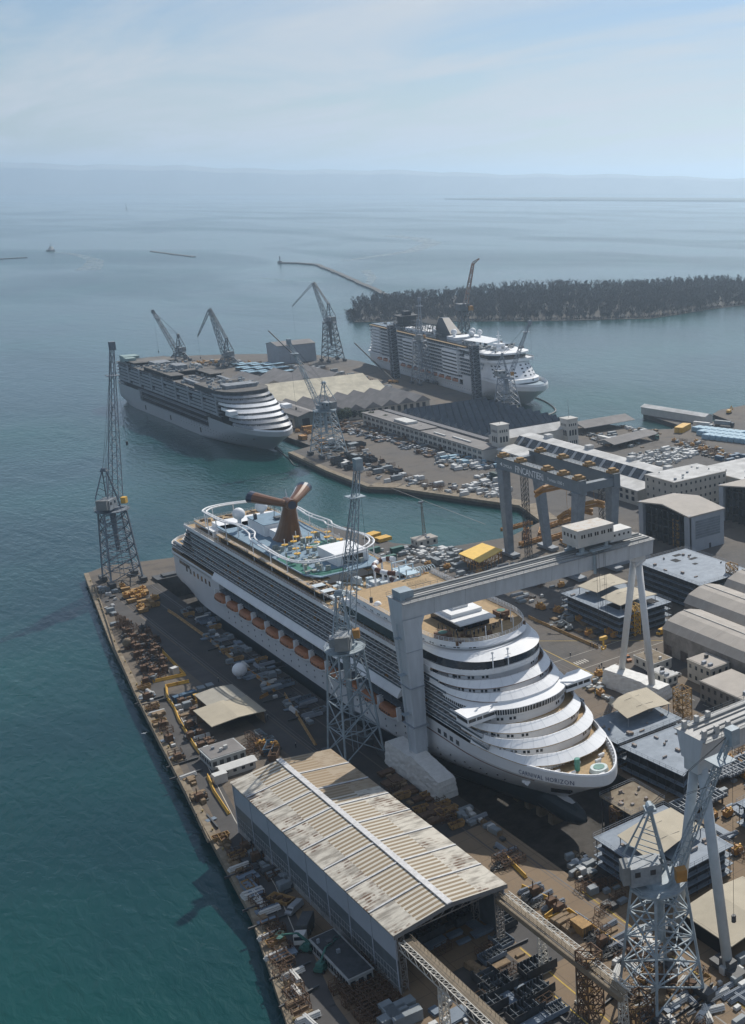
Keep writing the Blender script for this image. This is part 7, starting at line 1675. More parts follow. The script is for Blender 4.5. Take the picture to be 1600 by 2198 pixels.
put(lambda: P_container(BARR, 5, 2.4, 2.6), [(*at(1248, 1998), 1.57)], 'ochre box container with a rusty white top in the second hose bay', 'container')
mixed([(1195, 1975), (1220, 1962), (1250, 1985), (1225, 2000)], 8, [wt(K_rust, 3), K_tim], 'in the second hose bay', seed=20, dmin=1.3)
mixed([(1075, 1800), (1130, 1850), (1090, 1870), (1060, 1830)], 12, [K_dark, K_rust, K_pipe], 'near the right eave of the big shed', seed=21)
mixed([(830, 1655), (880, 1690), (945, 1720), (1000, 1770), (980, 1790), (880, 1740), (820, 1690)], 34, [wt((lambda: P_container(RUST, 4.5, 1.2, 2.6), 'rusty brown flat module', 'module', 3), 4), K_pipe, K_tim, K_rust, K_skipo], 'between shed eave and white pylon cover', seed=22, dmin=1.9)
mixed([(960, 1735), (1010, 1740), (1110, 1800), (1080, 1812)], 16, [K_grey, K_white, K_pipe, K_drum], 'beside the dock rails near the bow', seed=23, dmin=1.8)
mixed([(1110, 1880), (1260, 1985), (1290, 2010), (1350, 2040), (1330, 2050), (1210, 1965)], 20, [K_pipe, K_rust, K_tim], 'along the rails in front of the bow', seed=24, dmin=1.8)
mixed([(1215, 1835), (1260, 1835), (1275, 1895), (1235, 1890)], 24, [(lambda: P_drum(CONC), 'pale coil', 'coil', 4), K_white, K_grey], 'heaped on the brown apron before the bow', seed=25, dmin=1.1)
# near crane feet
mixed([(1330, 2030), (1400, 1985), (1500, 2080), (1560, 2160), (1480, 2230), (1360, 2200), (1300, 2110)], 84, [wt(K_white, 2), wt(K_pipew, 5), wt(K_grey, 1), wt(K_dark, 2), wt(K_plate, 3), wt(K_rust, 3), wt(K_beam, 3), wt((lambda: P_pallet(CWHITE, 3.2, .9, .5), 'white plank bundle', 'planks', 3), 4), K_skip, K_skipo, K_tim], 'round the feet of the foreground crane', seed=26, dmin=1.3, jit=.4)
mixed([(1500, 2110), (1600, 2060), (1640, 2150), (1560, 2230)], 16, [K_white, K_grey, K_pipe], 'beside the second gantry leg', seed=27)
put(lambda: P_tower(RUST, 15, 1.9, 1.9), [(*at(1270, 2175), 0)], 'tall rusty netted scaffold tower at the bottom of the photo', 'stair tower')
put(lambda: P_tower(RUST, 7, 2.6, 2.2), [(*at(1370, 2205), .1)], 'lower rusty trestle tower right of the tall netted one', 'stair tower')
# ship blocks under construction
def block(label, poly, top, levels, z0=0., dm=BLKDECK, holes=(), legs=False, group='ship blocks'):
    cx = sum(p[0] for p in poly) / len(poly); cy = sum(p[1] for p in poly) / len(poly); t_ = thing('ship_block', label, 'ship block', (cx, cy, 0), group)
    def shr(k): return [(cx + (p[0] - cx) * k, cy + (p[1] - cy) * k) for p in poly]
    mb = MB(); mb.prism(poly, top - .25, top); mb.build('top_deck', dm, t_)
    dz = (top - .25 - z0 - (1.2 if not legs else 3)) / levels; mb = MB(); lo = top - .25 - dz * levels
    for k in range(levels):
        z = top - .25 - dz * (k + 1); mb2 = MB(); mb2.prism(poly if k % 2 else shr(.985), z - .18, z); mb2.build('lower_deck', BLKDECK, t_)
        mb.prism(shr(.88), z, z + dz, False)
    mb.build('bulkheads', BLKSIDE, t_); mb = MB(); n = len(poly)
    for k in range(n):
        a, b_ = Vector(shr(.95)[k]), Vector(shr(.95)[(k + 1) % n]); m_ = max(2, int((b_ - a).length / 3.2))
        for i in range(m_): p = a.lerp(b_, i / m_); mb.bar((p.x, p.y, z0), (p.x, p.y, top - .25), .22)
    mb.build('pillars', DARKST, t_); mb = MB(); rail(mb, [(*p, top) for p in poly] + [(*poly[0], top)], 1.1, .045, 2.4, 2)
    for k in range(levels): z = top - .25 - dz * (k + 1); rail(mb, [(*p, z) for p in poly] + [(*poly[0], z)], 1.0, .04, 2.6, 1)
    mb.build('railings', GREYST, t_)
    mb = MB()
    for (x, y, lx, ly) in holes: mb.obox(x, y, top + .004, lx, ly, .05, 0)
    if holes: mb.build('deck_openings', BLACKIN, t_)
    mb = MB(); r_ = random.Random(int(cx * 3))
    for k in range(14):
        p = (r_.uniform(min(q[0] for q in poly), max(q[0] for q in poly)), r_.uniform(min(q[1] for q in poly), max(q[1] for q in poly)))
        if inside(p, shr(.85)): mb.obox(p[0], p[1], top + .06, r_.uniform(.4, 2), r_.uniform(.3, 1), r_.uniform(.15, .8), r_.choice((0, 1.57)))
    mb.build('deck_fittings', mat('faded_fittings', (.22, .14, .08), .8, col2=(.3, .33, .36), scale=.6), t_); return t_
def R4(x0, x1, y0, y1): return [(x0, y0), (x1, y0), (x1, y1), (x0, y1)]
block('large blue-grey multi-deck ship block with square openings, below the open assembly hangar', R4(282.5, 310, 330, 371), 12, 4, holes=((301, 366, 4, 2.4), (296, 361, 3, 4), (303, 358, 4, 2), (299, 352, 2, 2)))
block('ship block on the apron with two tan sheet shelters on its deck', R4(243, 268, 330, 368), 9, 3, holes=((252, 341, 8, 8), (262, 336, 6, 5)))
block('ship block with one tan sheet shelter, between gantry leg cover and bow', R4(182.5, 207, 251, 269), 8, 3)
block('wide low blue-grey ship block with a cut corner, right of the bow', [(184, 223), (208.5, 237.5), (207.5, 248.6), (182, 249.4)], 8, 2, holes=((200, 244, 3, 1.2), (204, 241, 1.5, 3)))
block('tan-decked block on tall legs under the flare of the bow', R4(160.8, 172, 216.5, 230), 8.3, 1, z0=-8.2, dm=CONC, legs=True)
block('blue-grey ship block with a tan sheet, behind the foreground crane', R4(147.5, 170, 187.6, 214.5), 8.4, 3, holes=((152, 194, 6, 5),))
block('grey ship block at the right edge behind the second gantry beam', R4(186, 214, 186, 204), 7, 2)
def sheetroof(label, px, z, pole=True, m=SHEET, hump=.7):
    W_ = [at(*p, z) for p in px]; cx = sum(p[0] for p in W_) / 4; cy = sum(p[1] for p in W_) / 4; t_ = thing('sheet_shelter', label, 'shelter', (cx, cy, z - 3), 'tan sheet shelters'); mb = MB()
    m1 = ((W_[0][0] + W_[1][0]) / 2, (W_[0][1] + W_[1][1]) / 2); m2 = ((W_[2][0] + W_[3][0]) / 2, (W_[2][1] + W_[3][1]) / 2)
    for dz in (0, -.15): mb.face([(*W_[0], z + dz), (*m1, z + hump + dz), (*m2, z + hump + dz), (*W_[3], z + dz)]); mb.face([(*m1, z + hump + dz), (*W_[1], z + dz), (*W_[2], z + dz), (*m2, z + hump + dz)])
    mb.build('sheet', m, t_)
    for p in W_: mb = MB(); x = cx + (p[0] - cx) * .93; y = cy + (p[1] - cy) * .93; mb.tube((x, y, z - 3.2), (x, y, z), .14, 6); mb.build('post', GREYST, t_)
    mb = MB(); mb.bar((cx - 3, cy - 3, z + hump + .02), (cx + 3, cy - 3.4, z + hump * .8), .07); mb.bar((cx - 3, cy + 3, z + hump + .02), (cx + 3, cy + 3.4, z + hump * .8), .07); mb.build('tie_ropes', DARKST, t_); return t_
sheetroof('tan sheet shelter at the far side of the apron ship block', [(1240, 1258), (1310, 1231), (1350, 1249), (1282, 1272)], 12.2)
sheetroof('tan sheet shelter nearer the white tube legs, on the apron ship block', [(1290, 1282), (1355, 1258), (1411, 1275), (1332, 1300)], 12.2)
sheetroof('tan sheet shelter striped by the shadow of the gantry legs', [(1305, 1508), (1388, 1475), (1440, 1510), (1347, 1542)], 11.2)
sheetroof('pale tan sheet on the block behind the foreground crane', [(1325, 1793), (1440, 1733), (1510, 1775), (1400, 1850)], 11.0)
t_ = gable('big pale tan sheet shelter cut by the right edge, under the second gantry', 'shelter', *[(a + b_) / 2 for a, b_ in zip(at(1466, 1952, 5), at(1700, 1945, 5))], 19, 17, 4.6, 5.4, BLACKIN, SHEET, openend=(0,))
# rib panels and frames, right edge
for k, (x, y) in enumerate(((1530, 1660), (1500, 1715), (1590, 1640))):
    c = at(x, y, 2.4); t_ = thing('rib_panel', ('ribbed steel panel below the second gantry beam', 'ribbed steel panel nearest the tall tube leg', 'ribbed steel panel at the right edge')[k], 'steel panel', (c[0], c[1], 0), 'ribbed steel panels'); mb = MB(); mb.obox(c[0], c[1], 2.0, 15, 8, .12); mb.build('plate', BLKSIDE, t_)
    mb = MB()
    for i in range(12): mb.box(c[0] - 7.3 + i * 1.3, c[0] - 7.1 + i * 1.3, c[1] - 3.9, c[1] + 3.9, 2.12, 2.7)
    for j in range(3): mb.box(c[0] - 7.4, c[0] + 7.4, c[1] - 3.5 + j * 3.4, c[1] - 3.3 + j * 3.4, 2.12, 2.9)
    mb.build('ribs', mat('pale_rib_steel', (.26, .29, .32), .6), t_); mb = MB()
    for i in (-6, 0, 6):
        for j in (-3, 3): mb.box(c[0] + i - .2, c[0] + i + .2, c[1] + j - .2, c[1] + j + .2, 0, 2)
    mb.build('trestles', RUST, t_)
put(lambda: P_tower(BARR, 16, 1.3, 2.2), [(*at(1572, 1290), .0)], 'ochre stair tower beside the large multi-deck block', 'stair tower', 'ochre stair towers')
put(lambda: P_tower(YELLOW, 12, 1.3, 2.2), [(*at(1362, 1360), .0)], 'yellow stair tower against the apron ship block', 'stair tower', 'ochre stair towers')
put(lambda: P_tower(BARR, 11, 1.9, 2.3), [(*at(1466, 1545), .0)], 'ochre stair tower at the corner of the block by the gantry leg cover', 'stair tower', 'ochre stair towers')
put(lambda: P_tower(BARR, 13, 1.2, 1.8), [(*at(1455, 1172), .0)], 'ochre stair tower in the open side of the assembly hangar', 'stair tower', 'ochre stair towers')
put(lambda: P_tower(RUST, 8, 1.6, 1.8), [(*at(1330, 1790), .0)], 'rusty stair tower at the tan-decked block under the bow', 'stair tower')
mixed([(1470, 1640), (1640, 1600), (1640, 1840), (1540, 1850), (1490, 1760)], 40, [K_rust, K_plate, K_pipe, K_grey, K_machy], 'on the block floor at the right edge', seed=30, dmin=2.4)
mixed([(1250, 1900), (1330, 1880), (1350, 1950), (1290, 1970)], 14, [K_rust, K_dark, K_grey], 'in the shadow before the foreground crane', seed=31)
# apron right of the ship
mixed([(1150, 1305), (1215, 1300), (1330, 1370), (1300, 1385), (1200, 1340)], 26, [wt((lambda: P_pallet(TIMBER, 3.4, 2.2, .7), 'flat tan deck panel', 'panel', 3), 4), K_dark, K_grey, K_machy], 'in front of the apron ship block', seed=32, dmin=2)
mixed([(900, 1215), (1180, 1215), (1230, 1250), (1130, 1300), (1010, 1290), (900, 1250)], 70, [K_dark, K_grey, K_rust, K_pipe, K_machy, K_white, K_skipo], 'on the apron behind the gantry beam', seed=33, dmin=2.2)
mixed([(1255, 1455), (1290, 1450), (1300, 1490), (1340, 1520), (1300, 1510), (1262, 1490)], 22, [K_white, K_tim, K_machy, K_grey], 'between the bridge wing and the bright tarpaulin block', seed=34, dmin=1.6)
put(lambda: P_lift(CGREY), [(*at(1205, 1345), .5), (*at(1222, 1352), 2.6)], 'grey boom lift folded down beside the orange-brown barriers', 'boom lift', 'grey boom lifts')
put(lambda: P_car(YELLOW, 4, 2.2, True), [(*at(1420, 1361), .2)], 'yellow yard tractor on the road by the vaulted hall', 'tractor')
put(lambda: P_car(CARO, 4.2, 1.7), [(*at(1348, 1417), 1.3)], 'orange car on the dark road behind the tarpaulin block', 'car')
put(lambda: P_car(CARD), [(*at(1384, 1428), 1.4)], 'dark car between the two white tube legs', 'car')
L_ = [('white estate car nearest the right tube leg', CARW), ('dark car second in the parked row', CARD), ('black van third in the parked row', CARD), ('white van with roof bars fourth in the parked row', CARW), ('white car at the right end of the parked row', CARW)]
for k, (lb, m_) in enumerate(L_): put(lambda: P_car(m_, 4.5, 1.7 if k in (2, 3) else 1.45), [(*at(1412 + k * 9.4, 1437 + k * 4.0 + (3 if k % 2 else 0)), .05)], lb, 'van' if k in (2, 3) else 'car', 'cars parked by the cream office')
# basin side
t_ = thing('lifting_frame', 'large flat-topped yellow lifting frame standing by the basin gantry', 'lifting frame', (253, 445, 0)); mb = MB(); mb.prism([(244.9, 449.8), (245.0, 432.3), (261.9, 440.8), (260.7, 456.6)], 5.7, 6.0); mb.build('deck', mat('bright_yellow_deck', (.72, .46, .07), .6, var=.1), t_)
mb = MB()
for (xa, ya), (xb, yb) in (((245.4, 449), (245.6, 433.4)), ((245.6, 433.4), (261.2, 441)), ((261.2, 441), (260.2, 455.6)), ((260.2, 455.6), (245.4, 449))):
    mb.bar((xa, ya, 3.2), (xb, yb, 3.2), .25); mb.bar((xa, ya, 5.5), (xb, yb, 5.5), .3)
    for i in range(6): u = i / 6; v = (i + 1) / 6; mb.bar((xa + (xb - xa) * u, ya + (yb - ya) * u, 3.2), (xa + (xb - xa) * v, ya + (yb - ya) * v, 5.5), .16); mb.bar((xa + (xb - xa) * u, ya + (yb - ya) * u, 0), (xa + (xb - xa) * u, ya + (yb - ya) * u, 5.6), .2)
mb.build('trusses', ORANGE, t_)
mixed([(800, 1175), (845, 1172), (880, 1200), (850, 1220), (805, 1205)], 12, [wt((lambda: P_container(CGREEN, 6, 2.6), 'green-sided container with a pale top', 'container', 3), 4), K_white], 'on the basin quay behind the ship', seed=35, dmin=3)
mixed([(850, 1180), (990, 1178), (985, 1198), (880, 1212)], 70, [wt(K_white, 6), wt(K_whiteL, 2), K_grey], 'in rows on the basin quay', seed=36, dmin=1.7, jit=.03)
mixed([(900, 1200), (985, 1200), (1000, 1225), (930, 1225)], 20, [K_cont, K_contb, K_grey, K_machy], 'beside the yellow lifting frame', seed=37, dmin=3)
put(lambda: P_container(YELLOW, 6.5, 1.8, 5), [(*at(800, 1152), .3), (*at(823, 1160), .1)], 'yellow trussed platform on the basin quay right of the sky ride', 'platform', 'yellow platforms on the basin quay')
def P_beam():
    mb = MB()
    for s in (-1, 1): mb.box(-9, 9, s * 1.1 - .15, s * 1.1 + .15, .4, 2.2)
    for k in range(7): mb.box(-8.6 + k * 2.8, -8.2 + k * 2.8, -.95, .95, .7, 1.9); mb.tube((-7.2 + k * 2.6, -1.5, 1.2), (-7.2 + k * 2.6, 1.5, 1.2), .5, 8)
    return mb.build('lifting_beam', ORANGE)
put(P_beam, [(*at(x, y), a) for x, y, a in ((1130, 1150, 1.0), (1165, 1140, .9), (1205, 1125, .2), (1150, 1165, .1), (1200, 1155, .15), (1225, 1175, 1.4), (1110, 1135, .1), (1250, 1150, .1))], 'orange twin lifting beam lying under the lettered gantry', 'lifting beam', 'orange lifting beams under the lettered gantry')
flat('small grey electrical building by the basin near the gantry foot', 'hut', *at(912, 1168), 10, 7, 3.2, BUILDW, ROOFT, 1, 3, 2)
t_ = thing('light_mast', 'thin lattice light mast standing at the basin quay', 'light mast', (*at(911, 1163), 0)); c = at(911, 1163); mb = MB(); mb.lattice([(c[0] - .8, c[1] - .8, 3.4), (c[0] + .8, c[1] - .8, 3.4), (c[0], c[1] + .8, 3.4)], [(c[0] - .3, c[1] - .3, 19), (c[0] + .3, c[1] - .3, 19), (c[0], c[1] + .3, 19)], 10, .16, .1, 2); mb.build('mast', RUST, t_); mb = MB(); mb.box(c[0] - 1.2, c[0] + 1.2, c[1] - .3, c[1] + .3, 19, 20); mb.build('lamps', GREYST, t_)
# peninsula storage yards
mixed([(625, 905), (665, 900), (700, 960), (690, 975), (640, 940)], 26, [wt(K_machy, 4), K_rust, (lambda: P_container(ORANGE, 5, 2.6, 2.6), 'orange box', 'box', 2)], 'on the quay by the unfinished ship bow', seed=40, dmin=2.4)
mixed([(700, 945), (760, 950), (860, 1010), (900, 1035), (835, 1038), (770, 1015), (700, 985)], 130, [wt(K_white, 2), wt(K_whiteL, 2), K_grey, wt(K_rust, 3), K_pipew, wt(K_tim, 2), K_cont, wt(K_dark, 4), K_mach, K_sec], 'in the quay storage yard across the basin', seed=41, dmin=2.4)
mixed([(700, 900), (800, 912), (960, 962), (930, 985), (830, 950), (720, 925)], 150, [wt(K_dark, 6), wt(K_grey, 3), wt(K_rust, 3), wt(K_white, 1), wt(K_tim, 2), K_mach, (lambda: P_container(RUST, 6, 1.4, 2.6), 'rusty module', 'module', 2), K_pipe], 'in the dark storage yard before the office range', seed=42, dmin=2.4)
mixed([(940, 975), (1075, 985), (1085, 1005), (985, 1010), (930, 1000)], 120, [wt(K_whiteL, 3), wt(K_white, 4), wt(K_grey, 2), wt(K_dark, 2), K_tim, (lambda: P_container(BLUESH, 4, 2.2, 2.4), 'pale blue box', 'box', 2)], 'in the bright package yard before the office range', seed=43, dmin=2.3)
mixed([(1030, 1020), (1085, 1010), (1100, 1075), (1030, 1062), (1000, 1050)], 84, [wt(K_whiteL, 4), wt(K_white, 3), wt(K_dark, 2), K_grey], 'behind the far leg of the lettered gantry', seed=44, dmin=2.2)
mixed([(860, 1020), (1000, 1045), (1060, 1072), (980, 1065), (870, 1045)], 50, [K_dark, K_rust, K_grey, K_whiteL, K_drum], 'on the basin corner quay', seed=45, dmin=2.2)
put(lambda: P_lorry(CARD, DARKST), [(*at(1240, 1062), 1.5)], 'black lorry parked beside the long factory wall', 'lorry')
put(lambda: P_lorry(CARD, mat('dark_green_trailer', (.02, .05, .045), .6)), [(*at(1068, 1030), 1.6)], 'dark green lorry left of the lettered gantry leg', 'lorry')
put(lambda: P_container(CWHITE, 6, 2.8), [(*at(742, 1001), .6)], 'white truck-sized box near the quay edge across the basin', 'container')
mixed([(1240, 928), (1330, 935), (1390, 962), (1300, 960)], 60, [K_dark, K_tim, K_grey, K_cont, K_rust], 'round the grey open canopies', seed=46, dmin=3)
mixed([(1350, 975), (1470, 958), (1500, 975), (1440, 1000), (1380, 1000)], 120, [wt(K_whiteL, 3), wt(K_white, 4), wt(K_grey, 2)], 'in the drum-filled yard beyond the long factory', seed=47, dmin=2.6, jit=.05)
mixed([(1330, 915), (1400, 920), (1420, 932), (1360, 930)], 30, [K_tim, K_dark, K_whiteL], 'by the water behind the canopies', seed=48, dmin=3)
mixed([(1445, 945), (1500, 950), (1600, 985), (1600, 1000), (1530, 985), (1460, 965)], 90, [K_dark, K_machy, K_rust, K_grey, K_tim, K_contb], 'in the scrap yard at the right edge', seed=49, dmin=3)
put(lambda: P_pallet(BLUESH, 8, 6, 3.2), [(*at(1500 + i * 13 + j * 11, 925 + j * 8 + i * 1.5), .1) for i in range(8) for j in range(3)], 'pale blue covered stack in the rows near the right edge', 'covered stack', 'pale blue covered stacks')
put(lambda: P_lorry(CGREEN, DARKST, 14), [(*at(1405, 940), 1.2)], 'green-cabbed lorry beyond the long factory', 'lorry'); put(lambda: P_lorry(CWHITE, CWHITE, 14), [(*at(1302, 950), 1.6)], 'white lorry beyond the long factory, near the villa towers', 'lorry')
put(lambda: P_lorry(CWHITE, WHITEP, 15), [(*at(1510, 918), 1.9)], 'white lorry on the road by the right-hand water', 'lorry'); put(lambda: P_lorry(CARD, CGREY, 15), [(*at(1555, 915), 1.9)], 'grey lorry behind the white one near the right-hand water', 'lorry')
def P_digger():
    t_ = thing('excavator', None, None); mb = MB(); mb.box(-2, 2, -1.4, 1.4, 0, 1); mb.build('tracks', TYRE, t_); mb = MB(); mb.box(-1.8, 1.8, -1.3, 1.3, 1, 2.8); mb.build('house', YELLOW, t_); mb = MB(); mb.bar((1.5, 0, 2), (4.5, 0, 5), .6); mb.bar((4.5, 0, 5), (7, 0, 1.5), .5); mb.build('arm', YELLOW, t_); return t_
put(P_digger, [(*at(1565, 888), .4)], 'yellow excavator on the sandy point at the right', 'excavator')
put(lambda: P_container(YELLOW, 16, 4, 6), [(*at(1466, 925), .5)], 'yellow steel frame near the right-hand water', 'frame')
# pier head and along the third ship
mixed([(300, 776), (450, 776), (570, 780), (560, 795), (470, 788), (330, 785)], 90, [K_dark, K_grey, K_rust, K_whiteL, K_machy, K_cont], 'on the far pier head behind the unfinished ship', seed=50, dmin=4)
mixed([(590, 786), (700, 790), (770, 808), (880, 850), (900, 868), (800, 830), (690, 800)], 90, [K_dark, K_grey, K_rust, K_whiteL, K_cont, K_pipe], 'on the quay between weathered factory and far ship', seed=51, dmin=4)
put(lambda: P_pallet(TIMBER, 44, 8, 1.2), [(*at(445, 777), .15)], 'long tan timber stack at the far edge of the pier', 'timber stack')
mixed([(930, 868), (1040, 880), (1180, 915), (1150, 915), (1000, 885)], 40, [K_dark, K_grey, K_pipe, K_tim], 'behind the slate workshop', seed=52, dmin=4)
def P_mcrane():
    t_ = thing('mobile_crane', None, None); mb = MB(); mb.box(-4, 4, -1.4, 1.4, .5, 2.4); mb.build('carrier', ORANGE, t_); mb = MB(); mb.bar((0, 0, 2.4), (-30, 0, 34), .9); mb.build('boom', DARKST, t_); mb = MB()
    for x in (-3, 0, 3): mb.tube((x, -1.5, .6), (x, 1.5, .6), .6, 8)
    mb.build('axles', TYRE, t_); return t_
put(P_mcrane, [(*at(845, 822), -.78)], 'mobile crane with a long dark boom leaning left against the far ship', 'mobile crane')
put(P_mcrane, [(*at(655, 790), -.8)], 'mobile crane with a long dark boom at the pier shed', 'mobile crane')
# people
PP = [(1283, 1390), (1268, 1388), (1275, 1391), (1293, 1395), (1225, 1410), (1292, 1432), (1287, 1436), (1297, 1440), (1263, 1452), (1376, 1408), (1372, 1425), (1388, 1450), (1385, 1447), (1530, 1508), (1533, 1513), (1537, 1510), (1541, 1514), (1546, 1512), (1516, 1512), (1559, 1525), (1512, 1545), (1410, 1400), (1450, 1476), (1425, 1458), (1429, 1462), (1433, 1459), (1422, 1464), (1286, 1444), (1505, 1478)]
put(lambda: P_person(CLOTH), [(*at(*p), Q.uniform(0, 6)) for p in PP], 'worker in navy overalls and white helmet on the apron right of the ship', 'person', 'workers on the apron')
PS = [(-4.5, 56), (-2.6, 56.8), (2, 56.5), (3.8, 58), (6.2, 59.5), (-7.5, 60.5), (1.2, 61.5), (8.5, 63)]
put(lambda: P_person(CLOTH), [(SX + a, SY + b_, Q.uniform(0, 6), 40.0) for a, b_ in PS], 'worker in dark overalls standing on the forward sun deck', 'person', 'workers on the sun deck')
put(lambda: P_person(CLOTH), [(*at(470, 1465), 1.), (*at(488, 1493), 2.), (*at(575, 1545), 1.), (*at(636, 1606), 2)], 'worker in dark overalls on the dockside road left of the ship', 'person', 'workers on the dockside road')
# seagull, tug, boom and wakes
mb = MB(); c = at(311, 1576, -1.5)
mb.face([(c[0], c[1], -1.2), (c[0] + .5, c[1] - .1, -1.0), (c[0] + 1.0, c[1] + .1, -1.15), (c[0] + .5, c[1] + .22, -1.02)]); mb.face([(c[0], c[1], -1.2), (c[0] - .5, c[1] + .1, -1.0), (c[0] - 1.0, c[1] + .3, -1.15), (c[0] - .5, c[1] - .12, -1.02)]); mb.tube((c[0] - .1, c[1] + .45, -1.2), (c[0] + .1, c[1] - .5, -1.18), .13, 6, .05)
tag(mb.build('seagull', WHITE, None, loc=(c[0], c[1], -1.2)), 'white seagull gliding low over the green water by the mole', 'seagull')
tg = thing('tugboat', 'small dark tugboat leaving a pale wake, far left on the open sea', 'tugboat', (0, 0, 0)); mb = MB()
P = [(0, -17), (3.5, -12), (5, -4), (5, 10), (4, 15), (0, 16)]; mb.prism([(x, y) for x, y in P] + [(-x, y) for x, y in P[::-1] if x], -4, 1.5); mb.build('hull', DARKST, tg); mb = MB(); mb.box(-3.6, 3.6, -8, 6, 1.5, 5.5); mb.box(-2.8, 2.8, -7, 0, 5.5, 9); mb.build('deckhouse', CWHITE, tg); mb = MB(); mb.tube((0, -2, 9), (0, -2, 21), .6, 6, .2); mb.box(-2, 2, -2.2, -1.8, 14, 14.5); mb.build('mast', DARKST, tg); mb = MB(); mb.tube((0, 3, 5.5), (0, 3, 9.5), 1.1, 10); mb.build('funnel', RED, tg)
c = at(110, 539, -3); tg.location = (c[0], c[1], -1); tg.rotation_euler = (0, 0, 2.4); tg.scale = (1, 1, 1)
mb = MB()
def wake(pts, w0, w1, z=-2.93):
    n = len(pts)
    for k in range(n - 1):
        a, b_ = Vector((*at(*pts[k], -3), 0)), Vector((*at(*pts[k + 1], -3), 0)); d = (b_ - a).normalized(); nn = Vector((-d.y, d.x, 0)); wa = w0 + (w1 - w0) * k / n; wb = w0 + (w1 - w0) * (k + 1) / n
        mb.face([(a - nn * wa)[:2] + (z,), (b_ - nn * wb)[:2] + (z,), (b_ + nn * wb)[:2] + (z,), (a + nn * wa)[:2] + (z,)])
wake([(118, 541), (150, 544), (180, 550), (205, 559), (200, 570), (188, 580)], 6, 26); wake([(740, 560), (800, 551), (880, 540), (930, 522), (900, 512), (830, 506)], 10, 40); wake([(790, 612), (800, 596), (785, 580)], 6, 12); wake([(560, 596), (620, 603), (690, 606)], 3, 5)
tag(mb.build('wake', FOAM), kind='structure')
def loose_boom(label, pts, r_, m_):
    W_ = [Vector((*at(*p, -3), -2.75)) for p in pts]; S = []
    for i in range(len(W_) - 1):
        a, b_, c_, d_ = W_[max(0, i - 1)], W_[i], W_[i + 1], W_[min(len(W_) - 1, i + 2)]
        for s in range(6): t = s / 6; S.append(.5 * ((2 * b_) + (c_ - a) * t + (2 * a - 5 * b_ + 4 * c_ - d_) * t * t + (3 * b_ - a - 3 * c_ + d_) * t ** 3))
    mb = MB(); mb.path(S, r_, 6); tag(mb.build('floating_boom', m_), label, 'floating boom', 'floating booms')
loose_boom('thin dark floating boom looping from the unfinished ship bow to the quay', [(596, 965), (620, 985), (635, 1000), (665, 998), (700, 1002)], .35, DARKST)
loose_boom('floating boom curving off the bow of the far white ship', [(1145, 852), (1175, 865), (1193, 882), (1170, 893), (1128, 893)], .7, DARKST)
# trees along the office range
def tree(x, y, h, lab, seed, group):
    r_ = random.Random(seed); t_ = thing('tree', lab, 'tree', (x, y, 0), group); mb = MB(); mb.tube((x, y, 0), (x, y, h * .5), .35, 6, .18)
    for k in range(5): a = k * 1.26; mb.tube((x, y, h * .4), (x + math.cos(a) * h * .25, y + math.sin(a) * h * .25, h * .7), .14, 4, .05)
    mb.build('trunk', WOOD, t_); mb = MB()
    for k in range(420):
        a = r_.uniform(0, 6.28); zc = r_.uniform(.3, 1); rr_ = h * .34 * math.sqrt(max(.02, 1 - ((zc - .62) / .42) ** 2)) * r_.uniform(.45, 1.15); c = Vector((x + math.cos(a) * rr_, y + math.sin(a) * rr_, h * zc)); u = Vector((r_.gauss(0, 1), r_.gauss(0, 1), r_.gauss(0, 1))).normalized() * .55; v = u.orthogonal().normalized() * .4
        mb.face([c - u, c + v, c + u, c - v])
    mb.build('crown', LEAF, t_)
tx = [(735, 905), (748, 903), (763, 899), (782, 903), (800, 912), (830, 918), (858, 925), (877, 934), (905, 941), (715, 896), (950, 957), (985, 968)]
for k, (x, y) in enumerate(tx): c = at(x, y); tree(c[0], c[1], R.uniform(6, 9.5), 'dark evergreen tree in the row before the office range', k, 'trees before the office range')

def P_bollard():
    mb = MB(); mb.tube((0, 0, .34), (0, 0, .8), .22, 8, .18); mb.tube((0, 0, .8), (0, 0, .95), .34, 8, .3); return mb.build('bollard', mat('bollard_yellowed', (.30, .22, .08), .7))
S_ = []
for k in range(len(wq) - 1):
    a, b_ = Vector(wq[k]), Vector(wq[k + 1]); n = max(1, int((b_ - a).length / 11)); d = (b_ - a).normalized(); nn = Vector((d.y, -d.x)) * 1.1
    for i in range(n): p = a.lerp(b_, i / n) + nn; S_.append((p.x, p.y, 0))
put(P_bollard, S_, 'yellowish mooring bollard on the coping of the left mole', 'bollard', 'bollards on the left mole')

mixed([(466, 1800), (486, 1795), (580, 1960), (622, 2060), (668, 2198), (634, 2198), (594, 2080), (546, 1975)], 80, [wt(K_tim, 5), wt(K_pipew, 2), wt(K_rust, 5), K_skipo, wt(K_plate, 2), K_drum, wt(K_beam, 2)], 'along the near end of the mole edge', seed=61, dmin=1.25)
mixed([(560, 1300), (640, 1280), (700, 1330), (640, 1420)], 0 or 6, [K_dark, K_white], 'beside the dock far end', seed=62)
mixed([(1150, 1905), (1420, 2060), (1520, 2140), (1500, 2160), (1400, 2100), (1120, 1915)], 40, [wt(K_pipe, 3), wt(K_rust, 3), K_tim, wt(K_beam, 3), K_mach], 'between the rails and the hose strip', seed=63, dmin=1.5)

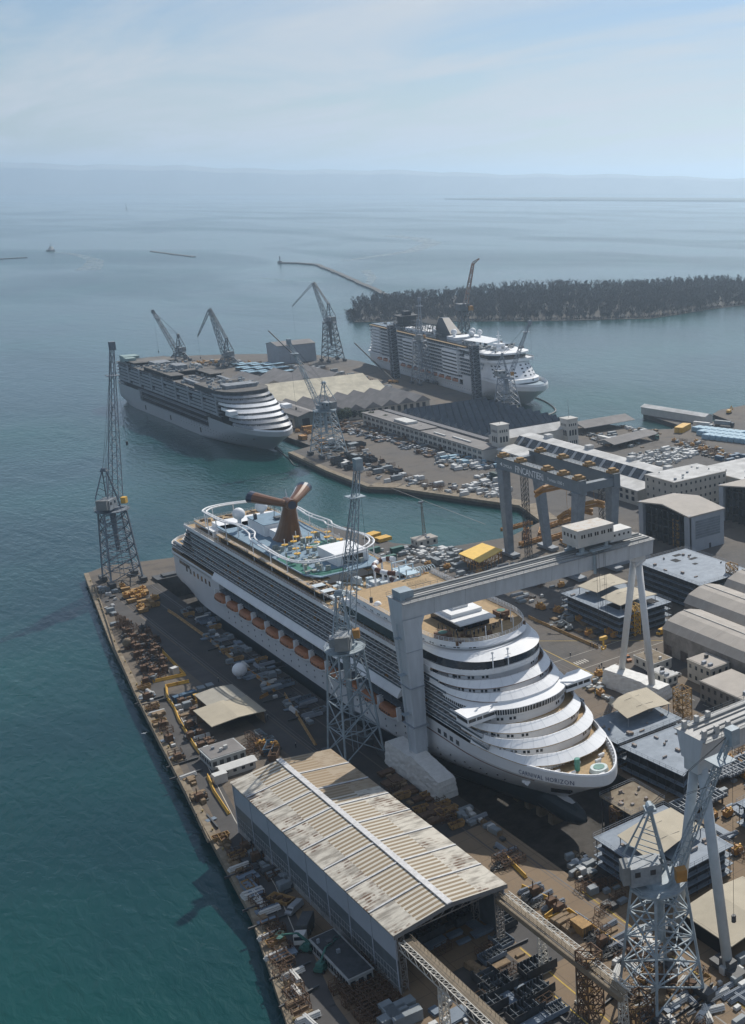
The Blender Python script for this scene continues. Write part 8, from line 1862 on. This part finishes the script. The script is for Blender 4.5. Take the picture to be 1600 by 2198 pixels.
for k, (m_, nm) in enumerate(((CARD, 'dark'), (CARS, 'silver'), (CARW, 'white'))):
    S_ = []; r5 = random.Random(70 + k)
    for i in range(26):
        y = 632 + r5.randrange(50) * 2.7; x = 351.5 - (y - 640) * .075 + r5.choice((0, 0, -6.0)); 
        if all(abs(x - a) > 4.6 or abs(y - b_) > 2.2 for a, b_ in TAKEN[-120:]): TAKEN.append((x, y)); S_.append((x, y, r5.gauss(0, .04)))
    put(lambda: P_car(m_), S_, nm + ' car in the parking rows before the office range', 'car', nm + ' cars parked before the office range')

# ---------------------------------------------------------------- repeated pieces of one part become parts of their own
def split_parts(names, stuff_names):
    for o in list(bpy.data.objects):
        nm = o.name.split('.')[0]
        if nm in stuff_names and o.parent: o['kind'] = 'stuff'; continue
        if nm not in names or o.type != 'MESH': continue
        me = o.data
        if me.users > 1: continue
        key = {}; par = list(range(len(me.vertices)))
        def find(a):
            while par[a] != a: par[a] = par[par[a]]; a = par[a]
            return a
        for v in me.vertices:
            k = (round(v.co.x, 3), round(v.co.y, 3), round(v.co.z, 3))
            if k in key: par[find(v.index)] = find(key[k])
            else: key[k] = v.index
        for p in me.polygons:
            r0 = find(p.vertices[0])
            for v in p.vertices[1:]: par[find(v)] = r0
        comp = {}
        for p in me.polygons: comp.setdefault(find(p.vertices[0]), []).append(p)
        if len(comp) < 2: continue
        def size(ps):
            c = [me.vertices[v].co for p in ps for v in p.vertices]; return max((max(q[i] for q in c) - min(q[i] for q in c)) for i in range(3))
        cl = sorted(comp.values(), key=lambda ps: (me.vertices[ps[0].vertices[0]].co.x > 0, -size(ps)))
        chunks = cl[:100] + ([[p for ps in cl[100:] for p in ps]] if len(cl) > 100 else [])
        one = NAMES1.get(nm, nm)
        for i, ps in enumerate(chunks):
            vs = []; idx = {}; fs = []
            for p in ps:
                f = []
                for v in p.vertices:
                    if v not in idx: idx[v] = len(vs); vs.append(tuple(me.vertices[v].co))
                    f.append(idx[v])
                fs.append(f)
            m2 = bpy.data.meshes.new(one); m2.from_pydata(vs, [], fs)
            for m_ in me.materials: m2.materials.append(m_)
            m2.polygons.foreach_set('material_index', [p.material_index for p in ps]); m2.update()
            n = bpy.data.objects.new(one, m2); C.objects.link(n); n.parent = o.parent; n.location = o.location
            if i == 100: n['kind'] = 'stuff'
            for ch in list(o.children):
                if i == 0: ch.parent = n
        bpy.data.objects.remove(o)
NAMES1 = {'box_legs': 'box_leg', 'promenade_posts': 'promenade_post', 'balcony_dividers': 'balcony_divider', 'side_panels': 'side_panel', 'lamp_posts': 'lamp_post', 'hull_windows': 'hull_window', 'cabin_windows': 'cabin_window',
          'house_windows': 'house_window', 'tower_windows': 'tower_window', 'sun_loungers': 'sun_lounger', 'rail_stops': 'rail_stop', 'bulwark_frames': 'bulwark_frame', 'track_posts': 'track_post', 'louvres': 'louvre', 'doors': 'door', 'ribs': 'rib',
          'trestles': 'trestle', 'front_windows': 'front_window', 'rooftop_units': 'rooftop_unit', 'pool_houses': 'pool_house', 'lido_houses': 'lido_house', 'open_hatches': 'open_hatch', 'aft_cabins': 'aft_cabin', 'deck_openings': 'deck_opening',
          'rooflights': 'rooflight', 'bulged_cabins': 'bulged_cabin', 'boat_windows': 'boat_window', 'clerestory_glazing': 'clerestory_window', 'bridge_wings': 'bridge_wing', 'window_row': 'window', 'window_pair': 'window', 'pillars': 'pillar',
          'winches': 'winch', 'gable_wall': 'gable_wall', 'scrap': 'scrap', 'deckhouse_walls': 'deckhouse_wall', 'unfinished_houses': 'unfinished_house', 'raised_decks': 'raised_deck', 'clerestory_ribs': 'clerestory_rib', 'keel_blocks': 'keel_block', 'davit': 'davit', 'bulged_cabin_windows': 'bulged_cabin_window', 'aft_glazing': 'aft_window'}
split_parts(set(NAMES1), {'deck_clutter', 'deck_fittings', 'sports_equipment', 'balcony_materials', 'gallery_furniture', 'inner_racks'})

# ---------------------------------------------------------------- haze: one even box of air round everything, sky outside
HZM = bpy.data.materials.new('haze_air'); HZM.use_nodes = True; t = HZM.node_tree; t.nodes.clear()
pv = t.nodes.new('ShaderNodeVolumePrincipled'); pv.inputs['Color'].default_value = (.66, .83, 1.0, 1); pv.inputs['Density'].default_value = .000098; pv.inputs['Anisotropy'].default_value = .55
ou = t.nodes.new('ShaderNodeOutputMaterial'); t.links.new(pv.outputs[0], ou.inputs['Volume'])
mb = MB(); mb.box(-61000, 61000, -61000, 61000, -14, 475); tag(mb.build('haze', HZM), kind='stuff')
